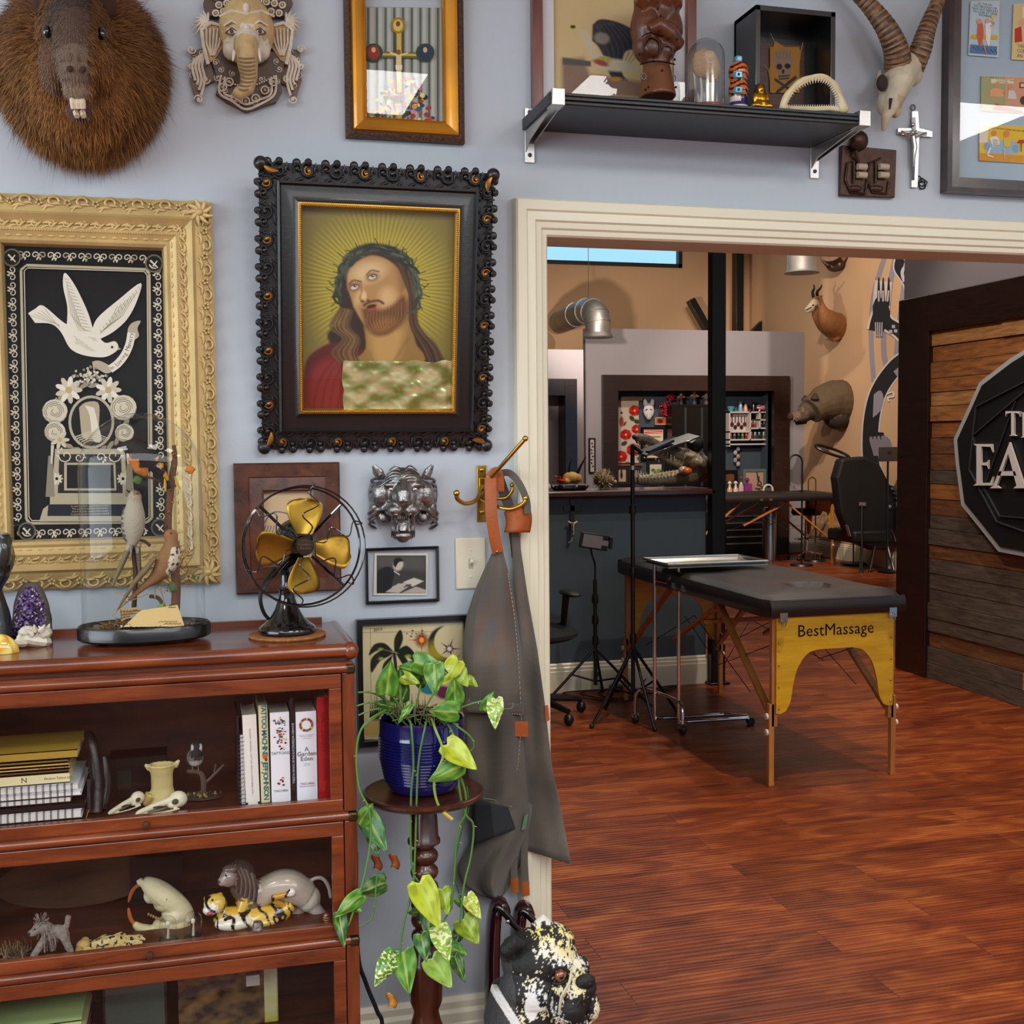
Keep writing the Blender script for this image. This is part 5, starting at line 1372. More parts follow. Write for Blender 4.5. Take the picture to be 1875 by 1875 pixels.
        a.poly([(x0+72,y0+26),(x0+80,y0+26),(x0+84,y0+32),(x0+68,y0+32)],'#c23a2c');a.line([(x0+76,y0+32),(x0+76,y0+48)],2,'#7a4a2a')
    a.build('postcard',VC,t)
g=M();g.box(xa+.036,-.022,z0+.036,xb-.036,-.0215,z0+.584);g.build('glass_pane',PANE,t,smooth=False)
# ---------------------------------------------------------------- barrister bookcase
def TM(o):return M(Matrix.Translation(-Vector(o)))
BF=2.262;BX0,BX1=-.50,.286;BB=2.575
mah=wood('mahogany','#4c1e0e','#8c4520',(1.2,9,9),.25,.5,3.5,.08)
mah_v=wood('mahogany_upright','#481d0e','#7e3c1a',(9,9,1.2),.3,.4,3.5,.08)
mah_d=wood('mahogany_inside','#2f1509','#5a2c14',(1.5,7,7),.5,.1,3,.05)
O=Vector((-.107,2.42,0))
t=thing('barrister_bookcase','mahogany barrister bookcase of stacked glass-fronted sections against the wall','bookcase',O)
m=TM(O)
m.box(BX0,BF+.022,1.085,BX1,BB,1.11);m.box(BX0,BB-.01,1.11,BX1-.03,BB+.004,1.122);m.box(BX0+.01,BF+.03,1.07,BX1-.006,BB-.01,1.086)
m.tube([(BX0,BF+.022,1.097),(BX1-.014,BF+.022,1.097)],.014,14)
m.tube([(BX1-.004,BF+.026,1.098),(BX1-.004,BB,1.098)],.0145,14);m.ell((BX1-.004,BF+.022,1.096),(.016,.018,.018))
m.build('top_panel',mah,t)
RZ=[1.0645,.773,.5235,.27]
for i,z in enumerate(RZ[:3]):
    zb=RZ[i+1];zt_=z
    m=TM(O)
    fl=zb+.022
    m.box(BX0,BF+.02,zb+.004,BX1-.001,BB,fl);m.box(BX0,BB-.012,fl,BX1,BB,zt_+.004);m.box(BX0,BF+.024,fl,BX0+.02,BB-.012,zt_+.004);m.box(BX1-.022,BF+.024,fl,BX1,BB-.012,zt_+.004)
    m.box(BX0+.02,BF+.03,zt_-.012,BX1-.022,BB-.012,zt_+.004)
    m.build('case_section',mah_d,t,smooth=False)
    for x_ in (BX1-.0235,BX0):TM(O).box(x_,BF+.001,zb+.01,x_+.0245,BF+.03,zt_-.009).build('corner_post',mah_v,t,smooth=False,bevel=.0015)
    m=TM(O);m.tube([(BX0,BF+.006,zt_),(BX1-.016,BF+.006,zt_)],.0095,12);m.box(BX0,BF+.008,zt_-.008,BX1-.002,BF+.03,zt_+.012);m.build('moulding',mah,t)
    m=TM(O);m.box(BX1-.017,BF-.004,zt_-.010,BX1+.002,BF+.032,zt_+.008);m.build('metal_bracket',mat('antique_brass_dark','#5a4a30',.4,.9,noise=(90,.4)),t,bevel=.004)
    dx0,dx1=BX0+.025,BX1-.025;dz0=zb+.011;dz1=zt_-.0105
    gx0,gx1=dx0+.026,.237;gz0=dz0+.023;gz1=dz1-.032+.004
    m=TM(O)
    for (a,b,c_,d_) in ((dx0,dz0,dx1,gz0),(dx0,gz1,dx1,dz1),(dx0,gz0,gx0,gz1),(gx1,gz0,dx1,gz1)):m.box(a,BF+.004,b,c_,BF+.022,d_)
    o=m.build('door',mah,t,smooth=False,bevel=.0015)
    g=TM(O);g.box(gx0,BF+.012,gz0,gx1,BF+.0135,gz1);g.build('glass_pane',PANE,o,smooth=False)
    k=TM(O);k.lathe([(0,-.016),(.006,-.015),(.0075,-.010),(.004,-.004),(.005,.004)],(-.107,BF+.004,dz0+.010),14,axis='Y');k.build('knob',mat('dark_bronze_knob','#6b4a34',.35,.7),o)
m=TM(O);m.box(BX0,BF+.01,0,BX1,BB,.28);m.tube([(BX0,BF+.006,.27),(BX1,BF+.006,.27)],.0095,12);m.build('base_section',mah,t)
F1,F2,F3=.796,.546,.293
def book(x,y,z,w,h,dpt,col,label,name='book',pages='#d9d2bd',tilt=0,spine=None,cat='book',group=None):
    """upright book: spine faces -y at y, w thick"""
    t=thing(name,label,cat,(x+w/2,y+dpt/2,z),group=group,rot=(0,radians(tilt),0))
    m=M();m.box(-w/2,-dpt/2,0,-w/2+.002,dpt/2,h,col);m.box(w/2-.002,-dpt/2,0,w/2,dpt/2,h,col)
    m.grid(lambda u,v:(lerp(-w/2,w/2,u),-dpt/2-.0022*sin(pi*u),v*h),8,1,col);m.box(-w/2+.001,-dpt/2,0,w/2-.001,-dpt/2+.002,h,col)
    m.build('cover',VCG if spine != 'matte' else VC,t)
    M().box(-w/2+.002,-dpt/2+.002,.003,w/2-.002,dpt/2-.003,h-.003).build('pages',mat('book_pages','#cfc7b0',.9),t,smooth=False)
    return t,-dpt/2-.0026
def vtext(t,y,body,size,x,z,c,bold=0,sp=1.0,name='lettering'):
    m=M();m.text(body,size,(x,y,z),(0,0,-1),(1,0,0),c,bold=bold,sp=sp);m.build(name,VC,t,smooth=False)
def htext(t,y,rows,name='lettering'):
    m=M()
    for body,size,x,z,c in rows:m.text(body,size,(x,y,z),(1,0,0),(0,0,1),c)
    m.build(name,VC,t,smooth=False)
BKG='tattoo books on the upper shelf'
by=2.315
zt=F1
bx=PY(438,1400,by).x
t=thing('spiral_notebook','black wire-bound notebook at left end of upright book row','notebook',(bx+.006,by+.075,zt))
m=M();m.box(-.005,-.07,0,.007,.07,.142,'#1a1a1c');m.box(-.003,-.071,.002,.004,.06,.139,'#cfd0d2');m.box(-.0085,-.062,0,-.005,.075,.175,'#232326');m.build('cover',VC,t,smooth=False)
m=M()
for k in range(17):m.tube([(-.001+.0055*cos(b),-.071+.0055*sin(b)-.001,.008+k*.008) for b in [2*pi*j/8 for j in range(8)]],.0012,5,closed=True)
m.build('wire_binding',steel,t)
def bspan(p0,p1,py=1400):return PY(p0,py,by).x,PY(p1,py,by).x-PY(p0,py,by).x
x,w_=bspan(449,474.5);t,yy=book(x,by,zt,w_,.179,.11,'#e8e4da','white spine criminal tattoo encyclopaedia, second in upright row',tilt=-1.2,group=None);vtext(t,yy,'RUSSIAN CRIMINAL TATTOO ENCYCLOPAEDIA',.0044,0,.095,'#33302c',sp=1.25);vtext(t,yy,'VOLUME I',.0044,0,.032,'#33302c',sp=1.3)
M().box(-w_/2-.0005,-.056,0,w_/2+.0005,.05,.006,).build('dark_foot',mat('dark_maroon','#2a1216',.5),t,smooth=False)
x,w_=bspan(477,493.5);t,yy=book(x,by,zt+.003,w_,.193,.11,'#d8cfa2','cream spine book lettered TATTOO MACHINE in teal',tilt=-.6);vtext(t,yy,'TATTOO MACHINE',.0138,.001,.144,'#1f6d78',bold=.0003,sp=.8);vtext(t,yy,'JEFF JOHNSON',.0138,.001,.043,'#1f6d78',bold=.0003,sp=.8)
m=M();m.ell((.001,yy,.092),(.005,.0008,.006),'#b06a3a',7,5);m.ell((.003,yy,.086),(.003,.0008,.004),'#7a3f22',7,5);m.build('spine_ornament',VC,t)
x,w_=bspan(496,531);t,yy=book(x,by,zt+.002,w_,.178,.115,'#e9ebef','thick white spine book lettered 1000 TATTOOS with flash drawings',spine='g')
htext(t,yy,[('1000',.011,0,.158,'#2b3140'),('TATTOOS',.0078,0,.097,'#2b3140'),('TASCHEN',.0062,0,.022,'#23232a')])
m=M();R=random.Random(3)
for k in range(60):m.ell((R.gauss(0,.0055),yy-.0002,R.uniform(.104,.17)),(R.uniform(.0008,.003),.0005,R.uniform(.0008,.0025)),R.choice(['#3b4560','#20242e','#5d6377','#d9c77a','#c9cfd6','#b0403a','#3c4a45']),6,4)
for k in range(14):m.ell((R.gauss(0,.004),yy-.0002,R.gauss(.042,.004)),(.0025,.0005,.002),R.choice(['#b8243a','#8e1a2c','#3a3a3a','#e8e8e8']),6,4)
m.build('spine_artwork',VC,t)
x,w_=bspan(533,541.5);t,yy=book(x,by+.002,zt+.001,w_,.205,.11,'#14161a','thin black spine book between two thick white books');vtext(t,yy,'BOWERY INTERPRETATIONS BY DAVID RUSSELL',.006,0,.095,'#b9c4c8',sp=.92)
x,w_=bspan(543,580.5);t,yy=book(x,by,zt,w_,.178,.12,'#e8eaf0','thick white spine book A Garden Eden with flower wreath')
htext(t,yy,[('A',.0125,0,.103,'#2a2a2e'),('Garden',.0125,0,.094,'#2a2a2e'),('Eden',.0125,0,.084,'#2a2a2e'),('TASCHEN',.0062,0,.034,'#26262a'),('Bibliotheca Universalis',.0032,0,.029,'#26262a'),('Masterpieces of Botanical Illustration',.0021,0,.132,'#55555a'),('Meisterwerke der Botanik',.0023,0,.129,'#55555a'),('H. Walter Lack',.0028,0,.125,'#55555a'),('Masterpieces',.0024,0,.074,'#55555a'),('Botanical Art',.0024,0,.071,'#55555a')])
m=M();
for k in range(22):
    an=2*pi*k/22;m.ell((.0115*cos(an),yy-.0003,.152+.0115*sin(an)),(.0026,.0006,.0026),R.choice(['#a9552f','#7c6a45','#e0c24a','#d9a9a0','#6a3c3a','#c9b98a']),7,5)
m.build('wreath_artwork',VC,t)
x,w_=bspan(582,604);t,yy=book(x,by-.003,zt,w_,.205,.12,'#a3161e','tall red spine book at right end of upright row');vtext(t,yy,'RAD ZERMY',.0145,0,.135,'#6e0d14',sp=1.05);vtext(t,yy,'A HISTORY',.008,0,.06,'#6e0d14',sp=1.1)
def flat(x0,x1,z,h,y,dp,col,label,name='book',pages='#d8d0b4',txt=None,wire=False,pc=None,cat='book'):
    t=thing(name,label,cat,((x0+x1)/2,y+dp/2,z));W2=(x1-x0)/2
    m=M();m.box(-W2,-dp/2,0,W2,dp/2,.0016,col);m.box(-W2,-dp/2,h-.0016,W2,dp/2,h,col)
    if not wire:m.box(-W2,-dp/2,0,W2,-dp/2+.0016,h,pc or col)
    m.build('cover',VC,t,smooth=False)
    M().box(-W2+.002,-dp/2+.0018,.0016,W2-.002,dp/2-.002,h-.0016,pages).build('pages',VC,t,smooth=False)
    if wire:
        m=M();n_=int(W2*2/.0125)
        for k in range(n_):
            for e in (0,.002):m.tube([(-W2+.006+k*.0125+e,-dp/2-.001+(h/2+.0015)*.6*cos(b),h/2+(h/2+.001)*sin(b)) for b in [pi*.5+pi*j/6 for j in range(7)]],.0006,4)
        m.build('wire_binding',mat('black_wire','#17171a',.35,.6),t)
    if txt:
        m=M()
        for body,size,xx,c in txt:m.text(body,size,(xx,-dp/2-.0004,h/2),(1,0,0),(0,0,1),c)
        m.build('lettering',VC,t,smooth=False)
    return t
sy=2.31;z=F1;xr=PY(150,1490,sy).x
STK=[(.0015,'bx','#1b1b1d','black boards under the lowest notebook of the lying stack','folder',0,.006),
 (.0,'n','#d9d3cb','white wire-bound sketchbook lowest of the lying stack','spiral_notebook',1,.017),(.006,'n','#151517','black sketchbook second from bottom of lying stack','sketchbook',0,.012),
 (-.018,'n','#1a1a1c','comb-bound sketchbook with thick black rings in lying stack','spiral_notebook',1,.012),(.0,'n','#e6e8ec','bright white wire-bound notebook in middle of lying stack','spiral_notebook',1,.010),
 (-.004,'n','#c3ccd2','pale blue-grey wire-bound notebook under the cream paperback','spiral_notebook',1,.013),
 (-.02,'b','#d9cf9f','thick cream paperback in lying stack lettered Modern Tattoo','book',0,.020),(-.022,'b','#5d4a26','brown paperback above the cream one in stack','book',0,.006),
 (-.02,'b','#d8b96e','thin tan booklet in lying stack','book',0,.005),(-.021,'b','#c7a04a','thin yellow booklet in lying stack','book',0,.006),(-.022,'b','#7c6a3a','thin olive booklet below the top hardcover','book',0,.006),
 (-.005,'b','#a48732','large golden yellow hardcover on top of lying stack','book',0,.016)]
for k,(dx,kd,col,lab,nm,wire,h) in enumerate(STK):
    x1_=xr+dx;yy_=sy+(.0 if k<6 else .004)
    txt=None
    if nm=='book' and h==.020:txt=[('N',.014,.028,'#4a4226'),('Modern Tattoo Ltd.',.0062,.088,'#4a4226')]
    if 'tan booklet' in lab:txt=[('A Pioneer Time-Honored Ritual',.004,.08,'#3d301a')]
    flat(-.46,x1_,z,h,yy_,.16 if k<6 else .15,col,lab,nm,'#e3dfd6' if k<6 else '#d9d3b0',txt,bool(wire),cat='notebook' if 'sketch' in nm or 'note' in nm or nm=='folder' else 'book')
    z+=h+.0006
O=Vector((PY(176,1480,2.34).x,2.37,F1))
t=thing('black_pouch','black leather pouch leaning against the lying book stack','pouch',O)
m=M();m.tube(spl([(.0,-.03,.004),(.002,-.015,.05),(-.004,.0,.11),(-.012,.02,.15)],4),[.012]*12+[.004],10,None,flat=1.0);m.tube(spl([(.008,-.01,.004),(.016,.005,.05),(.012,.015,.1)],4),[.012]*8+[.008],9);m.build('body',mat('black_leather','#101112',.35,bump=(80,.4)),t)
m=M();m.bar((-.012,-.038,.008),(-.012,-.03,.07),.004,.006);m.build('zip',mat('dark_screw'),t)
t=thing('golden_packet','small black and yellow packet leaning at foot of the pouch','packet',(PY(158,1500,2.3).x,2.296,F1))
m=M();m.bar((-.004,0,.001),(.004,.0,.026),.006,.003,'#1c1a14');m.bar((-.0025,-.0005,.004),(.0042,-.0005,.024),.0045,.0032,'#c99a2e');m.build('packet',VC,t)
t=thing('black_box','open black box behind the bone vessel in upper section','box',(PY(255,1440,2.45).x,2.45,F1))
m=M();m.box(-.055,-.03,0,.055,.04,.085,'#0f100f');m.box(-.04,-.0312,.02,-.012,-.03,.06,'#1b211b');m.build('box',VC,t,smooth=False,bevel=.001)
O=Vector((PY(298,1480,2.385).x,2.385,F1));P=Plane(O)
t=thing('bone_vessel','pale cream carved bone vertebra vessel behind the bird skulls','bone',O)
m=M();m.lathe([(.030,0),(.026,.012),(.021,.03),(.021,.055),(.025,.072),(.029,.076),(.022,.078),(.015,.06),(0,.055)],(0,0,0),20,'#c9b878',sy=.8)
m.tube([(-.02,-.01,.02),(-.034,-.012,.0)],[.014,.007],8,'#b89a5a');m.tube([(.024,0,.07),(.034,0,.082)],[.008,.003],7,'#cdbf88');m.tube([(-.022,0,.07),(-.032,0,.078)],[.008,.003],7,'#cdbf88')
blob(m,.0025,2,'bone',bone,t)
def bird_skull(px,py,scale,rz,label):
    q=PZ(px,py,F1);t=thing('bird_skull',label,'bird skull',(q.x,q.y,F1),rz=rz,group=None)
    s=scale;W_='#dcd2b4'
    m=M();m.ell((.030*s,0,.019*s),(.016*s,.013*s,.0145*s),W_,16,10);m.ell((.022*s,0,.012*s),(.012*s,.011*s,.008*s),W_)
    m.tube(spl([(.02*s,0,.019*s),(0,0,.015*s),(-.02*s,0,.010*s),(-.036*s,0,.005*s),(-.040*s,0,.001*s)],4),[.007*s]*3+[.006*s]*5+[.005*s]*5+[.004*s]*3+[.001*s],9,W_)
    for s_ in (-1,1):m.tube(spl([(.03*s,s_*.012*s,.006*s),(.005*s,s_*.010*s,.003*s),(-.02*s,s_*.005*s,.002*s),(-.034*s,0,.0015*s)],4),.0019*s,6,'#d4c8a4')
    blob(m,.0014,1,'skull',bone,t)
    e=M()
    for s_ in (-1,1):e.ell((.023*s,s_*.0118*s,.019*s),(.006*s,.0022*s,.005*s),'#4a4032',12,8);e.ell((-.005*s,s_*.0055*s,.012*s),(.009*s,.0015*s,.0022*s),'#3a3024',10,6)
    e.build('eye_socket',VCM,t)
bird_skull(294,1488,1.12,radians(12),'larger cream bird skull lying right, beak pointing left')
bird_skull(230,1484,.92,radians(38),'smaller cream bird skull beside book stack, beak toward front')
O=PZ(372,1462,F1);O=Vector((O.x,2.385,F1));P=Plane(O)
t=thing('bird_on_branch','small black and white bird mounted on bare twig stand','taxidermy bird',O)
m=M();m.ell((0,0,.003),(.038,.022,.004),'#3a3024',18,6);R=random.Random(2)
for k in range(90):m.ell((R.gauss(-.004,.016),R.gauss(0,.009),.006+R.random()*.005),(R.uniform(.001,.0035),)*3,R.choice(['#7a6a3a','#4d4426','#94854f','#3a2f1f']),5,4)
m.build('base',VCM,t)
m=M();m.tube(spl([(0,0,.004),(.002,0,.03),(-.002,0,.05),(-.014,0,.056),(-.03,0,.058)],4),[.006]*8+[.0045]*8+[.003],8,'#4b3a31');m.tube(spl([(.002,0,.03),(.02,0,.045),(.042,0,.066)],4),[.003]*8+[.0015],7,'#54443c');m.tube([(.022,0,.046),(.026,0,.068)],.0022,6,'#4b3a31');m.build('branch',VCM,t)
m=M();m.ell((-.013,0,.085),(.017,.017,.019),'#5d5e5c',16,10);m.ell((-.011,-.006,.093),(.013,.013,.014),'#121314');m.ell((-.010,-.003,.108),(.0115,.011,.011),'#101112');m.ell((-.003,-.008,.106),(.004,.004,.006),'#c3c3bd');m.ell((-.0185,-.007,.106),(.003,.004,.006),'#b8b8b2');m.ell((-.013,-.006,.076),(.012,.011,.008),'#8f908b');m.tube([(-.010,-.012,.106),(-.010,-.018,.103)],[.003,.0006],6,'#1a1a1a');m.tube([(-.018,.01,.08),(-.03,.03,.068)],[.008,.003],8,'#1d1e1f',flat=.4)
blob(m,.0018,1,'bird',VCM,t)
m=M()
for x in (-.019,-.008):m.tube([(x,-.002,.07),(x,-.002,.058)],.0009,5,'#8a7a60');m.tube([(x,-.008,.0605),(x,.003,.059)],.001,5,'#8a7a60')
m.build('legs',VCM,t)
# ---- second section
O=PZ(92,1752,F2);O=Vector((O.x,2.30,F2));P=Plane(O)
t=thing('knitted_dog','grey knitted yarn toy dog standing in middle section','toy',O)
yarn=mat('grey_yarn',None,.95,bump=(420,1.0),noise=(160,.3));G1='#8d867c'
m=M();m.ell((.012,0,.045),(.022,.013,.014),G1,14,9);m.ell((-.016,-.003,.058),(.014,.011,.011),G1);m.ell((-.028,-.006,.051),(.010,.008,.007),G1);m.ell((-.004,-.001,.052),(.013,.012,.015),'#7b7369')
for (x,y,x2,y2) in ((-.006,-.007,-.03,-.012),(.0,.008,.004,.01),(.024,-.008,.038,-.008),(.026,.008,.03,.01)):m.tube([(x,y,.04),(lerp(x,x2,.6),y2,.02),(x2,y2,.006)],[.008,.007,.006],8,G1)
m.tube([(.03,0,.052),(.034,0,.074)],[.005,.006],7,G1)
blob(m,.002,2,'body',yarn,t)
R=random.Random(1)
def tuft(name,c0,n_,r,L_,down):
    m=M()
    for k in range(n_):
        b=Vector((R.gauss(0,1),R.gauss(0,1),R.gauss(0,1))).normalized();p0=Vector(c0)+b*r*.5;m.tube([p0,p0+b*L_*.5+Vector((0,0,down*L_*.3)),p0+b*L_*.7+Vector((0,0,down*L_))],.0007,4,R.choice(['#8b8378','#6e675e','#a39b90']))
    m.build(name,yarn,t)['kind']='stuff'
tuft('topknot',(-.014,-.002,.070),70,.008,.014,.3);tuft('ear_tuft',(-.004,-.006,.050),60,.008,.022,-.9)
m=M();m.ell((-.034,-.012,.052),.0025,'#2a2522',7,5);m.ell((-.024,-.013,.060),.0018,'#2a2522',7,5);m.build('nose_and_eye',VC,t)
q=PZ(25,1765,F2);t=thing('dried_straw_figure','frayed dried straw bundle at left of the knitted dog','ornament',(q.x,2.31,F2))
m=M()
for k in range(160):a_=R.uniform(0,pi);L_=R.uniform(.015,.035);p0=Vector((R.gauss(0,.012),R.gauss(0,.01),.002));m.tube([p0,p0+Vector((cos(a_)*L_*.6,R.gauss(0,.006),abs(sin(a_))*L_))],[.0014,.0005],4,R.choice(['#6b5a3e','#4d4230','#857150','#3a3226']))
m.build('straw',VCM,t)['kind']='stuff'
q=PZ(205,1738,F2);O=Vector((q.x,2.315,F2));t=thing('spotted_fur','flat scrap of spotted yellow wildcat fur before the skull','fur',O)
m=M()
def furf(u,v):
    x=(u-.5)*.105*(1+.3*mnoise.noise(Vector((v*5,1,1))));y=(v-.5)*.06*(1-.5*abs(u-.4)+.5*mnoise.noise(Vector((u*7,2,5))));return (x,y+.006*mnoise.noise(Vector((u*6,0,3))),.004+.014*sin(pi*u)*sin(pi*v)+.006*mnoise.noise(Vector((u*7,v*7,0))))
def furc(u,v):
    s_=mnoise.noise(Vector((u*16,v*9,5)));return C('#1a140e')[:3] if s_>.22 else mixc('#c9a95c','#e0cf96',.5+mnoise.noise(Vector((u*4,v*4,1))))[:3]
m.grid(furf,64,34,furc);o=m.build('pelt',mat('pelt',None,.9,bump=(500,.8)),t,solid=.003)
o2=fur(o,5000,lambda c:.005,lambda c,n:(n*.3+Vector((-.8,-.1,-.1))).normalized(),lambda c,R_:C('#1a140e') if mnoise.noise(Vector(((c.x/.105+.5)*16,(c.y/.06+.5)*9,5)))>.22 else mixc('#b8954c','#e2d3a0',R_.random()),'hair',mat('fur_hair'),t,.0004,5);o2['kind']='stuff'
m=M();m.ell((-.052,-.004,.010),(.013,.012,.010),'#c7ab66');m.ell((-.05,.012,.012),(.008,.006,.007),'#b39550');m.ell((-.058,-.016,.007),(.008,.007,.006),'#a88c4c');m.build('head_end',mat('pelt'),t)
O=Vector((PZ(285,1705,F2).x,2.385,F2));P=Plane(O)
t=thing('beaver_skull','large cream beaver skull with orange incisors, mouth open left','skull',O)
W_='#d8cfa4';m=M()
m.tube(spl([P(262,1612),P(280,1625),P(305,1645),P(330,1665),P(345,1685)],4),[.009,.012,.015,.018,.021,.023,.024,.025,.025,.025,.024,.023,.022,.021,.020,.018,.015],14,W_)
m.ell(P(322,1672),(.028,.026,.024),W_);m.ell(P(300,1655),(.02,.022,.014),'#c9bf92');m.ell(P(275,1640),(.013,.012,.016),W_)
m.tube(spl([P(245,1690),P(258,1700),P(285,1705),P(320,1700),P(345,1685)],4),[.005,.007,.008,.009,.010]+[.012]*7+[.014]*5,10,'#cfc48e');m.ell(P(325,1690),(.026,.022,.020),'#d2c796');m.ell(P(298,1692),(.020,.012,.014),'#cdc28e')
m.tube([P(252,1618),P(262,1612)],.007,8,W_)
blob(m,.0022,2,'skull',bone,t)
m=M();m.tube(spl([P(258,1617),P(243,1630),P(235,1652)],4),[.004]*8+[.0015],7,'#a8582a');m.tube(spl([P(250,1697),P(239,1682),P(235,1662)],4),[.004]*8+[.0015],7,'#b0602a');m.build('incisors',VCG,t)
m=M()
for k in range(7):m.ell(P(272+k*4.4,1674+k*2,.016),(.0028,.004,.003),'#8a7a4a',7,5)
m.build('molars',VCG,t)
m=M();m.ell(P(303,1650,.02),(.008,.004,.010),'#4a3f28',12,8,rot=(0,30,0));m.build('eye_socket',VCM,t)
t=thing('small_dark_frame','small dark picture frame standing behind the beaver skull','picture',(PY(288,1650,2.52).x,2.52,F2))
m=M();ringframe(m,-.052,0,.052,.098,[(0,0),(0,.01),(.009,.01),(.009,.002)]);m.box(-.045,-.003,.006,.045,.002,.09);m.build('frame',mat('dark_frame_in','#0d0c0b',.4),t,smooth=False)
t=thing('oval_tray','brown oval wooden board standing against back of middle section','board',(PY(140,1690,2.52).x,2.535,F2))
M().lathe([(0,-.006),(.155,-.006),(.16,0),(.155,.006),(0,.006)],(0,0,.058),40,axis='Y').build('board',wood('oval_board','#3a2412','#6a4a28',(1,5,5),.4,.2,4),t)
for p in [x for x in bpy.data.objects if x.name.startswith('board') and x.parent==t]:
    for v in p.data.vertices:v.co.z=.058+(v.co.z-.058)*.36
for k,(px,s_) in enumerate(((308,1),(354,1.06))):
    q=PZ(px,1722,F2);O=Vector((q.x,2.308,F2))
    t=thing('miniature_glass_dome',('miniature glass dome before the beaver skull, nearer the fur','miniature glass dome right of the skull, nearer the tiger')[k],'glass dome',O)
    M().lathe([(0,0),(.019,0),(.019,.004),(.017,.006),(0,.006)],n=24).build('base',black_lac,t)
    r_=.0165*s_;h_=.034*s_;M().lathe([(r_,.006),(r_,h_)]+[(r_*cos(b),h_+r_*sin(b)) for b in [pi/2*j/7 for j in range(1,8)]],n=24).build('glass_cover',DOME,t)
    m=M();m.tube([(0,0,.006),(.001,0,.03)],[.003,.0015],6,'#b5aa94');m.ell((0,0,.034),(.004,.003,.006),'#d6cdb8',8,6);m.build('specimen',VCM,t)
O=Vector((PZ(480,1700,F2).x,2.375,F2));P=Plane(O)
t=thing('lion_and_tiger_figurine','glazed porcelain figurine of grey-maned lion fighting striped tiger','figurine',O)
LI='#b9ae9c';MN='#4a3d37';LT='#d0c9ba'
m=M()
m.tube(spl([P(470,1640,0),P(500,1625,0),P(530,1622,0),P(562,1640,0)],5),[.028]*5+[.032]*4+[.034]*4+[.028]*3,18,LI)
m.ell(P(565,1645),(.026,.026,.028),LT);m.ell(P(455,1640,.006),(.030,.028,.034),'#6b5c50');m.ell(P(440,1600,.012),(.030,.026,.030),MN,16,10);m.ell(P(448,1625,.01),(.03,.026,.03),'#574840')
m.ell(P(418,1607,.03),(.017,.018,.019),'#8d8078');m.ell(P(407,1614,.036),(.010,.011,.009),'#a0948a');m.ell(P(423,1590,.03),(.017,.014,.008),'#6b5e56')
m.tube(spl([P(568,1655,.004),P(582,1668,.004),P(596,1680,.0),P(602,1692,0)],4),[.016]*4+[.011]*4+[.007]*5,10,'#c9bfb0');m.tube(spl([P(560,1655,-.01),P(540,1672,-.01),P(525,1676,-.006)],4),[.014]*5+[.009]*4,10,LI)
m.tube(spl([P(450,1645,.02),P(440,1670,.026),P(432,1690,.028),P(424,1702,.028)],4),[.012]*4+[.009]*5+[.010]*4,10,'#d8b84a');m.ell(P(424,1703,.03),(.012,.012,.007),'#b8702a')
m.tube(spl([P(560,1620,0),P(575,1609,0),P(590,1608,0),P(601,1622,0),P(606,1645,0)],4),.0045,8,'#b3aaa0')
blob(m,.0022,7,'lion',VCG,t)
def tigc(co,c,n):
    s_=sin(co.x*210+5*mnoise.noise(co*40)+co.z*60)
    return C('#12100e') if s_>.62 else c
m=M();m.tube(spl([P(395,1672,.02),P(430,1682,.02),P(470,1682,.018),P(510,1672,.014),P(535,1655,.012)],5),[.016,.024,.026,.024,.020,.012],14,'#d9b03a');m.ell(P(430,1690,.036),(.04,.02,.015),'#e6dfc8');m.ell(P(480,1688,.036),(.034,.016,.010),'#e0c060')
m.ell(P(394,1655,.036),(.023,.02,.020),'#d6b950');m.ell(P(385,1666,.05),(.015,.012,.011),'#e6e0d0');m.ell(P(403,1639,.03),.006,'#c9a040');m.ell(P(377,1645,.03),.005,'#b8943a')
m.tube(spl([P(520,1660,.02),P(500,1645,.03),P(515,1640,.032),P(532,1636,.03)],4),.007,8,'#c9952f');m.ell(P(534,1634,.034),(.009,.007,.009),'#ebe6da')
blob(m,.0022,2,'tiger',VCG,t,tigc)
m=M();m.ell(P(385,1672,.06),(.007,.005,.004),'#b8404a',8,6);m.ell(P(389,1648,.057),.0026,'#111',7,5);m.ell(P(414,1603,.047),.002,'#111',7,5);m.ell(P(400,1615,.047),.003,'#2a2220',7,5);m.build('facial_details',VCG,t)
m=M()
for k in range(9):m.tube(spl([P(425+k*5,1580+k*2.5,.032),P(438+k*4,1606+k*3,.036),P(436+k*4,1635+k*2,.034)],4),.0024,6,('#3a2f2a','#6a5c54')[k % 2])
m.build('mane_locks',VCG,t)
O=Vector((PZ(472,1705,F2).x,2.300,F2));t=thing('silver_thimble','small tarnished silver thimble under the tiger figurine','thimble',O)
M().lathe([(.0125,0),(.0135,.003),(.012,.005),(.0105,.016),(.008,.022),(0,.024)],n=20).build('cup',mat('tarnished_silver','#8b8078',.35,.8,noise=(80,.4),bump=(200,.5)),t)
O=Vector((.228,2.303,F2));t=thing('painted_egg','tiny red and gold decorated egg ornament in right corner','ornament',O)
m=M();m.ell((0,0,.013),(.007,.007,.012),'#6a2230',12,9)
for k in range(4):m.tube([(.0072*cos(b)*(1-.2*abs(k-1.5)),.0072*sin(b)*(1-.2*abs(k-1.5)),.006+k*.0045) for b in [2*pi*j/10 for j in range(10)]],.001,5,'#c9a040',closed=True)
m.build('egg',VCG,t)
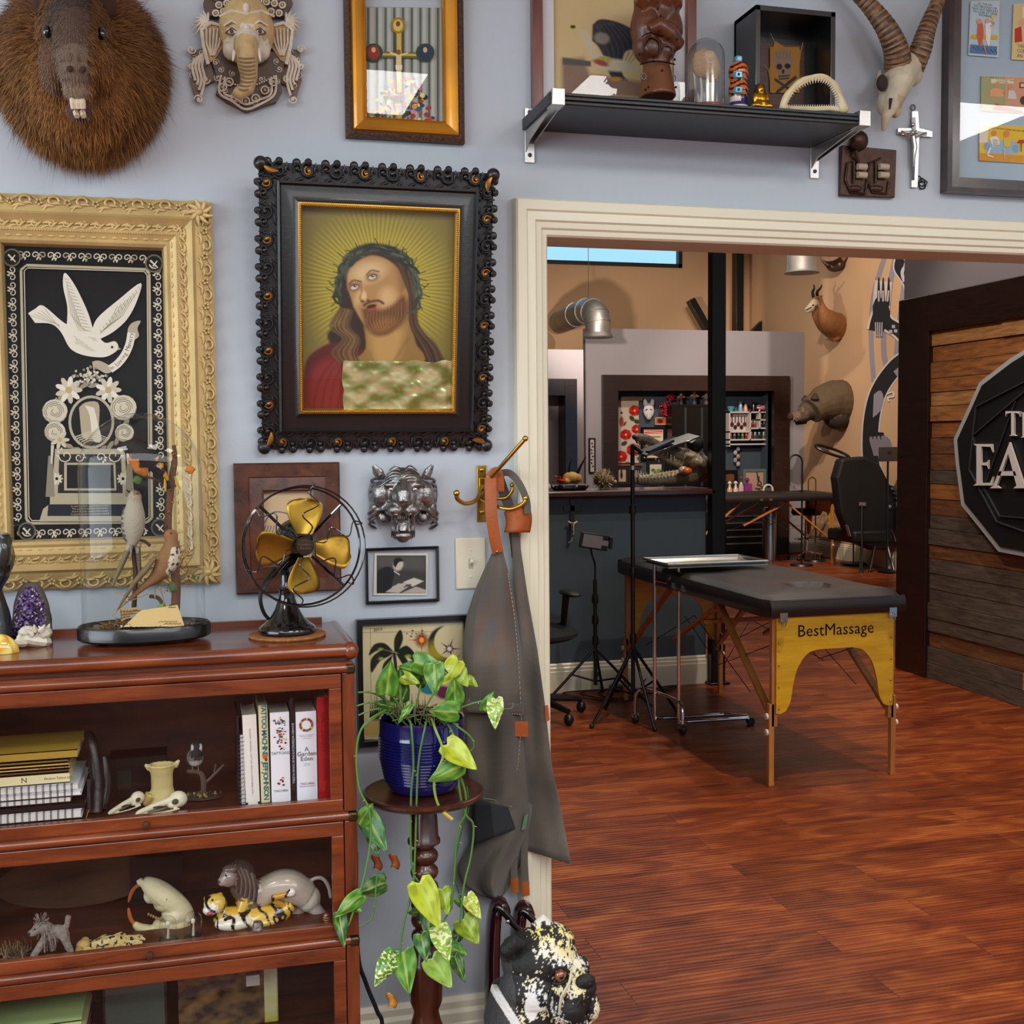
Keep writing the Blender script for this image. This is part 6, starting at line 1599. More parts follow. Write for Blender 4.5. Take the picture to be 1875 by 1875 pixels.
# ---- third section
z=F3
def flat3(x0,x1,z,h,y,col,lab,txt):
    flat(x0,x1,z,h,y,.17,col,lab,'book','#cfc9a8',txt)
xr3=PY(150,1850,2.31).x
flat3(-.45,xr3,F3,.05,2.31,'#3a2a30','dark purple book at bottom of lowest left stack',None)
flat3(-.45,xr3+.002,F3+.0506,.016,2.31,'#4d1f22','dark red book in the lowest left stack',None)
flat3(-.45,xr3+.002,F3+.0672,.02,2.308,'#2a1a2a','purple-spined book below the catalog',[('AL',.012,.05,'#d9d3c0')])
flat3(-.45,xr3+.004,F3+.0878,.016,2.312,'#c7bb8a','tan paperback lettered 1886 CATALOG',[('ILLUSTRATED 1886 CATALOG',.011,.0,'#3a3322')])
flat3(-.45,xr3-.002,F3+.1044,.013,2.312,'#a9c07c','pale green paperback on top of lowest left stack',[('ELABORATIONS: From Eighteenth-Century Sources',.0075,.0,'#2f3a22')])
t=thing('magazine','worn magazine with yellow bent cover leaning in lowest section','magazine',(PY(420,1860,2.42).x,2.42,F3))
m=M()
def magc(u,v):
    n_=mnoise.noise(Vector((u*5,v*5,3)))+.5*mnoise.noise(Vector((u*13,v*13,8)))
    if u>.86:return mixc('#b8b04a','#d9d8c0',v+n_*.3)[:3]
    return mixc('#241a12','#8a6a3a',max(0,min(1,.35+n_*.8)))[:3]
m.grid(lambda u,v:((u-.5)*.2,.015*sin(u*3)-.03*v*0+.02*u*u,v*.135-.0*u),50,40,magc);m.build('cover',VCG,t,solid=.003)
M().box(.035,-.006,.095,.062,-.001,.117).build('price_sticker',mat('sticker','#b9b4a8',.7),t)
t=thing('framed_certificate','glass covered pale green print leaning in lowest section','picture',(PY(245,1860,2.45).x,2.46,F3))
m=M();m.box(-.055,0,0,.06,.006,.115,'#4d5a50');m.box(-.06,.002,0,.065,.008,.12,'#1c1a17');m.build('print',VCG,t,smooth=False)
# ---------------------------------------------------------------- on top of the bookcase
TZ=1.1105
O=Vector((.17,2.408,TZ));t=thing('cork_mat','round brown cork-edged mat under the antique fan','mat',O)
M().lathe([(0,0),(.076,0),(.078,.003),(.076,.006),(.07,.0065),(0,.0055)],n=40).build('mat',mat('cork','#9a6232',.85,noise=(90,.4),bump=(200,.5)),t)
O=O+Vector((0,0,.0068));t=thing('antique_fan','antique black desk fan with four brass blades and wire guard','fan',O)
fb=mat('fan_black_enamel','#0b0b0c',.12,coat=.7)
M().lathe([(0,0),(.056,0),(.058,.006),(.056,.013),(.046,.02),(.034,.032),(.024,.05),(.017,.07),(.015,.085),(.017,.09),(.013,.096),(.013,.12),(0,.12)],n=36).build('base',fb,t)
HB=Plane(O);hub=HB(557,1000,.075);hc=Vector(hub)
M().lathe([(0,.0),(.028,.002),(.037,.012),(.04,.03),(.036,.055),(.022,.064),(0,.066)],(hc.x-.012,hc.y+.022,hc.z+.012),26,axis='Y').build('motor_housing',fb,t)
m=M();m.tube([(0,0,.112),(-.004,.005,.135),(hc.x-.012,hc.y+.04,hc.z-.02)],[.013,.012,.016],10);m.build('neck',fb,t)
R1,R2,yf,yb=.119,.117,hc.y-.016,hc.y+.022
tilt=Matrix.Rotation(radians(-4),4,'X') @ Matrix.Rotation(radians(6),4,'Z')
def FT(v):return hc+(tilt.to_3x3() @ (Vector(v)))
m=M();N_=48
for (R_,y_,th) in ((R1,-.014,.0018),(R2,.022,.0024)):m.tube([FT((R_*cos(2*pi*k/N_),y_,R_*sin(2*pi*k/N_))) for k in range(N_)],th,6,closed=True)
m.build('guard_ring',fb,t)
for k in range(6):
    a_=2*pi*k/6+.35;ca,sa=cos(a_),sin(a_)
    def rp(r,off,y):return FT((r*ca-off*sa,y,r*sa+off*ca))
    m=M();m.tube(spl([rp(R2,0,.024),rp(R1+.003,0,-.013),rp(.105,.010,-.018),rp(.085,-.013,-.020),rp(.06,.016,-.021),rp(.04,-.006,-.021),rp(.022,0,-.020)],5),.0014,6);m.build('guard_wire',fb,t)
for k in range(4):
    a_=pi/4+k*pi/2;m=M();m.tube([FT((.03*cos(a_),.035,.03*sin(a_))),FT((R2*cos(a_),.023,R2*sin(a_)))],.0032,7);m.build('guard_strut',fb,t)
bl=mat('patinated_brass_blade','#a8842f',.36,.85,noise=(14,.6))
for k in range(4):
    a_=radians(88)+k*pi/2+radians((0,4,0,-8)[k]);m=M();ca,sa=cos(a_),sin(a_)
    def bf(u,v):
        r=.022+.072*u;hw=.008+.026*sin(pi*min(1,u*.62+.12)**1.3)*(1 if u<.8 else sqrt(max(0,1-((u-.8)/.2)**2)));w_=(v-.5)*2*hw
        return FT((r*ca-w_*sa,(v-.5)*.022+.004*sin(pi*v),r*sa+w_*ca))
    m.grid(bf,22,8);o=m.build('blade',bl,t,solid=.0012)
m=M();m.lathe([(0,-.014),(.016,-.013),(.0185,-.008),(.0185,.004),(0,.006)],tuple(hc),24,axis='Y');o=m.build('hub',mat('fan_hub','#3a2c20',.4,.6),t)
m=M();m.text('Westinghouse',.0052,FT((0,-.0146,.0035)),FT((1,0,0))-hc,FT((0,0,1))-hc,'#6b543a');m.text('Electric',.0075,FT((0,-.0146,-.004)),FT((1,0,0))-hc,FT((0,0,1))-hc,'#6b543a');m.build('hub_lettering',VC,o,smooth=False)
m=M();m.tube(spl([(-.03,.03,.02),(-.045,.02,.04),(-.052,.01,.07),(-.045,.02,.1),(-.02,.03,.13)],5),.004,8);m.build('power_cord',mat('rubber_black','#161514',.6),t)
O=Vector((-.108,2.437,TZ));P=Plane(O)
t=thing('bird_glass_dome','large oval glass dome on black base holding three mounted birds','glass dome',O)
SYD=.62
M().lathe([(0,.006),(.122,.006),(.128,.01),(.128,.032),(.124,.036),(.12,.03),(0,.028)],n=56,sy=SYD).build('base',black_lac,t)
m=M()
for (x,y) in ((-.085,-.035),(.085,-.035),(-.085,.035),(.085,.035)):m.ell((x,y,.004),(.012,.012,.0045),None,12,6)
m.build('foot',mat('dark_foot_wood','#4a2a1c',.4),t)
rr_=.118;hh_=.312
def dome(u,v):
    a_=2*pi*u
    if v<.55:r=rr_;z=.024+(hh_)*v/.55
    else:b=(v-.55)/.45*pi/2;r=rr_*cos(b);z=.024+hh_+rr_*sin(b)*1.0
    return (r*cos(a_),r*sin(a_)*SYD,z)
M().grid(dome,64,30).build('glass_cover',DOME,t)
m=M();R=random.Random(12)
m.lathe([(0,.0245),(.108,.0245),(.1,.028),(0,.03)],n=30,sy=SYD,c='#5d554a')
for k in range(420):
    a_=R.uniform(0,2*pi);r=R.random()**.6*.095;x,y=r*cos(a_),r*sin(a_)*SYD
    if R.random()<.75:x=-.045+R.gauss(0,.022);y=R.gauss(-.012,.018)
    h_=.028+max(0,.018-abs(x+.04)*.4)*R.random();b=Vector((R.gauss(0,.01),R.gauss(0,.008),R.uniform(.001,.010)))
    m.tube([(x,y,h_),Vector((x,y,h_))+b],[.0013,.0004],4,R.choice(['#8a5a26','#5d3d1c','#a87a3a','#4a4a2a','#6d5a34']))
for k in range(7):m.ell((-.03+R.gauss(0,.01),-.04,.036+R.random()*.004),.003,'#e6ddd0',7,5)
m.build('moss_ground',VCM,t)['kind']='stuff'
m=M();bk='#6b4426'
m.tube(spl([P(320,1130,-.02),P(322,1060,-.02),P(308,980,-.02),P(312,900,-.02),P(320,840,-.02),P(318,815,-.02)],5),[.009]*10+[.007]*10+[.004]*6,8,bk)
m.tube(spl([P(245,1120,-.01),P(248,1050,-.01),P(245,1000,-.01),P(262,990,0),P(275,1000,0)],4),[.005]*8+[.003]*9,7,'#4d3622');m.tube(spl([P(300,1110,0),P(290,1095,.0),P(275,1092,.01)],4),.004,7,'#5d4a2a')
m.tube(spl([P(312,900,-.02),P(290,880,-.01),P(262,872,0)],4),.0025,6,bk)
for k in range(60):u=R.random();y=1110-u*280;q=P(314+R.gauss(0,5),y,-.02+.007);m.ell(q,(R.uniform(.001,.004),)*3,R.choice(['#7a5030','#8f6a3c','#4d3622']),5,4)
m.build('branch',VCM,t)
for (px,py,a_,c_) in ((262,875,200,'#4d6a34'),(300,1102,250,'#7a9a5a'),(312,1085,60,'#4f6b3a'),(338,862,10,'#c97a1e')):
    m=M();q=P(px,py,.0);a_=radians(a_)
    m.grid(lambda u,v:(q.x+.022*u*cos(a_)-(v-.5)*.018*sin(pi*u)*sin(a_),q.y-.004*sin(pi*v),q.z+.022*u*sin(a_)+(v-.5)*.018*sin(pi*u)*cos(a_)),8,4,c_);m.build('leaf',VCM,t)
m=M()
for k in range(60):p0=P(325+R.gauss(0,8),1080-R.random()*80,-.015);m.tube([p0,p0+Vector((R.gauss(0,.012),R.gauss(0,.004),R.gauss(0,.016)))],[.0008,.0003],4,R.choice(['#a8742a','#7a4f1c']))
m.build('dry_grass',VCM,t)['kind']='stuff'
def bird(name,lab,build,loc,feet):
    t=thing(name,lab,'taxidermy bird',loc);P=Plane(loc);m=M();cf=build(m,P);blob(m,.0024,2,'body',mat('feathers',None,.75,bump=(260,.5)),t,cf)
    return t,P
def b1(m,P):
    m.tube(spl([P(235,812,0),P(262,830,.004),P(285,850,.004),P(298,872,0),P(310,895,0)],4),[.012,.015,.017,.018,.02,.021,.02,.019,.018,.016,.014,.012,.010,.008,.006,.005,.005],12,'#17130f')
    m.ell(P(238,818,0),(.016,.014,.014),'#120f0d');m.tube([P(240,835,.01),P(255,860,.012),P(270,870,.01)],[.010,.011,.006],8,'#b86a16');m.tube([P(288,840,.018),P(300,862,.016),P(308,880,.01)],[.003,.005,.003],6,'#d98f1a')
O1=P.o+P(262,850,0);t,Q=bird('oriole','black and orange oriole perched highest under the glass dome',b1,O1,None)
m=M();m.tube([Q(226,818,0),Q(216,822,0)],[.003,.0005],6,'#1a1613');m.build('beak',VC,t)
for (x0,x1,y1) in ((300,303,900),(318,330,896)):
    m=M();m.tube([Q(x0+2,872,.006),Q((x0+x1)/2+1,888,.006),Q(x1,y1,.006)],[.004,.008,.005],6,'#d9b022',flat=.4);m.build('tail_feather',VCM,t)
m=M()
for k in range(4):m.tube([Q(262+k*6,838+k,.02),Q(280+k*5,850+k*3,.02)],.0008,4,'#c9c3b5')
m.build('wing_bars',VC,t)
def b2(m,P):
    m.tube(spl([P(246,905,0),P(246,925,0),P(246,950,0),P(245,980,0),P(242,1000,0)],4),[.012,.013,.013,.014,.016,.018,.020,.021,.022,.022,.021,.019,.016,.013,.010,.008,.006],14,'#a8a08a')
    m.ell(P(247,910,.002),(.013,.012,.014),'#a09278');m.ell(P(230,960,-.008),(.009,.012,.035),'#5a5446');m.tube([P(240,995,-.008),P(220,1040,-.012),P(205,1075,-.014)],[.012,.009,.004],8,'#7a6c50',flat=.6);m.tube([P(252,1000,-.01),P(256,1050,-.014)],[.010,.006],8,'#6b5d45',flat=.6)
    return lambda co,c,n:mixc('#7a4a2a','#8f7a5a',.5) if co.z>.058 and co.x>.0 else c
O2=P.o+P(246,960,.012);t,Q=bird('grey_bird','grey cream bird with upturned beak, left under the glass dome',b2,O2,None)
m=M();m.tube([Q(238,902,0),Q(231,896,0)],[.003,.0005],6,'#2a2520');m.build('beak',VC,t)
M().ell(Q(252,903,.012),.0022,None,8,6).build('eye',mat('black_glass_eye'),t)
m=M();m.tube([Q(240,998,.01),Q(240,1015,.008),Q(238,1025,.006)],[.0035,.0016,.0014],6,'#8a8272');m.tube([Q(256,992,.01),Q(258,1002,.006)],[.003,.0014],6,'#8a8272');m.build('legs',VC,t)
def b3(m,P):
    m.tube(spl([P(313,980,0),P(314,1000,0),P(308,1025,0),P(290,1052,0),P(262,1075,0),P(235,1100,0)],4),[.010,.012,.013,.015,.017,.019,.021,.022,.023,.022,.020,.018,.015,.012,.010,.008,.007,.006,.005,.004,.003],14,'#8a6238')
    m.ell(P(313,980,.0),(.014,.013,.012),'#9a6636');m.tube([P(285,1020,.012),P(265,1045,.014),P(245,1068,.01),P(225,1100,.006),P(212,1122,.004)],[.008,.013,.010,.006,.003],9,'#7a6244',flat=.5)
    def cf(co,c,n):
        if co.x>.004+(.0-co.z)*.55 and n.x>.1 and co.z<.03:
            return C('#2e2218') if mnoise.noise(co*150)>.22 else C('#ddd0b4')
        return c
    return cf
O3=P.o+P(290,1030,.02);t,Q=bird('thrush','brown thrush with speckled white breast, lowest under the dome',b3,O3,None)
m=M();m.tube([Q(324,976,0),Q(338,971,0)],[.0032,.0006],6,'#c9a06a');m.build('beak',VC,t);M().ell(Q(313,976,.0125),.0024,None,8,6).build('eye',mat('black_glass_eye'),t)
m=M();m.tube([Q(292,1075,.008),Q(298,1092,.004),Q(300,1104,0)],[.003,.0012,.0012],6,'#a88a66');m.tube([Q(283,1078,.008),Q(284,1095,.004)],[.003,.0012],6,'#a88a66');m.build('legs',VC,t)
O4=P.o+P(285,1130,.035);O4.z=TZ+.0262;t=thing('old_envelope','opened cream envelope with faded handwriting on dome floor','envelope',O4)
PP=Plane(P.o);
def E_(x,y,d=.04):q=PP(x,y,d)+P.o-O4;return q
m=M();pts=[E_(226,1148,.052),E_(258,1118,.04),E_(325,1108,.034),E_(338,1147,.052)];m.prism(pts,(0,.0012,.0004),'#d6b678');m.prism([E_(219,1115,.038),E_(250,1112,.038),E_(262,1117,.037),E_(222,1138,.046)],(0,.001,0),'#a98f5e')
for k in range(6):m.tube([E_(221+k*6,1116,.0388),E_(223+k*4,1134-k*3,.046)],.0006,4,'#6b3a26');
for k in range(3):m.tube([E_(220+k,1120+k*6,.0405+.002*k),E_(258-k*10,1118+k*5,.0395+.002*k)],.0006,4,'#5a3222')
m.build('paper',VCM,t,smooth=False)
m=M()
for k,(x0,x1,y) in enumerate(((290,325,1138),(300,332,1142),(308,322,1112))):
    m.tube([E_(lerp(x0,x1,j/14),y+1.4*sin(j*2.3),.0512 if y>1130 else .0375) for j in range(15)],.0004,4,'#4a3a26')
m.build('handwriting',VC,t)
O4=P.o+P(230,1095,.02);t=thing('paper_bow','crossed tan paper ribbon lying under the thrush tail','ribbon',O4)
q=lambda x,y,d=.02:PP(x,y,d)+P.o-O4
m=M();m.bar(q(210,1085),q(240,1096),.009,.001,'#c79f63');m.bar(q(228,1103),q(272,1088),.011,.001,'#b38d52');m.bar(q(204,1128,.03),q(236,1100),.006,.001,'#b38d52');m.build('ribbon',VCM,t,smooth=False)
O=Vector((PY(58,1150,2.50).x,2.50,TZ));P=Plane(O);t=thing('amethyst_geode','purple amethyst geode with grey rind standing on bookcase top','crystal',O)
m=M();R=random.Random(5)
def rind(u,v):
    a_=2*pi*u;prof=sqrt(max(0,1-(v*.97)**2.6));r=.038*(prof*.95+.05);return (r*cos(a_)*(1+.05*mnoise.noise(Vector((u*5,v*4,0)))),.024*r/.038*sin(a_)+.004,v*.118)
m.grid(rind,26,18,'#5a544c');m.build('rind',mat('rock_rind',None,.85,bump=(60,.8),noise=(30,.3)),t)
m=M()
for k in range(420):
    u=R.uniform(-1,1);v=R.random();w_=sqrt(max(0,1-(v*.98)**2.6));x=u*.031*w_;z_=.01+v*.1
    y0=-.0235*sqrt(max(.02,1-(u*.93)**2))*w_
    s=R.uniform(.002,.0042);b=Vector((R.gauss(u*.3,.35),-1,R.gauss(0,.35))).normalized();o_=b.orthogonal().normalized();o2=b.cross(o_);c0=Vector((x,y0,z_))
    a_=len(m.v);cc=C(R.choice(['#4a2e62','#5d3f7a','#3a234f','#7b5f96','#8f7aa8','#2e1b40','#a99cb8']))
    m.v+=[tuple(c0+(o_*cos(j*pi/3*1.2)+o2*sin(j*pi/3*1.2))*s) for j in range(5)]+[tuple(c0+b*s*1.5)]
    for j in range(5):m.f.append((a_+j,a_+(j+1) % 5,a_+5));m.c.append(cc)
m.build('crystals',mat('amethyst',None,.12,coat=.6),t,smooth=False)
O=Vector((PY(62,1180,2.43).x,2.435,TZ));t=thing('white_quartz','rough white quartz cluster in front of the purple geode','crystal',O)
m=M();m.ell((0,0,.014),(.034,.018,.015),None,9,6,rot=(0,14,0));m.ell((-.012,0,.026),(.018,.014,.017),None,7,5,rot=(20,0,30));m.ell((.018,-.002,.024),(.017,.014,.012),None,7,5,rot=(0,-20,10));m.ell((-.02,-.004,.012),(.016,.016,.012),None,7,5)
for k in range(16):c0=Vector((R.gauss(0,.015),R.gauss(-.006,.008),.022+R.random()*.012));m.tube([c0,c0+Vector((R.gauss(0,.006),-.004,.010))],[.0055,.001],5)
m.build('cluster',mat('quartz','#d8cfb8',.3,coat=.3,noise=(60,.15)),t,smooth=False)
O=Vector((PY(-12,1150,2.47).x,2.47,TZ));P=Plane(O);t=thing('black_carving','glossy black carved bust partly cut by left picture edge','sculpture',O)
m=M();m.tube([P(-10,1165),P(-8,1120),P(-14,1080),P(-10,1050)],[.038,.026,.018,.03],14,'#1f211f');m.ell(P(-14,1020),(.042,.035,.05),'#232523',16,12);m.ell(P(8,1010,.02),(.014,.018,.03),'#2c2f2c');m.ell(P(-5,985),(.03,.03,.012),'#8f9490');m.ell(P(14,1000,.01),(.009,.02,.025),'#191b19');m.box(*P(-45,1176),*(P(30,1160)+Vector((0,.04,0))),'#1c1d1c')
blob(m,.004,1,'carving',mat('black_glaze',None,.22,coat=.5,bump=(70,.5)),t)
O=Vector((PY(-2,1192,2.38).x,2.38,TZ));t=thing('amber_glass_shell','yellow amber glass shell dish at left edge of bookcase top','ornament',O)
m=M();m.grid(lambda u,v:(.034*sin(pi*.5*v)*cos(2*pi*u)*(1+.06*sin(u*60)),.022*sin(pi*.5*v)*sin(2*pi*u),.036*cos(pi*.5*v)),60,12,lambda u,v:mixc('#e0a024','#f2e07a',.5+.5*sin(u*30+v*8))[:3]);m.build('shell',mat('amber_glass',None,.08,coat=.8),t)
# ---------------------------------------------------------------- plant stand and trailing pothos
O=Vector((.437,2.36,0));SZT=.785
t=thing('plant_stand','dark turned wood pedestal plant stand with round top beside bookcase','plant stand',O)
dw=wood('dark_turned_wood','#2c130b','#5a2c18',(6,6,1.5),.28,.5,4)
M().lathe([(0,SZT-.022),(.095,SZT-.022),(.118,SZT-.016),(.125,SZT-.008),(.125,SZT-.003),(.12,SZT),(.112,SZT-.001),(0,SZT-.001)],n=64).build('table_top',dw,t)
pf=[(.0,SZT-.022),(.03,SZT-.022),(.03,SZT-.035),(.024,SZT-.04),(.026,SZT-.05),(.028,SZT-.055),(.03,SZT-.10),(.034,SZT-.105),(.034,SZT-.112),(.022,SZT-.12)]
z=SZT-.125
for k in range(6):pf+=[(.02,z),(.028,z-.008),(.0295,z-.016),(.027,z-.024),(.019,z-.032)];z -= .034
pf+=[(.022,z),(.03,z-.012),(.033,z-.03),(.036,z-.034),(.036,z-.05),(.034,z-.12),(.026,z-.14),(.03,z-.16),(.04,z-.19),(.03,z-.23),(.05,z-.25),(.055,.10),(.03,.09),(0,.09)]
M().lathe(pf[::-1],n=28).build('turned_post',dw,t)
for k in range(3):
    a_=k*2.094+.5;m=M();m.tube(spl([(.02*cos(a_),.02*sin(a_),.12),(.09*cos(a_),.09*sin(a_),.09),(.15*cos(a_),.15*sin(a_),.025),(.17*cos(a_),.17*sin(a_),.018)],4),[.02]*5+[.014]*5+[.018]*3,10);m.build('leg',dw,t)
O=Vector((.437,2.365,SZT+.0008));P=Plane(O)
t=thing('potted_pothos','trailing golden pothos in ribbed cobalt blue ceramic pot','potted plant',O)
cob=mat('cobalt_glaze','#15175c',.08,coat=1.,noise=(10,.35))
pr=[(0,.0),(.06,.0),(.07,.004),(.076,.015)]
for k in range(16):z=.02+k*.0062;r=.078+.010*min(1,k/8);pr+=[(r-.001,z),(r+.0026,z+.0031)]
pr+=[(.089,.122),(.089,.148),(.087,.151),(.084,.149),(.083,.135),(0,.13)]
M().lathe(pr,n=64).build('pot',cob,t,ang=30)
M().lathe([(0,.137),(.083,.137)],n=30).build('soil',mat('potting_soil','#2b2118',.95,bump=(150,1.)),t)
leafm=mat('pothos_leaf',None,.32,coat=.15,bump=(70,.15));stemm=mat('pothos_stem',None,.45)
GR=dict(g='#4e8a2c',d='#2c5e2b',l='#9cb82a',y='#b9c92e',o='#85a024',v='#8fb84a',t='#33703f')
def pleaf(cx,cy,L,W,ang,col,d=.09,yaw=0.,pitch=.25,var=0,fold=.25):
    """heart leaf: centre px, length/width px, ang = screen direction of tip (deg, 0=right, 90=down)"""
    m=M();c0=P(cx,cy,d);s=2.45/FPX;a_=radians(ang);tx,tz=cos(a_),-sin(a_);nx,nz=-tz,tx
    sd=rnd.random()*50
    def fn(u,v):
        l=(u-.5)*L*s;hw=W*s*.5*(1.0 if u>.001 else .5)*max(0.,sin(pi*min(1,(u*.86+.14))**.72))**.8*(1-.25*u)
        if u>.97:hw *= .15
        w_=(v-.5)*2
        if u<.2:l -= L*s*.10*(abs(w_))*(1-u/.2)
        q=w_*hw
        y=-abs(q)*fold*-1+(u-.5)*L*s*pitch*-1+q*yaw-.0015*sin(u*9+v*5)
        return (c0.x+tx*l+nx*q,c0.y+y,c0.z+tz*l+nz*q)
    def cf(u,v):
        n_=mnoise.noise(Vector((u*5,v*6,sd)));base=GR[col]
        c=mixc(base,'#20451c' if n_<0 else '#a9c84a',min(.35,abs(n_)*.8))
        if abs(v-.5)<.045:c=mixc(c[:3],'#b9cf6a',.45)
        if var and mnoise.noise(Vector((u*14,v*5,sd)))>.12:c=C('#dfe6a8')
        return c[:3]
    m.grid(fn,*((40,28) if var else (26,18)),cf);m.build('leaf',leafm,t,solid=.0004)
for a in [(712,1240,62,44,275,'g'),(733,1252,62,38,268,'d',.05),(750,1226,46,42,200,'g',.04),(790,1222,62,44,20,'g',.05),(796,1245,54,42,92,'g',.07),(824,1232,52,40,130,'y',.05),(846,1240,40,34,60,'l',.04),
 (833,1264,50,38,265,'g',.08),(812,1303,56,42,190,'g',.11),(752,1245,34,26,20,'l',.06),(741,1307,38,16,130,'g',.1),(770,1235,44,36,240,'d',.03),(866,1250,24,18,40,'l',.03),
 (896,1283,40,26,290,'g',.08),(907,1308,52,34,95,'v',.09,0,.2,1),(846,1386,66,46,42,'y',.13),(815,1416,66,44,165,'g',.12),(670,1490,46,34,300,'g',.1),(690,1528,68,42,62,'t',.1),(688,1545,40,30,80,'d',.09),
 (678,1627,54,42,170,'d',.08),(637,1660,56,34,150,'g',.12),(652,1664,24,20,20,'g',.11),(626,1704,56,26,84,'d',.12),(787,1659,84,54,68,'y',.12),(815,1652,44,34,80,'l',.1),(842,1651,28,24,200,'g',.09),
 (868,1662,46,30,60,'y',.1,0,.2,1),(862,1706,50,48,60,'o',.1),(786,1690,60,40,100,'d',.08),(764,1670,36,30,190,'d',.07),(776,1736,46,34,82,'t',.1),(813,1730,60,40,75,'v',.12,0,.2,1),(842,1742,32,30,20,'g',.08),
 (809,1782,60,50,58,'v',.11),(842,1775,48,26,70,'d',.09),(704,1777,62,42,128,'g',.11,0,.2,1),(744,1782,70,48,84,'g',.11),(838,1718,30,26,110,'d',.07),(800,1700,40,30,10,'d',.06),(700,1290,40,20,200,'d',.06)]:pleaf(*a)
def stem(pts,r=.0022,c='#4e7a35',d=.1,ends=None):
    pp=spl([P(x,y,(q[0] if q else d)) for x,y,*q in pts],5);m=M();m.tube(pp,r,6,c)
    for k in range(4,len(pp)-2,7):v_=Vector((rnd.uniform(-1,1),-.5,rnd.uniform(-.3,.6))).normalized();m.tube([pp[k],pp[k]+v_*.0075],[.0014,.0005],4,'#a89a6a')
    if ends:m.tube(pp[-6:],r*1.25,6,ends)
    m.build('stem',stemm,t)
stem([(748,1318,.06),(753,1330,.105),(757,1400),(753,1450),(752,1540),(757,1600),(778,1622)])
stem([(782,1318,.06),(778,1332,.105),(766,1400),(762,1500),(760,1560),(756,1620),(738,1700),(732,1760)])
stem([(790,1316,.06),(797,1335,.105),(812,1380),(797,1420),(796,1450),(806,1480),(828,1500)],.0028,'#86a03a',.12,'#d9b83a')
stem([(822,1316,.06),(838,1330,.09),(862,1350),(866,1370),(845,1385),(838,1405),(852,1450),(852,1490),(838,1520),(832,1600),(826,1665)])
stem([(812,1318,.06),(830,1345,.1),(838,1400),(842,1450),(852,1490),(867,1512),(862,1570),(850,1620),(842,1690)])
stem([(855,1440),(858,1480),(843,1530),(832,1600),(848,1660),(846,1720)],.0018,'#2f5a30',.09)
stem([(706,1300,.06),(668,1325),(653,1370),(657,1440),(675,1480),(679,1530),(668,1600),(650,1660),(638,1695)],.002,'#5c8a3a',.11)
stem([(690,1600,.09),(684,1670),(672,1690),(645,1700)],.0016);stem([(825,1665),(810,1690),(800,1700)],.002)
for (a,b) in (((700,1278),(655,1268)),((702,1290),(652,1293)),((704,1300),(656,1310)),((708,1305),(660,1336)),((715,1300),(690,1258)),((730,1310),(745,1262)),((775,1310),(800,1262)),((760,1312),(770,1255)),((830,1305),(905,1280)),((800,1310),(832,1285)),((740,1310),(712,1268))):
    stem([(*b,.08),(lerp(a[0],b[0],.5),lerp(a[1],b[1],.5)-5,.07),(*a,.05),(a[0]+20,a[1]+22,.03)],.0019,'#5f8a3c')
for (x,y,c_) in ((690,1578,'#7a3f1c'),(722,1576,'#8a4a20'),(860,1672,'#7a3f1c'),(717,1830,'#c98a3a')):
    m=M();q=P(x,y,.08);m.grid(lambda u,v:(q.x+(u-.5)*.017+.003*sin(v*5),q.y-.007*sin(pi*u),q.z+(v-.5)*.028+.004*sin(u*5)),6,8,c_);m.build('dead_leaf',leafm,t,solid=.0005)
m=M()
for k in range(20):a_=rnd.uniform(0,6.28);r=rnd.uniform(.01,.06);p0=Vector((r*cos(a_),r*sin(a_),.137));m.tube([p0,p0+Vector((rnd.gauss(0,.01),rnd.gauss(0,.01),.03)),p0+Vector((rnd.gauss(0,.025),rnd.gauss(0,.02),.025))],.0014,5,rnd.choice(['#7a5a3a','#5d6a34','#8f7a4a']))
m.build('root_tangle',stemm,t)['kind']='stuff'
# ---------------------------------------------------------------- bulldog statue
O=Vector((.695,2.25,0));P=Plane(O)
t=thing('bulldog_statue','weathered black and cream painted bulldog statue by the door casing','statue',O)
K='#141412'
m=M()
m.tube([P(962,1815,.0),P(955,1850,.0),(-.04,.01,.24),(-.05,.02,.14),(-.05,.03,.06)],[.074,.084,.10,.11,.105],24,K,flat=.95)
for s_ in (-1,1):m.tube([(s_*.05-.04,-.03,.24),(s_*.06-.03,-.07,.14),(s_*.065-.03,-.075,.03)],[.045,.038,.034],12,K);m.ell((s_*.065-.03,-.09,.02),(.036,.045,.02),K)
m.ell(P(988,1757,.0),(.080,.070,.066),K,24,16);m.ell(P(1003,1728,.0),(.058,.055,.042),K);m.ell(P(975,1812,.02),(.070,.062,.060),K,20,14);m.ell(P(1010,1835,.03),(.055,.055,.045),K)
m.ell(P(1046,1818,.055),(.042,.045,.046),K,18,12);m.ell(P(1062,1806,.06),(.034,.036,.026),K);m.ell(P(1046,1848,.078),(.030,.028,.034),K);m.ell(P(1080,1842,.055),(.020,.028,.032),K);m.ell(P(1056,1868,.05),(.036,.03,.014),K);m.ell(P(1018,1852,.06),(.026,.024,.030),K)
m.ell(P(1026,1764,.052),(.028,.022,.012),K);m.ell(P(1050,1768,.03),(.026,.03,.018),K);m.ell(P(1066,1768,.0),(.014,.03,.02),K)
m.tube([P(925,1752,.02),P(930,1738,.045),P(944,1724,.055),P(956,1730,.05)],[.012,.017,.016,.010],10,K);m.tube([P(932,1728,.035),P(938,1716,.04)],[.014,.006],8,K)
m.tube([P(980,1700,-.01),P(994,1688,-.015),P(1008,1698,-.01)],[.012,.017,.012],8,'#ded8cc');m.tube([P(994,1694,-.015),P(997,1683,-.015)],[.012,.004],8,'#ded8cc')
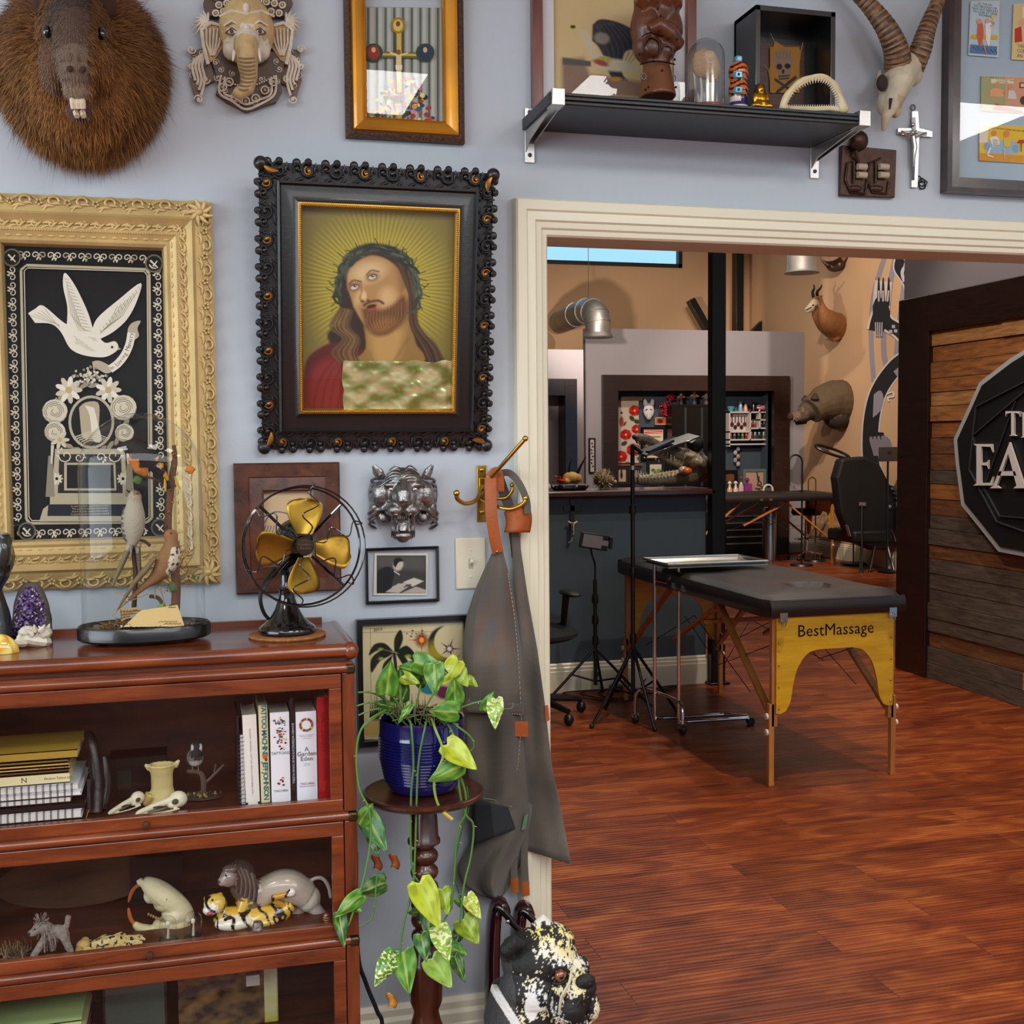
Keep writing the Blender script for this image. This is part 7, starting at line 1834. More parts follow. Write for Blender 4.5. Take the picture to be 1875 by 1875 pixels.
SP=[(P(x,y,.05),r*.00115,w_) for x,y,r,w_ in ((1012,1712,40,.5),(1044,1750,24,.5),(1034,1806,18,.7),(1060,1782,14,.7),(1088,1850,16,.9),(985,1780,36,.35),(1000,1845,26,.4),(1030,1860,14,.5),(1048,1836,17,-1.3),(936,1735,20,-1.6),(925,1810,26,-.3),(1074,1798,10,-1.0),(1025,1786,12,-1.0),(962,1752,26,-.3))]
WP=P(972,1842,.07)
def dogc(co,c,n):
    if c[0]>.4:return C('#ded8cc')
    if co.z<.235:return C('#1b1c1b')
    k_=mnoise.noise(Vector((co.x*170,co.y*60,co.z*130)))*1.2+1.0*mnoise.noise(co*330)+.9*mnoise.noise(co*32)-.52
    for p_,r_,w_ in SP:k_+=w_*math.exp(-((co.x-p_.x)**2+(co.z-p_.z)**2)/(2*r_*r_))
    if ((co.x-WP.x)/.014)**2+((co.z-WP.z)/.026)**2<1 and co.y<0:return C('#e3e1da')
    if abs(co.x-P(925,1840).x-(P(925,1840).z-co.z)*.62)<.010 and co.z<P(0,1812).z and co.y<.02:return C('#dedcd6')
    if co.z<P(0,1850).z and co.x<P(930,1850).x:return C('#3a3a3a')
    return mixc('#efe09a','#e6e3d6',.5+mnoise.noise(co*22)*1.5) if k_>.12 else C('#161614')
blob(m,.0026,4,'body',mat('weathered_paint',None,.65,bump=(120,.6)),t,dogc)
m=M();q=P(1026,1786,.076);m.ell(q,(.0120,.010,.0120),'#8a4a22',16,10);m.ell(q+Vector((.0005,-.0072,0)),(.006,.0042,.006),'#0a0807',12,8);m.build('eye',mat('painted_eye',None,.08,coat=1),t)
m=M();m.tube(spl([P(1006,1796,.066),P(1012,1778,.078),P(1028,1772,.082),P(1042,1780,.08)],4),.0034,6,'#15140f');m.tube(spl([P(1012,1800,.068),P(1026,1801,.076),P(1040,1794,.078)],4),.003,6,K);m.tube(spl([P(1046,1778,.075),P(1042,1800,.092),P(1028,1826,.095),P(1024,1856,.088)],4),.003,6,'#cfc69a');m.tube(spl([P(1010,1812,.08),P(1004,1840,.085),P(1010,1864,.08)],4),.003,6,K);m.tube(spl([P(1066,1812,.09),P(1062,1832,.098),P(1050,1856,.1),P(1062,1868,.09),P(1080,1860,.075)],4),.0028,6,K);m.build('face_creases',mat('weathered_paint'),t)
m=M();q=P(1072,1797,.088);m.ell(q,(.021,.013,.015),K,14,9);m.ell(q+Vector((-.008,-.009,-.001)),(.0045,.004,.0035),'#000000',8,6);m.ell(q+Vector((.006,-.010,-.001)),(.004,.004,.0035),'#000000',8,6);m.build('nose',mat('weathered_paint'),t)
for k,(px,y0,Yc) in enumerate(((930,1655,2.47),(975,1662,2.50))):
    q=PY(px-8,y0,Yc);O=Vector((q.x,Yc+.04,0));H_=q.z
    t=thing('folded_chair',('folded maroon metal chair leaning on wall, left of two','folded maroon metal chair behind the bulldog, right of two')[k],'chair',O)
    m=M();m.tube(spl([(-.03,-.04,.02),(-.028,-.035,H_*.6),(-.02,-.03,H_*.92),(-.004,-.03,H_),(.01,-.03,H_*.95)],5),[.034,.034,.032,.026,.018],16,None,flat=.5);m.build('seat_panel',mat('maroon_enamel','#2c0c14',.12,coat=.8),t)
    m=M();m.tube(spl([(-.022,-.05,H_*.985),(-.016,-.056,H_*1.0),(.012,-.062,H_*.93),(.055,-.05,H_*.75),(.12,-.04,.02)],4),.0078,10);m.build('tube_frame',fb,t)
    m=M();
    for u in (.25,.6):m.ell((lerp(-.012,.045,u),-.068,H_*lerp(.99,.78,u)),(.005,.003,.005),None,8,6)
    m.build('rivets',steel,t)
O=Vector((.302,2.45,0));t=thing('power_cable','black braided power cable hanging beside the bookcase','cable',O);P=Plane(O)
M().tube(spl([P(652,1560,-.02),P(655,1740,0),P(670,1800,.02),P(690,1850,.04),P(700,1890,.04),(.03,-.02,.05),(.06,.02,.006),(.0,.06,.006)],6),.0045,8).build('cable',mat('braided_cable','#17181a',.7,bump=(400,.8)),t)
# ================================================================ back room
def at(px,py,Y):return PY(px,py,Y)
pw=[wood('reclaimed_%d' % i,a,b,(1,1,9),.65,0,5,.4) for i,(a,b) in enumerate((('#6b3d1e','#b07038'),('#7c4a26','#c08548'),('#3a322c','#6a5c4e'),('#4a2c1a','#8a5a34'),('#8a5a30','#c9935a')))]
R=random.Random(17);z=0.0;rows=[]
groups=[M() for _ in pw]
for r_ in range(26):
    h=R.choice((.085,.1,.12,.095));y=6.40
    if z+h>PLZ-.02:h=PLZ-.02-z
    if h <= .01:break
    while y>3.3:
        L=R.uniform(.5,1.5);y1=max(3.3,y-L);d_=R.uniform(.004,.022)
        i=R.choice((0,1,4,0,3) if z>1.35 else (2,3,2,0,2,4))
        groups[i].box(WX+.012-d_,y1+.003,z+.002,WX+.03,y,z+h-.002)
        y=y1
    z+=h
for i,g in enumerate(groups):o=S('wall_planks',g,pw[i],smooth=False)
O=PX(1880,830,WX-.06);t=thing('shop_sign','faceted black polygon shop sign with white letters on plank wall','sign',O)
def X_(px,py,X=WX-.06):return PX(px,py,X)-O
ow=[(1905,622),(1850,656),(1793,700),(1773,745),(1746,804),(1750,850),(1760,925),(1790,962),(1828,1010),(1880,1020),(1990,1020),(2060,960),(2090,880),(2080,780),(2030,690),(1960,630)]
m=M();m.prism([X_(*q) for q in ow],(.03,0,0));m.build('white_edge',mat('sign_silver','#aeb1b5',.5),t,smooth=False)
cx_,cy_=1900,825
def inn(k):return [(cx_+(x-cx_)*k,cy_+(y-cy_)*k) for x,y in ow]
m=M();m.prism([X_(x,y,WX-.064) for x,y in inn(.95)],(-.004,0,0));m.build('face',mat('sign_black','#121315',.5),t,smooth=False)
m=M();gsg=mat('sign_charcoal','#32373d',.55)
for pts in ([(1875,700),(1787,745),(1775,860),(1825,955),(1880,975)],[(1882,712),(1782,797),(1800,890),(1830,945),(1900,950)],[(1860,735),(1800,900)]):
    for p0,p1 in zip(pts,pts[1:]):m.bar(X_(*p0,WX-.072),X_(*p1,WX-.072),.012,.006)
m.build('facet_ribs',gsg,t,smooth=False)
lm=mat('sign_letters','#d9d6d2',.5)
def letter(rects,ox,oy,sx,sy):
    m=M()
    for poly in rects:m.prism([X_(ox+x*sx,oy+y*sy-(x*sx)*.0,WX-.085) for x,y in poly],(.012,0,0))
    o=m.build('letter',lm,t,smooth=False)
Tt=[[(0,0),(1,0),(1,.22),(.95,.1),(.6,.06),(.6,.95),(.75,1),(.25,1),(.4,.95),(.4,.06),(.05,.1),(0,.22)]]
Hh=[[(0,0),(.35,0),(.26,.05),(.26,.95),(.35,1),(0,1),(.09,.95),(.09,.05)],[(.65,0),(1,0),(.91,.05),(.91,.95),(1,1),(.65,1),(.74,.95),(.74,.05)],[(.24,.46),(.76,.46),(.76,.53),(.24,.53)]]
Ee=[[(0,0),(.95,0),(.98,.2),(.88,.07),(.4,.06),(.4,.45),(.7,.44),(.76,.38),(.76,.6),(.7,.52),(.4,.51),(.4,.94),(.85,.93),(1,.78),(.96,1),(0,1),(.16,.95),(.16,.05)]]
Aa=[[(.52,-.03),(.9,.94),(1,1),(.62,1),(.7,.94),(.485,.22),(.19,.94),(.28,1),(0,1),(.1,.94)],[(.24,.62),(.66,.62),(.70,.72),(.2,.72)]]
letter(Tt,1841,753,26,45);letter(Hh,1869,755,34,46);letter(Ee,1782,813,36,76);letter(Aa,1812,812,70,82)
letter([[(0,0),(.6,0),(.9,.12),(.9,.38),(.65,.5),(1,1),(.75,1),(.4,.52),(.32,.52),(.32,1),(.1,1),(.1,.05)]],1890,818,60,78)
def massage_table(O,L,W_,H_,label,brand=None,rot=0):
    t=thing('massage_table',label,'massage table',O,rz=rot)
    pad=mat('black_vinyl','#2b2423',.38,noise=(6,.15),bump=(300,.08))
    m=M();N1,N2=26,44
    def top(u,v):
        x=(u-.5)*2;y=(v-.5)*2;r=5
        X=x*W_/2;Y=y*L/2
        e=1-abs(x)**8;f_=1-abs(y)**14;ed=max(0,min(e,f_))
        cr=max(0,abs(x)-.72)/.28*max(0,abs(y)-.9)/.1;X *= 1-.07*cr;Y *= 1-.025*cr
        z_=H_-.024+.028*ed**.5+.012*mnoise.noise(Vector((u*4,v*7,2)))*ed
        rr=math.hypot(X/.085,(Y+L/2-.27)/.1)
        if rr<1.25:z_ -= .042*max(0,min(1,(1.25-rr)/.35))
        return (X,Y,z_)
    m.grid(top,N1,N2);pr=[(-W_/2,.0),(W_/2,0)]
    for s_ in (-1,1):
        m.grid(lambda u,v:(s_*(W_/2+.012*sin(pi*v))*(1-.07*max(0,abs(u-.5)*2-.95)*20),(u-.5)*L*.998,H_-.02-.075*v),30,6);m.grid(lambda u,v:((u-.5)*W_*.96,s_*(L/2-.004+.012*sin(pi*v)),H_-.02-.075*v),12,6)
    m.box(-W_/2+.01,-L/2+.01,H_-.094,W_/2-.01,L/2-.01,H_-.03)
    m.build('padded_top',pad,t)
    ltw=wood('beech','#a8652c','#c98a4a',(6,6,1),.4,.3,3);ply=wood('yellow_plywood','#cf9a12','#f0bd2a',(1,8,8),.35,.4,3,.05)
    zt_=H_-.095
    for e in (-1,1):
        y=e*(L/2-.035);xw=W_/2-.055
        zk=.30 if e<0 else .30
        n_=14;arc_=[(xw,zt_),(-xw,zt_),(-xw,.32),(-xw+.02,.318)]
        inner=[(-xw+.045,.328),(-xw+.068,.37),(-xw+.082,.45),(-xw+.105,zt_-.22),(-xw+.15,zt_-.165),(-xw+.205,zt_-.15)]
        inner=[(p.x,p.y) for p in spl([(a_,b_,0) for a_,b_ in inner],5)]
        outl=arc_+inner+[(-q[0],q[1]) for q in inner[::-1]]+[(xw-.02,.318),(xw,.32)]
        m=M();m.prism([(x,y-e*.0,z_) for x,z_ in outl],(0,e*.012,0));o=m.build('end_panel',ply,t,smooth=False)
        if brand and e<0:
            q=M();q.text(brand,.074,(-.0,y-.0135,zt_-.068),c='#1a1208');q.build('lettering',VC,o,smooth=False)
        m=M()
        for s_ in (-1,1):
            for k in range(5):m.ell((s_*(xw-.012),y+e*.013,.34+k*(zt_-.36)/4),.005,None,8,6)
        m.build('rivets',brass,o)
        for s_ in (-1,1):
            m=M();m.box(s_*xw-.014,y-e*.014-.012,.26,s_*xw+.014,y-e*.014+.012,zt_);m.box(s_*(xw+.014)-.012,y-e*.014-.012,.015,s_*(xw+.014)+.012,y-e*.014+.012,.36);m.box(s_*(xw+.014)-.013,y-e*.014-.013,0,s_*(xw+.014)+.013,y-e*.014+.013,.015);o=m.build('leg',ltw,t,smooth=False,bevel=.001)
            for zk in (.235,.305):M().lathe([(0,0),(.014,.002),(.014,.012),(0,.014)],(s_*(xw+.026) if s_>0 else s_*(xw+.04),y-e*.014,zk),12,axis='X').build('knob',ivory,o)
            M().bar((s_*(xw),y-e*.03,.30),(s_*(xw-.02),y-e*.62,zt_-.01),.03,.018).build('brace',ltw,t,smooth=False)
            m=M();m.box(s_*(xw-.02)-.018,y+e*.036-.003,zt_-.02,s_*(xw-.02)+.018,y+e*.04,zt_+.035);m.tube([(s_*(xw-.02)+.01*cos(b),y+e*.042,zt_-.02+.018*sin(b)) for b in [2*pi*k/10 for k in range(10)]],.002,5,closed=True);m.build('latch',chrome,t)
    m=M()
    for s_ in (-1,1):
        x=s_*(W_/2-.07);m.tube([(x,-L/2+.3,.36),(x,-.02,.62),(x,L/2-.3,.36)],.0022,5);m.tube([(x,-L/2+.06,.62),(x,-.3,.42),(x,.1,.6)],.0022,5);m.tube([(x,-.35,.42),(0,-.1,.6),(-x,-.35,.42)],.0018,5)
    m.build('support_cable',mat('rubber_black'),t)
    for s_ in (-1,1):M().bar((s_*(W_/2-.08),-.25,zt_-.05),(s_*(W_/2-.08),.25,zt_-.28),.028,.018).build('centre_brace',ltw,t,smooth=False)
    M().bar((-W_/2+.08,-.1,zt_-.14),(W_/2-.08,-.1,zt_-.14),.03,.018).build('cross_bar',ltw,t,smooth=False)
    for y in (-.06,.06):m=M();m.box(-W_/2-.012,y-.02,H_-.085,-W_/2,y+.02,H_-.055);m.build('side_latch',chrome,t)
    return t
massage_table(Vector((2.675,5.46,0)),1.88,.68,.835,'black padded massage table with yellow end panel, nearest in back room','BestMassage')
massage_table(Vector((6.45,12.9,0)),1.9,.72,.87,'black massage table far behind, standing before the alcove',None,radians(90))
O=Vector((PZ(1237,1345).x-.02,5.62,0));t=thing('instrument_stand','chrome wheeled instrument stand with flat steel tray beside massage table','instrument stand',O)
TR=PY(1290,1030,5.62);tz=TR.z
m=M();x0,x1,y0,y1=PY(1200,1030,5.62).x-O.x,PY(1378,1030,5.62).x-O.x,-.17,.17
m.box(x0,y0,tz-.004,x1,y1,tz);rim=[(x0,y0,tz+.014),(x1,y0,tz+.014),(x1,y1,tz+.014),(x0,y1,tz+.014)]
m.tube(rim,.006,8,closed=True)
for a,b in zip(rim,rim[1:]+rim[:1]):m._add([a,b,(b[0]*.97+.01,b[1]*.94,tz),(a[0]*.97+.01,a[1]*.94,tz)],[(0,1,2,3)])
m.build('tray',mat('polished_steel','#d6d2cc',.25,1.),t)
xp0=PY(1200,1100,5.66).x-O.x;xp1=PY(1240,1100,5.58).x-O.x
m=M();
for (x,y) in ((xp0,.05),(xp1,-.06)):m.tube(spl([(x,y,tz-.005),(x,y,.12),(x+.01,y,.06),(x+.06,y+.02,.045),(x+.40,y+.02,.04)],5),.0095,10)
m.tube([(xp0+.40,.07,.04),(xp1+.42,.0,.04),(xp1+.40,-.04,.04)],.0095,10);m.tube([(xp0,.05,.78),(xp1,-.06,.76)],.008,8)
m.tube(spl([(xp0-.06,.18,.05),(xp0-.06,.16,.16),(xp0-.02,.12,.19),(xp1-.01,-.03,.165),(xp1,-.10,.14),(xp1-.005,-.12,.05)],5),.0095,10);m.build('frame',chrome,t)
for (x,y) in ((xp0-.06,.18),(xp1-.005,-.12)):
    m=M();m.lathe([(0,-.012),(.024,-.012),(.028,-.006),(.028,.006),(.024,.012),(0,.012)],(x,y,.028),18,axis='X');o=m.build('caster',mat('rubber_black'),t);m=M();m.box(x-.015,y-.012,.03,x+.015,y+.012,.058);m.build('caster_fork',chrome,t)
M().ell((xp1-.03,-.05,.79),(.018,.012,.02),None,12,8).build('knob',mat('grey_knob','#9a9a96',.5),t)
M().lathe([(0,-.015),(.02,-.015),(.02,.015),(0,.015)],(xp1+.42,-.03,.02),14,axis='Y').build('rubber_foot',mat('rubber_black'),t)
blk=mat('black_plastic','#0f1011',.4)
def tripod(O,hub,top,spread,feet,label,name,zc=0):
    t=thing(name,label,'stand',O)
    M().tube([(0,0,hub*.28),(0,0,top)],.0115,10).build('pole',blk,t)
    for z_ in (hub+.02,hub+(top-hub)*.35,hub+(top-hub)*.66):M().lathe([(0,0),(.018,0),(.02,.01),(.018,.05),(0,.05)],(0,0,z_),12).build('collar',blk,t)
    for (fx,fy) in feet:
        m=M();m.tube([(0,0,hub),(fx*.97,fy*.97,.02)],.0085,8);m.tube([(0,0,hub*.35),(fx*.5,fy*.5,hub*.5)],.006,6);m.ell((fx,fy,.012),.013,None,8,6);m.build('leg',blk,t)
    return t
O=Vector((2.215,6.42,0));t=tripod(O,.30,.70,.3,((-.28,.02),(.22,-.3),(.1,.16)),'small black tripod stand holding a phone clamp before half wall','tripod_stand')
m=M();m.tube(spl([(0,0,.70),(.0,0,.79),(-.02,-.01,.84),(-.035,-.02,.90)],4),.006,8);m.build('gooseneck',blk,t)
m=M();m.bar((-.10,-.03,.94),(.07,-.03,.91),.012,.09);m.bar((.08,-.04,.88),(.085,-.04,.95),.02,.02);m.build('clamp',blk,t,bevel=.003)
m=M();m.bar((-.085,-.038,.938),(.03,-.038,.917),.004,.072);m.bar((.03,-.038,.917),(.07,-.038,.91),.004,.03);m.build('silver_plate',mat('dull_silver','#8d8585',.4,.5),t)
O=Vector((2.235,5.86,0));tp=PY(1178,815,5.86).z
t=tripod(O,.40,tp,.4,((-.27,-.1),(.02,-.26),(.30,.12),(-.05,.3)),'tall black tripod stand holding tilted tablet beside the massage table','tripod_stand')
M().lathe([(.0,0),(.0135,0),(.0135,.022),(0,.022)],(0,0,tp-.13),12).build('silver_collar',chrome,t)
a=PY(1172,832,5.8)-O;b=PY(1272,797,5.8)-O
m=M();m.bar(a,b,.15,.010,up=(0,-.12,1));m.build('tablet',mat('tablet_black','#15181c',.15,coat=.6),t,bevel=.004)
m=M();m.bar(a+Vector((.03,-.03,.012)),a.lerp(b,.55)+Vector((0,-.03,.016)),.05,.012);m.tube([Vector((0,0,tp)),a+Vector((.04,0,-.01))],.012,8);m.build('clamp',blk,t)
O=PY(1047,940,HY);P=Plane(O);t=thing('black_wall_cross','small black cross with pale bone figure on the half wall','crucifix',O)
m=M();q=P(1047,968);m.box(q.x-.012,-.012,P(0,1000).z,q.x+.014,0,P(0,938).z);m.box(P(1031,950).x,-.012,P(0,962).z,P(1066,950).x,0,P(0,950).z);m.build('cross',black_lac,t,smooth=False)
m=M();m.tube([P(1040,955,.02),P(1049,960,.02),P(1057,955,.02)],.007,6,'#d9cbb0');m.tube([P(1048,957,.025),P(1049,975,.025),P(1047,990,.02),P(1040,994,.02)],[.02,.014,.007,.002],8,'#d9cbb0',flat=.5)
for y in (965,973,981):m.ell(P(1049,y,.038),(.006,.004,.007),'#2a1f18',7,5)
m.build('figure',VCM,t)
O=Vector((2.42,6.59,0));t=thing('power_adapter','black power adapter with cords on floor by the half wall','power adapter',O)
M().box(-.05,-.03,0,.06,.03,.035).build('adapter',blk,t,bevel=.006)
m=M()
for k in range(3):m.tube(spl([(-.05,0,.015),(-.15-.1*k,-.05+.03*k,.006),(-.1,-.2-.05*k,.006),(.1,-.15,.006),(.28,-.1+.05*k,.006),(.4,.02,.006)],6),.004,6)
m.build('cord',mat('rubber_black'),t)
M().bar((.12,-.06,.04),(.15,-.07,.08),.03,.004).build('blue_tag',mat('blue_tag','#1f4f8a',.5),t)
O=Vector((1.86,6.1,0));t=thing('office_chair','black office chair mostly hidden behind the left door casing','chair',O)
m=M();m.ell((-.1,0,.46),(.24,.24,.05));m.build('seat',mat('black_fabric','#121214',.9),t)
m=M();m.tube([(-.02,.1,.47),(.06,.0,.5),(.07,-.02,.66)],[.015,.018,.02],8);m.ell((.08,-.06,.68),(.05,.13,.018));m.build('armrest',blk,t)
M().tube([(-.1,0,.1),(-.1,0,.44)],.025,10).build('gas_column',blk,t)
m=M()
for k in range(5):a_=k*1.257+.1;m.tube([(-.1,0,.11),(-.1+.27*cos(a_),.27*sin(a_),.075)],[.025,.015],8)
m.build('star_base',blk,t)
for k in range(5):a_=k*1.257+.1;M().ell((-.1+.27*cos(a_),.27*sin(a_),.032),(.028,.03,.032),None,10,8).build('caster',blk,t)
CZ=hz+.0125;CY=6.75
O=Vector((PY(1043,890,CY).x,CY,CZ));t=thing('horned_skull_tray','small horned yellow skull with red roses on dark oval tray','ornament',O)
m=M();m.lathe([(0,0),(.10,0),(.118,.012),(.118,.03),(.11,.034),(0,.03)],(0,0,0),28,'#26080a',sy=.6);
for k in range(9):a_=k*.7;m.ell((.118*cos(a_),.071*sin(a_),.024),.007,'#c9b8a8' if k % 2 else '#8a7a7a',7,5)
m.build('tray',VCG,t)
m=M();m.ell((.01,0,.075),(.055,.035,.035),'#c9a04a');m.ell((.05,-.01,.07),(.025,.025,.028),'#c08f3c');m.ell((-.025,-.01,.055),(.03,.025,.02),'#d1ad5a');blob(m,.005,1,'skull',bone,t)
m=M();m.tube([(-.005,0,.10),(.0,0,.14),(.012,0,.185)],[.009,.006,.002],8,'#1a1614');m.tube([(.05,0,.10),(.075,0,.15),(.105,0,.20)],[.010,.007,.002],8,'#1a1614');m.build('horns',VCG,t)
m=M();R=random.Random(3)
for k in range(26):m.ell((-.06+R.gauss(0,.014),-.02+R.gauss(0,.01),.05+abs(R.gauss(0,.014))),(.010,.010,.006),R.choice(['#c22a18','#e0482a','#8a1a12']),7,5)
m.build('roses',VC,t)
O=Vector((PY(1104,893,CY).x,CY,CZ));t=thing('spiny_pufferfish','round spiny dried pufferfish resting on the dark counter','pufferfish',O)
m=M();m.ell((0,0,.06),(.055,.05,.048),'#8a7454',14,10);R=random.Random(5)
for k in range(260):b=Vector((R.gauss(0,1),R.gauss(0,1),R.gauss(0,1))).normalized();m.tube([Vector((0,0,.06))+b*.045,Vector((0,0,.06))+b*R.uniform(.062,.078)],[.003,.0008],4,R.choice(['#c9b48a','#8a7454','#5d4a34','#e0d0a8']))
m.ell((.075,-.01,.045),(.012,.01,.012),'#c9a860',8,6);m.build('body',VCM,t)
O=Vector((PY(1003,890,CY).x,CY,CZ));t=thing('small_pale_ball','small pale green ball on counter at the casing edge','ball',O);M().ell((0,0,.02),.021,None,14,10).build('ball',mat('pale_ball','#b9bd9a',.5),t)
O=Vector((PY(1240,888,CY).x,CY,CZ));P=Plane(O);t=thing('alligator_head','large taxidermy alligator head with gaping jaws wearing black cap','taxidermy mount',O)
m=M();SK='#6a5f4a';LT2='#a09478'
m.tube(spl([P(1167,880),P(1200,880),P(1240,876),P(1275,868),P(1298,850)],5),[.018]*5+[.022]*5+[.030]*5+[.045]*6,14,SK,flat=1.6);m.tube(spl([P(1170,872),P(1210,868),P(1250,862)],5),[.008]*5+[.012]*6,8,'#b8a46a')
m.ell(P(1284,850),(.055,.10,.06),SK);m.ell(P(1270,845),(.06,.08,.045),LT2);m.ell(P(1262,835),(.05,.07,.03),LT2)
m.tube(spl([P(1165,803),P(1185,805),P(1215,822),P(1250,835),P(1285,845)],5),[.022]*5+[.020]*5+[.028]*5+[.040]*6,14,'#5d5444',flat=1.5);m.tube(spl([P(1180,815),P(1215,836),P(1250,850)],5),[.012]*5+[.020]*6,10,LT2,flat=1.5)
m.ell(P(1163,800),(.018,.04,.018),'#6d6450');m.ell(P(1228,818,.02),(.02,.02,.016),'#4d4638')
blob(m,.0065,2,'head',mat('alligator_skin',None,.45,coat=.25,noise=(40,.4),bump=(55,1.)),t)
m=M();TT='#e6dcc0'
for (x,y) in ((1158,812),(1171,815),(1168,808),(1200,838),(1206,842),(1222,828),(1228,832),(1234,836)):m.tube([P(x,y,.03),P(x+1,y+6,.03)],[.005,.001],5,TT)
for k in range(16):x=1160+k*6;m.tube([P(x,874-k*.5,.035),P(x,867-k*.6,.035)],[.0042,.001],5,TT)
for k in range(5):m.tube([P(1158+k*4,868+(k % 2)*3,.02),P(1157+k*4,861,.02)],[.005,.001],5,TT)
m.build('teeth',VCG,t)
O2=O+P(1250,868,.0);O2.z=O.z+P(1250,866).z;t=thing('orange_half_ball','orange and white half ball held in the alligator jaw','ornament',O2)
m=M();m.ell((0,-.06,.012),(.036,.03,.026),'#c96a14',14,9);m.ell((-.018,-.05,.018),(.032,.024,.026),'#c9bea4',12,8);m.build('shell',VCG,t)
O2=O+P(1270,812,0);t=thing('baseball_cap','black cap with white hexagon badge on the alligator head','cap',O2);Q=Plane(O2)
m=M();m.ell((.01,0,.0),(.055,.06,.045),None,18,10,rot=(0,25,0));m.build('crown',mat('black_cap_cloth','#101214',.75),t)
m=M();m.prism([Q(1200,822,.06),Q(1240,800,.06),Q(1255,812,.06),Q(1215,826,.07)],(0,.11,.004));m.build('brim',mat('black_cap_cloth'),t)
m=M();m.prism([Q(x,y,.075) for x,y in [(1257,808),(1262,800),(1271,801),(1274,805),(1267,811)]],(0,-.002,0),'#d9d9d9');m.bar(Q(1262,807,.079),Q(1269,804,.079),.004,.004,'#222');m.build('badge',VC,t)
AYb=GY+.33;O=PY(1280,900,AYb);P=Plane(Vector((O.x,AYb,0)));
dz=PY(1370,911,GY-.2).z
t=thing('work_counter','wooden work counter inside the far alcove above black drawers','counter',(ax0+.6,GY,0))
T_=Matrix.Translation((-ax0-.6,-GY,0))
m=M(T_);m.box(ax0+.02,GY-.3,dz-.03,ax1-.02,GY+.34,dz);m.build('top',wood('oak_counter','#8a5028','#b8743c',(1,6,6),.35,.3,4),t,smooth=False)
m=M(T_);m.box(ax0+.05,GY-.27,0.0,ax1-.05,GY+.33,dz-.03);m.build('body',blk,t,smooth=False)
m=M(T_)
for k in range(5):zz=PY(1360,945+k*12.5,GY-.28).z;m.bar((PY(1330,945,GY-.28).x,GY-.28,zz),(PY(1397,945,GY-.28).x,GY-.28,zz),.02,.018)
m.build('drawer_handles',steel,t,smooth=False)
def apic(x0,y0,x1,y1,name,lab,fc='#15110f',bg='#c9b49a',art=None,fw=4,Y=AYb-.02,cat='picture'):
    a_=PY(x0,y0,Y);b_=PY(x1,y1,Y);t=thing(name,lab,cat,((a_.x+b_.x)/2,Y,b_.z));w2=(b_.x-a_.x)/2;hh=a_.z-b_.z;f_=fw*16/FPX
    if fc:m=M();ringframe(m,-w2,0,w2,hh,[(0,-.015),(0,.015),(f_,.015),(f_,0)],fc);m.build('frame',VC,t,smooth=False)
    P_=Plane(t.location);q=Paint(P_,x0+fw*.6,y0+fw*.6,x1-fw*.6,y1-fw*.6,.7,bg,d=.002 if fc else .01)
    if art:art(q)
    q.build('print',VC,t)
    if not fc:m=M();m.box(-w2-.03,-.02,hh-.02,w2+.03,.01,hh+.015,'#6b4a34');m.box(-w2-.03,-.02,-.02,w2+.03,.01,.01,'#6b4a34');m.build('rod',VC,t)
    return t
def scroll(q):
    for (x,y,r) in ((1162,752,10),(1166,786,9),(1146,796,10),(1160,824,12),(1137,836,11)):
        for k in range(7):q.ell(x+r*.55*cos(k*.9),y+r*.5*sin(k*.9),r*.55,r*.5,('#b01c1a','#8a1214')[k % 2],.4)
        q.ell(x,y,2,2,'#d9a04a',.5)
    for (x,y) in ((1157,766),(1166,772),(1143,812),(1172,840),(1150,850)):q.ell(x,y,6,4,'#2a3a22',.5,x)
    q.ell(1138,772,4,10,'#8a3a28',.5);q.ell(1138,756,2,2.5,'#2a1a14',.5);q.ell(1144,776,2,5,'#6a2a20',.5,.5)
apic(1130,731,1172,850,'hanging_scroll','pale hanging scroll with red peonies and robed figure in alcove',None,'#b5a898',scroll)
def jp(q):
    q.line([(1182,791),(1211,791)],6,'#c2371c',2);q.line([(1180,790),(1213,792)],2,'#e8dcc8',1,.4);q.line([(1184,800),(1209,800)],2,'#6a3a2a',1)
    for k in range(6):q.ell(1190+k*4,808+(k % 3)*2,3,2.4,'#a8452c',.5);q.ell(1182+k*5.5,832,3.5,3,('#b5532c','#3a2a24')[k % 2],.5)
apic(1174,782,1218,842,'framed_poster','black framed poster with red Japanese lettering in the alcove','#0d0b0b','#c9b8a4',jp)
apic(1199,764,1219,778,'small_orange_print','small unframed orange figure print under the red blossoms','#b08a6a','#a8452a',lambda q:q.ell(1209,771,5,4,'#3a2018',.5),2)
apic(1126,855,1150,886,'framed_figure_print','small framed print of dark slender figure, leftmost on alcove counter','#2a2422','#b09c84',lambda q:(q.ell(1138,870,2.5,7,'#2a2018',.5),q.ell(1138,862,2,2,'#2a2018',.5)),4,GY+.05)
apic(1151,855,1172,886,'framed_dark_print','small framed dark portrait behind the alligator jaw','#2c2826','#5a4a40',lambda q:q.ell(1162,868,4,6,'#8a7460',.6),4,GY+.05)
apic(1184,844,1216,880,'framed_plant_print','black framed green botanical print between alligator jaws','#1a1c1c','#b5ab9a',lambda q:[q.ell(1196+k*3.4,864+(k % 3)*3-3,4,3,('#3a5a2c','#6a7a34')[k % 2],.6) for k in range(5)],5,GY+.05)
apic(1314,861,1350,905,'framed_brown_print','black framed dark brown print on right alcove counter','#0e0d0d','#3a2418',lambda q:q.ell(1338,874,8,10,'#6b4424',.8),6,GY+.2)
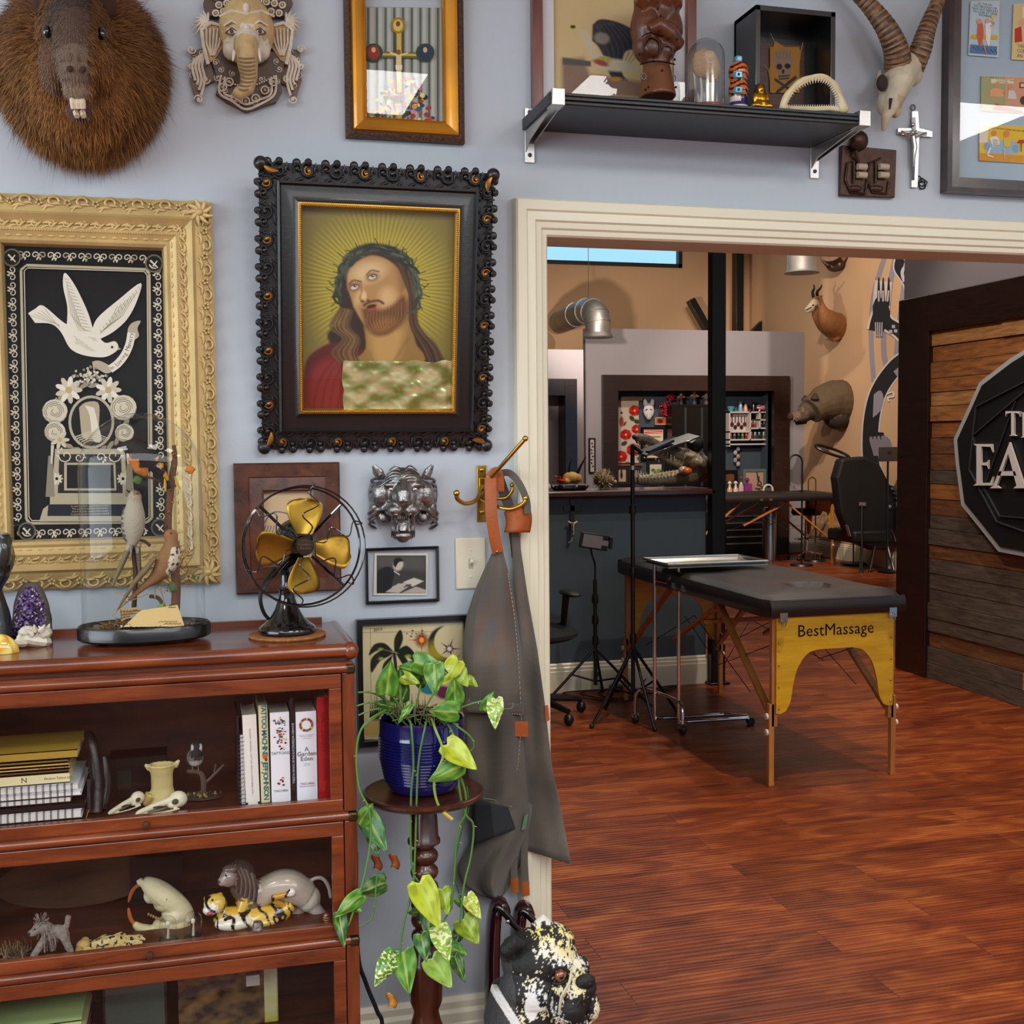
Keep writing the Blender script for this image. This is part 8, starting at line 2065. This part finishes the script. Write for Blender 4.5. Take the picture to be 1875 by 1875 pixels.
apic(1360,859,1402,906,'framed_branch_print','grey-green framed print of twisting branches on right alcove counter','#5d6a62','#b08f78',lambda q:[q.line(curve2([(1386+4*sin(k),866+k*7),(1392-5*cos(k),872+k*7),(1388,880+k*5)]),2.4,'#2a241e',1.5) for k in range(5)],5,GY+.16)
apic(1078,802,1090,866,'calligraphy_plaque','narrow black framed vertical calligraphy plaque on grey partition','#1a0f0e','#b8a8a4',lambda q:[q.ell(1084+1.5*sin(k*2),812+k*6,1.6,2.2,'#2a2424',.6,k) for k in range(8)],2,GY-.02)
q=PY(1188,748,AYb-.02);t=thing('fox_mask','white fox mask with tall ears hanging on alcove wall','mask',q)
m=M();P=Plane(q);m.ell(P(1188,752,.02),(.075,.04,.10),'#c9c1c4',16,10);m.ell(P(1188,762,.04),(.04,.04,.05),'#bdb4b8')
for s_ in (-1,1):m.tube([P(1188+s_*5,742,.02),P(1188+s_*7,733,.02),P(1188+s_*6,731,.02)],[.035,.022,.01],8,'#c4bcc0');m.ell(P(1188+s_*4,750,.06),(.02,.01,.006),'#3a2f34',8,5,rot=(0,s_*25,0))
m.build('mask',VC,t)
q=PY(1215,760,AYb-.02);t=thing('red_blossom_garland','hanging bunch of red artificial blossoms beside the fox mask','flower garland',q);P=Plane(q);m=M();R=random.Random(8)
for k in range(170):
    u=R.random();x=lerp(1212,1234,u)+R.gauss(0,3.5);y=(762-R.random()*26) if u<.55 else (733-R.random()*12);m.ell(P(x,y,.03+R.random()*.05),(.012,.010,.012),R.choice(['#8a1424','#b81c34','#5d0e1a','#c23a4a']),5,4)
m.build('blossoms',VC,t)['kind']='stuff'
a_=PY(1228,742,GY+.12);b_=PY(1296,845,GY+.12);t=thing('glass_cabinet','dark black glass display cabinet in alcove centre','cabinet',((a_.x+b_.x)/2,GY+.2,dz));w2=(b_.x-a_.x)/2
m=M();m.box(-w2,-.12,0,w2,.12,a_.z-dz);m.build('body',mat('cabinet_black','#07080a',.25),t,smooth=False)
for x in (-w2+.17,w2-.12):m=M();m.box(x,-.13,.15,x+.03,-.12,a_.z-dz-.03);m.build('edge_strip',mat('cabinet_strip','#3c434a',.3,.5),t,smooth=False)
m=M();m.box(-w2+.1,-.14,a_.z-dz-.02,w2,-.1,a_.z-dz+.01);m.build('top_trim',mat('cabinet_black'),t,smooth=False)
tt=a_.z+.002
def figurine(px,Y,z,h,cols,lab,group=None,name='figurine'):
    q=PY(px,800,Y);t=thing(name,lab,'figurine',(q.x,Y,z),group=group);m=M()
    m.tube([(0,0,0),(0,0,h*.45)],[h*.18,h*.13],8,cols[0]);m.ell((0,0,h*.6),(h*.17,h*.12,h*.2),cols[1],8,6);m.ell((0,0,h*.85),(h*.14,h*.13,h*.15),cols[2],8,6)
    for s_ in (-1,1):m.tube([(s_*h*.12,0,h*.68),(s_*h*.3,-h*.05,h*.6)],h*.06,5,cols[2])
    m.build('body',VCG,t);return t
figurine(1247,GY+.18,tt,.17,('#2a1a1e','#7a3a3c','#b08a7a'),'small pink and dark figurine, left on cabinet top')
figurine(1271,GY+.18,tt,.19,('#2c3854','#8a5a3c','#b5927c'),'figurine with raised arms and blue base on cabinet top')
figurine(1293,GY+.18,tt,.18,('#5a4a44','#8f7a74','#a89488'),'pale figurine on cabinet top beside black column')
Ys=AYb-.03;a_=PY(1329,754,Ys);b_=PY(1405,817,Ys);O=Vector((a_.x,Ys,b_.z));t=thing('white_wall_shelf','white compartment wall shelf full of small figures in alcove','shelf',O)
w_=b_.x-a_.x;h_=a_.z-b_.z;m=M();th=.018
for (x0,z0,x1,z1) in ((0,h_-th,w_,h_),(0,.08,w_,.08+th),(0,.02,w_,.02+th),(0,0,th,h_),(w_-th,0,w_,h_),(w_*.49,.08,w_*.49+th,h_),(w_*.72,h_*.5,w_*.72+th,h_),(0,h_*.40,w_*.5,h_*.40+th),(w_*.5,h_*.5,w_,h_*.5+th),(w_*.72,h_*.74,w_,h_*.74+th)):m.box(x0,-.10,z0,x1,.0,z1)
m.build('shelf_frame',mat('white_shelf','#c4b8b4',.6),t,smooth=False);m=M();m.box(.01,-.006,h_*.42,w_*.48,-.001,h_-.01);m.build('back_panel',mat('white_shelf'),t,smooth=False)
SF=[]
R=random.Random(31);K_=[('#7a3a2a','#a85a3a','#c98a6a'),('#3a4a5a','#7a8a94','#b5b8b8'),('#2a2a2c','#5a5254','#a89a90'),('#5a6a2c','#8aa04a','#c9c0a0'),('#8a2a2a','#c9565a','#d9b0a0')]
pos=[(.08,.098),(.17,.098),(.27,.098),(.36,.098),(.45,.098),(.57,.098),(.66,.098),(.76,.098),(.87,.098),(.57,h_*.5+.018),(.65,h_*.5+.018),(.79,h_*.5+.018),(.89,h_*.5+.018),(.79,h_*.74+.018),(.90,h_*.74+.018)]
locs=['lower left bay','lower left bay','lower left bay','lower left bay','lower left bay','lower right bay','lower right bay','lower right bay','lower right bay','middle bay','middle bay','small right bay','small right bay','top right bay','top right bay']
first=None
for k,(u,z_) in enumerate(pos):
    cN=K_[k % 5];q=Vector((a_.x+w_*u,Ys-.05,b_.z+z_));t=thing('figurine','tiny %s figurine, %s in the %s of white wall shelf' % (('brown','blue-grey','black','olive','red')[k % 5],('leftmost','second','third','fourth','rightmost','leftmost','second','third','rightmost','left','right','left','right','left','right')[k],locs[k]),'figurine',q,group='figurines in the white wall shelf');hh=.075 if 'top' in locs[k] else .09;m=M()
    m.tube([(0,0,0),(0,0,hh*.5)],[.022,.016],7,cN[0]);m.ell((0,0,hh*.6),(.02,.016,.02),cN[1],7,5);m.ell((0,0,hh*.88),(.016,.015,.015),cN[2],7,5);m.build('body',VCG,t)
for k,(u,c_,lab) in enumerate(((.08,'#4a9aa8','teal bowl figurine on top of white wall shelf'),(.20,'#3a5560','small dark blue figurine on top of white wall shelf'),(.31,'#7aa0b0','tall pale blue figurine on top of white wall shelf'),(.43,'#c9907c','peach figurine on top of white wall shelf'),(.62,'#101214','black cat shaped figurine on top of white wall shelf'),(.84,'#c9788c','long pink winged figurine on top of white wall shelf'))):
    t=thing('figurine',lab,'figurine',(a_.x+w_*u,Ys-.05,a_.z+.001));m=M()
    if k==5:m.ell((0,0,.05),(.09,.03,.03),c_,10,7);m.ell((-.06,0,.07),(.03,.03,.02),'#a85a6a',8,6);m.tube([(-.04,0,.03),(-.05,0,0)],.012,6,c_);m.tube([(.05,0,.03),(.05,0,0)],.012,6,c_)
    else:h_2=(.07,.06,.13,.10,.13)[k];m.tube([(0,0,0),(0,0,h_2*.6),(0,0,h_2)],[.035 if k else .03,.026 if k else .045,.012 if k else .055],9,c_)
    m.build('body',VCG,t)
t=thing('hanging_utensils','dark hanging miniature pans in upper left of white shelf','ornament',(a_.x+w_*.28,Ys-.012,b_.z+h_*.45));m=M()
for k in range(5):x=(k-2)*.045;m.tube([(x,-.01,.20),(x,-.01,.11)],.006,5,'#3a2a28');m.ell((x,-.012,.09-(k % 2)*.04),(.026,.008,.028),('#5a2420','#2a2424')[k % 2],8,6)
m.build('pans',VC,t)
q=PY(1348,840,AYb-.02);t=thing('hanging_charm','pale beaded charm hanging below the white wall shelf','ornament',q);m=M()
for k in range(5):m.ell((.02*(-1)**k,-.02,.13-k*.05),(.028,.02,.035),('#8a8a94','#a8a0a0','#b08a60')[k % 3],8,6)
m.tube([(0,-.01,.2),(0,-.01,-.1)],.004,5,'#6a6a6a');m.build('charm',VC,t)
q=PY(1399,838,AYb-.01);t=thing('wall_outlet','grey metal outlet plate on right of the alcove wall','outlet',q);m=M();m.box(-.035,-.008,-.06,.035,0,.06);m.build('plate',mat('outlet_grey','#6a7070',.5),t,bevel=.003)
for z_ in (-.03,.03):M().ell((0,-.009,z_),(.018,.003,.02),None,8,6).build('socket',blk,t)
def bottle(px,h,c1,c2,lab,r=.035,cube=False):
    q=PY(px,900,GY-.05);t=thing('bottle',lab,'bottle',(q.x,GY-.05,dz),group=None)
    m=M()
    if cube:m.box(-r*1.3,-r,0,r*1.3,r,h*.7,c1)
    else:m.lathe([(0,0),(r,0),(r,h*.5),(r*.5,h*.65),(r*.4,h*.7),(0,h*.7)],n=14,c=c1)
    m.build('body',VCG,t);m=M();m.lathe([(0,h*.7),(r*.45,h*.7),(r*.45,h*.82),(r*.9,h*.86),(r*.3,h),(0,h)],n=10,c=c2);m.build('cap',VCG,t)
bottle(1325,.19,'#1c3a2a','#143026','dark green bottle leftmost on alcove counter');bottle(1336,.21,'#c9a48a','#d9d2cc','peach pump bottle with white top');bottle(1347,.21,'#c9b8a4','#dad4ce','cream pump bottle with white top beside peach one')
bottle(1357,.28,'#c2a8a4','#6a3a2c','tall pinkish bottle with brown cap');bottle(1368,.25,'#8a3a7a','#6a2a6a','purple square bottle with sprayer on alcove counter',.04,True)
q=PY(1409,905,GY-.1);t=thing('night_light','rounded white framed night light at right end of alcove counter','lamp',(q.x-.02,GY-.1,dz));m=M();m.tube(arc(0,.09,.065,-10,190,12)+[(-.065,0,.012),(.065,0,.012)],.013,8,'#d9d2cc',closed=True);m.build('ring',VCG,t)
m=M();m.box(-.05,.0,.01,.05,.02,.12,'#4a4a48');m.build('screen',VCG,t)
O=Vector((PY(1010,900,12.7).x,12.7,0));t=thing('station_shelving','dark shelving unit inside the left station frame','shelving',O)
zs=[PY(1016,y_,12.6).z for y_ in (747,779,900)]
m=M()
for z_ in zs+[.1]:m.box(-.7,-.15,z_-.03,.22,.15,z_)
for x_ in (-.7,-.25,.2):m.box(x_,-.15,0,x_+.03,.15,zs[0]+.4)
m.build('frame',mat('dark_shelving','#2a201c',.6),t,smooth=False)
for k,(z_,lab,c_) in enumerate(((zs[0],'pale box on the highest dim shelf of left station','#8a7a6a'),(zs[1],'folded grey towels on lower dim shelf of left station','#9a948a'))):
    t=thing(('storage_box','folded_towel')[k],lab,('box','towel')[k],(O.x+.02,12.68,z_+.001));m=M()
    for j in range(1+k*2):m.box(-.16,-.12,j*.03,.14,.12,(.10 if k==0 else .028)+j*.03,c_)
    m.build('body',VC,t,smooth=False,bevel=.004)
gal=mat('galvanised_steel','#8d8a86',.45,.8,noise=(5,.25))
O=PY(1070,570,13.2);P=Plane(O);t=thing('duct_elbow','galvanised steel duct elbow projecting from the upper left wall','duct',O)
pts=[P(1025,590,-1.6),P(1052,578,-.4),P(1070,570,0),P(1088,572,.35),P(1094,590,.42),P(1095,612,.42)]
pp=spl(pts,5);m=M();m.tube(pp,.145,22);m.build('pipe',gal,t,ang=60)
m=M()
for i in (6,11,14,17,20):
    d_=(pp[min(i+1,len(pp)-1)]-pp[i-1]).normalized();m.tube([pp[i]-d_*.012,pp[i]+d_*.012],.152,22)
e=pp[-1];m.lathe([(.145,.05),(.175,0),(.17,-.01),(.14,.0)],(e.x,e.y,e.z-.03),22);m.build('seam_ring',gal,t)
M().tube([pp[12]+Vector((0,0,.14)),(pp[12].x,pp[12].y,2.9)],.004,5).build('hanger_wire',mat('dark_screw'),t)
O=PY(1468,500,11.5);P=Plane(O);t=thing('duct_outlet','galvanised round duct outlet hanging at top near the mounts','duct',O)
m=M();m.lathe([(.19,0),(.155,.03),(.155,5.3-O.z)],n=26);m.build('pipe',gal,t,ang=50);m=M();m.lathe([(0,.02),(.15,.02)],n=20);m.build('grille',mat('cabinet_black'),t)
def mount(px,py,Y,name,lab,build,cat='taxidermy mount'):
    q=PX(px,py,7.75);O=Vector((7.75,q.y,q.z));t=thing(name,lab,cat,O);build(t,O);return t
def xq(O):
    def f(px,py,off=.3):
        return PX(px,py,7.75-off)-O
    return f
fs=mat('short_fur',None,.85,bump=(120,.5),noise=(12,.2))
def antelope(t,O):
    Q=xq(O);m=M();T1='#8f5e34';WT='#c9b8a0'
    m.tube(spl([Q(1532,598,.03),Q(1520,592,.2),Q(1506,580,.38),Q(1498,562,.44),Q(1494,548,.46)],5),[.17]*4+[.15]*5+[.11]*5+[.08]*7,16,T1);m.ell(Q(1528,608,.08),(.1,.12,.12),'#b0703a');m.ell(Q(1518,615,.1),(.07,.1,.06),WT)
    m.tube([Q(1496,552,.46),Q(1487,562,.54),Q(1475,570,.62)],[.075,.06,.032],12,WT);m.ell(Q(1497,552,.44),(.07,.07,.065),'#b98a5c')
    blob(m,.011,3,'neck_and_head',fs,t)
    for dx,sc_ in ((0,1),(8,1)):
        m=M();m.tube(spl([Q(1490+dx,546,.46-dx*.01),Q(1488+dx,535,.46),Q(1491+dx*1.4,528,.46),Q(1490+dx*1.9,521,.46)],4),[.02]*5+[.013]*5+[.006]*3,8);m.build('horn',mat('black_horn','#14110f',.4),t)
    m=M();m.tube([Q(1502,550,.4),Q(1504,541,.4)],[.03,.008],8);m.build('ear',mat('dark_ear'),t);m=M();m.ell(Q(1489,559,.60),(.012,.014,.012));m.tube([Q(1486,562,.62),Q(1476,568,.66)],.007,5);m.build('face_stripe',mat('black_horn'),t)
mount(1532,600,0,'antelope_mount','tan antelope shoulder mount with dark curved horns on far wall',antelope)
def boar(t,O):
    Q=xq(O);m=M();B1='#4f3e30'
    m.tube(spl([Q(1538,735,.03),Q(1520,735,.2),Q(1500,742,.38),Q(1485,752,.5)],5),[.27]*5+[.23]*5+[.17]*6,18,'#57452f');m.ell(Q(1532,765,.12),(.16,.16,.14),'#2e231c');m.ell(Q(1482,750,.48),(.14,.14,.12),B1)
    m.tube([Q(1478,755,.5),Q(1460,763,.66),Q(1449,764,.72)],[.11,.07,.05],12,'#6a5442');m.tube([Q(1475,768,.5),Q(1456,774,.62)],[.06,.035],10,'#3a2a22');m.ell(Q(1527,706,.1),(.10,.12,.06),'#8a735a')
    blob(m,.013,3,'head',fs,t)
    for x,y in ((1474,736),(1492,732)):m=M();m.tube([Q(x,y-2,.52),Q(x+1,y-12,.52)],[.055,.018],8);m.build('ear',mat('dark_ear'),t)
    m=M();m.tube([Q(1459,770,.7),Q(1461,763,.74)],[.014,.004],6);m.tube([Q(1452,772,.72),Q(1454,766,.75)],[.012,.004],6);m.build('tusk',mat('tooth'),t);M().ell(Q(1447,763,.76),(.03,.05,.045),None,10,8).build('snout',mat('dark_ear'),t)
mount(1540,750,0,'boar_mount','brown boar head mount with open mouth on the far wall',boar)
def upper(t,O):
    Q=xq(O);m=M();m.tube([Q(1532,465,.03),Q(1520,455,.3),Q(1510,430,.5)],[.2,.16,.12],14,'#b89a80');m.ell(Q(1530,483,.1),(.11,.14,.10),'#3a251a');blob(m,.014,2,'neck',fs,t)
mount(1535,470,0,'pale_mount','pale necked animal mount cut by the door header',upper)
O=Vector((7.74,PX(1620,700,7.75).y,1.5));t=thing('wall_mural','black and white bat-like creature mural painted on tan wall','mural',O)
class AX:
    def __init__(s):s.m=M();s.k=0
    def poly(s,pts,c):s.k+=1;P_=[PX(x,y,7.749-s.k*.0006)-O for x,y in pts];s.m.poly(P_,c)
    def st(s,pts,w,c):
        L=curve2(pts,5);a=[];b=[]
        for i,(x,y) in enumerate(L):
            x0,y0=L[max(0,i-1)];x1,y1=L[min(len(L)-1,i+1)];d_=math.hypot(x1-x0,y1-y0) or 1;ww=w(i/(len(L)-1)) if callable(w) else w
            a.append((x-(y1-y0)/d_*ww/2,y+(x1-x0)/d_*ww/2));b.append((x+(y1-y0)/d_*ww/2,y-(x1-x0)/d_*ww/2))
        s.k+=1
        for i in range(len(L)-1):s.k -= 1;s.poly([a[i],a[i+1],b[i+1],b[i]],c)
a=AX();WHT='#c9bdb4';GY_='#8d8790'
a.st([(1620,470),(1600,540),(1595,620),(1600,700)],9,GY_);a.st([(1640,470),(1622,560),(1618,640),(1625,680)],10,GY_);a.st([(1655,520),(1645,600),(1640,660)],8,GY_)
body=[(1662,655),(1640,672),(1615,705),(1601,740),(1594,790),(1596,850),(1615,900),(1650,960),(1668,980)]
a.st(body,34,WHT);a.st(body,28,'#15161a')
a.poly(curve2([(1600,722),(1612,715),(1618,730),(1612,752),(1598,765)]),GY_);a.poly(curve2([(1636,680),(1655,668),(1664,690),(1650,700)]),GY_);a.poly([(1595,790),(1618,792),(1622,815),(1616,800),(1612,818),(1606,800),(1600,820),(1596,805)],'#15161a')
a.poly(curve2([(1590,800),(1625,800),(1632,830),(1600,835)]),'#7d7880');a.poly(curve2([(1632,890),(1655,905),(1668,950),(1655,950),(1634,915)]),GY_)
for k in range(4):a.st([(1590+k*7,792),(1592+k*7,806)],lambda u:5*(1-u),'#15161a');a.st([(1628+k*3,890+k*8),(1640+k*3,892+k*9)],lambda u:5*(1-u),'#15161a')
a.st([(1623,722),(1634,718),(1636,726),(1626,728),(1628,735)],2.4,'#d9d4d4')
arm=[(1664,625),(1645,605),(1625,592),(1612,575),(1605,590),(1602,605)]
a.st(arm,30,WHT);a.st([(1612,600),(1615,545),(1618,515)],32,WHT);a.st(arm,22,'#17181c');a.poly(curve2([(1598,560),(1606,545),(1622,552),(1630,575),(1622,600),(1606,612),(1598,595)]),'#17181c')
for (x0,x1) in ((1609,1609),(1617,1617),(1625,1627)):a.st([(x0,560),(x1,530),(x1,508)],lambda u:8*(1-u*.8),'#17181c');a.st([(x0,552),(x1,532)],3,'#b8b0b4')
for k in range(4):a.st([(1603+k*4,590),(1604+k*3.4,616)],2.2,'#a8a2a8')
for (x,y) in ((1636,598),(1640,606),(1655,612),(1631,607)):a.st([(x-3,y),(x+3,y)],6,'#a8a2a8')
a.st([(1650,470),(1646,490),(1655,505),(1664,520),(1668,540)],22,WHT);a.st([(1650,470),(1646,490),(1655,505),(1664,520),(1668,540)],17,'#17181c');a.st([(1655,470),(1660,482),(1652,498),(1656,516)],6,'#b8b4bc');a.st([(1668,495),(1664,515),(1668,535)],5,'#b8b4bc')
a.st([(1662,770),(1655,785),(1648,805),(1650,812)],lambda u:4+6*u,'#17181c');a.st([(1656,790),(1650,806)],3,'#8d8790')
a.m.build('painted_figure',VCM,t,smooth=False)
O=Vector((6.95,11.9,0));P=Plane(O);t=thing('tattoo_recliner','black upholstered reclining chair seen from behind near right wall','chair',O)
m=M();pts=[(1542,840),(1583,836),(1612,850),(1632,890),(1645,930),(1652,985),(1640,1005),(1600,1008),(1560,990),(1540,940),(1532,875)]
m.prism([P(x,y,.06) for x,y in pts],(0,.16,0));m.build('backrest',mat('black_upholstery','#08080a',.6),t,smooth=False,bevel=.03)
m=M();m.box(P(1555,1000).x,-.1,.32,P(1640,1000).x,.5,.46);m.build('seat',mat('black_upholstery'),t,bevel=.03)
for x0,x1 in ((1578,1575),(1602,1590),(1625,1640)):m=M();m.tube([P(x0,1000,.05),P(x1,1056,.25)],.018,8);m.build('leg',mat('dark_screw'),t)
m=M();m.tube([P(1578,925,.1),P(1578,1056,.25)],.010,6);m.tube([P(1545,1052,.2),P(1655,1050,.2)],.014,6);m.build('base_rail',mat('dark_screw'),t)
for (x,y,c_,sx) in ((1553,972,'#6a5458',.03),(1635,981,'#6a5458',.03)):m=M();m.bar(P(x-3,y-10,.08),P(x+3,y+10,.08),.05,.01);m.build('hinge_plate',mat('hinge_rose','#7a6468',.5),t)
m=M();m.bar(P(1573,923,.08),P(1585,923,.08),.01,.04);m.ell(P(1630,928,.08),(.02,.01,.022));m.build('bolt',mat('dull_silver'),t)
O=Vector((7.35,11.6,0));q=PY(1626,830,11.6);t=thing('laptop_stand','grey laptop screen on a thin stand behind the recliner','laptop',O)
m=M();m.box(q.x-7.35-.12,-.03,q.z-.09,q.x-7.35+.12,0,q.z+.07);m.build('screen_lid',mat('laptop_grey','#34302f',.5),t,bevel=.004);m=M();m.tube([(q.x-7.35,0,q.z-.09),(q.x-7.35,0,.02)],.012,8);m.ell((q.x-7.35,0,.02),(.1,.14,.02));m.build('pole',blk,t);m=M();m.box(q.x-7.35-.02,-.033,q.z-.01,q.x-7.35+.02,-.03,q.z+.02);m.build('lid_emblem',blk,t)
O=Vector((6.9,12.35,0));q=PY(1524,827,12.35);t=thing('ring_lamp','black ring lamp tilted above the recliner on thin arm','lamp',O);c0=q-O
m=M();m.tube([c0+Vector((.215*cos(b),.10*sin(b),-.06*cos(b)+.05*sin(b))) for b in [2*pi*k/28 for k in range(28)]],.017,8,closed=True);m.build('ring',blk,t);m=M();m.tube([c0+Vector((.2,0,-.06)),c0+Vector((.35,.1,-.2)),Vector((c0.x+.35,.1,.02))],.009,8);m.ell((c0.x+.35,.1,.02),(.16,.16,.02));m.build('pole',blk,t)
for k,(px,Yq,top,w_,ht) in enumerate(((1457,12.6,833,14,913),(1487,13.0,874,8,915))):
    q=PY(px,top,Yq);O=Vector((q.x,Yq,0));t=thing('hooked_floor_lamp',('tall thin black hooked gooseneck floor lamp near beige wall corner','shorter thin brass-toned hooked gooseneck lamp nearer the wall')[k],'lamp',O);s_=w_*(Yq+.6)/FPX
    m=M();m.tube([(s_,0,.01),(s_,0,q.z-s_)]+arc(0,q.z-s_,s_,0,180,12)+[(-s_,0,q.z-s_-.25)],.011 if k==0 else .008,8);m.build('gooseneck',blk if k==0 else mat('dull_bronze','#6b4f38',.4,.6),t);M().lathe([(0,0),(.14,0),(.13,.02),(0,.025)],(s_,0,0),20).build('base',blk,t)
O=Vector((PY(1430,950,13.0).x,13.3,0));t=thing('steel_bin','cylindrical brushed steel bin under the far massage table','bin',O);M().lathe([(0,0),(.085,0),(.085,.62),(.07,.66),(0,.67)],n=24).build('body',steel,t);M().lathe([(0,.67),(.03,.675),(0,.70)],n=14).build('lid_knob',blk,t)
O=Vector((PY(1484,990,13.1).x,13.2,0));t=thing('round_stool','black round stool with chrome base under the far table','stool',O);M().lathe([(0,.56),(.17,.56),(.19,.59),(.18,.64),(0,.65)],n=24).build('seat',mat('black_upholstery'),t);m=M();m.tube([(0,0,.08),(0,0,.56)],.022,10)
for k in range(5):m.tube([(0,0,.1),(.22*cos(k*1.257),.22*sin(k*1.257),.06)],.012,6)
m.tube([(.14*cos(b),.14*sin(b),.26) for b in [2*pi*k/16 for k in range(16)]],.009,6,closed=True);m.build('chrome_base',chrome,t)
for k in range(5):M().ell((.22*cos(k*1.257),.22*sin(k*1.257),.025),.025,None,8,6).build('caster',blk,t)
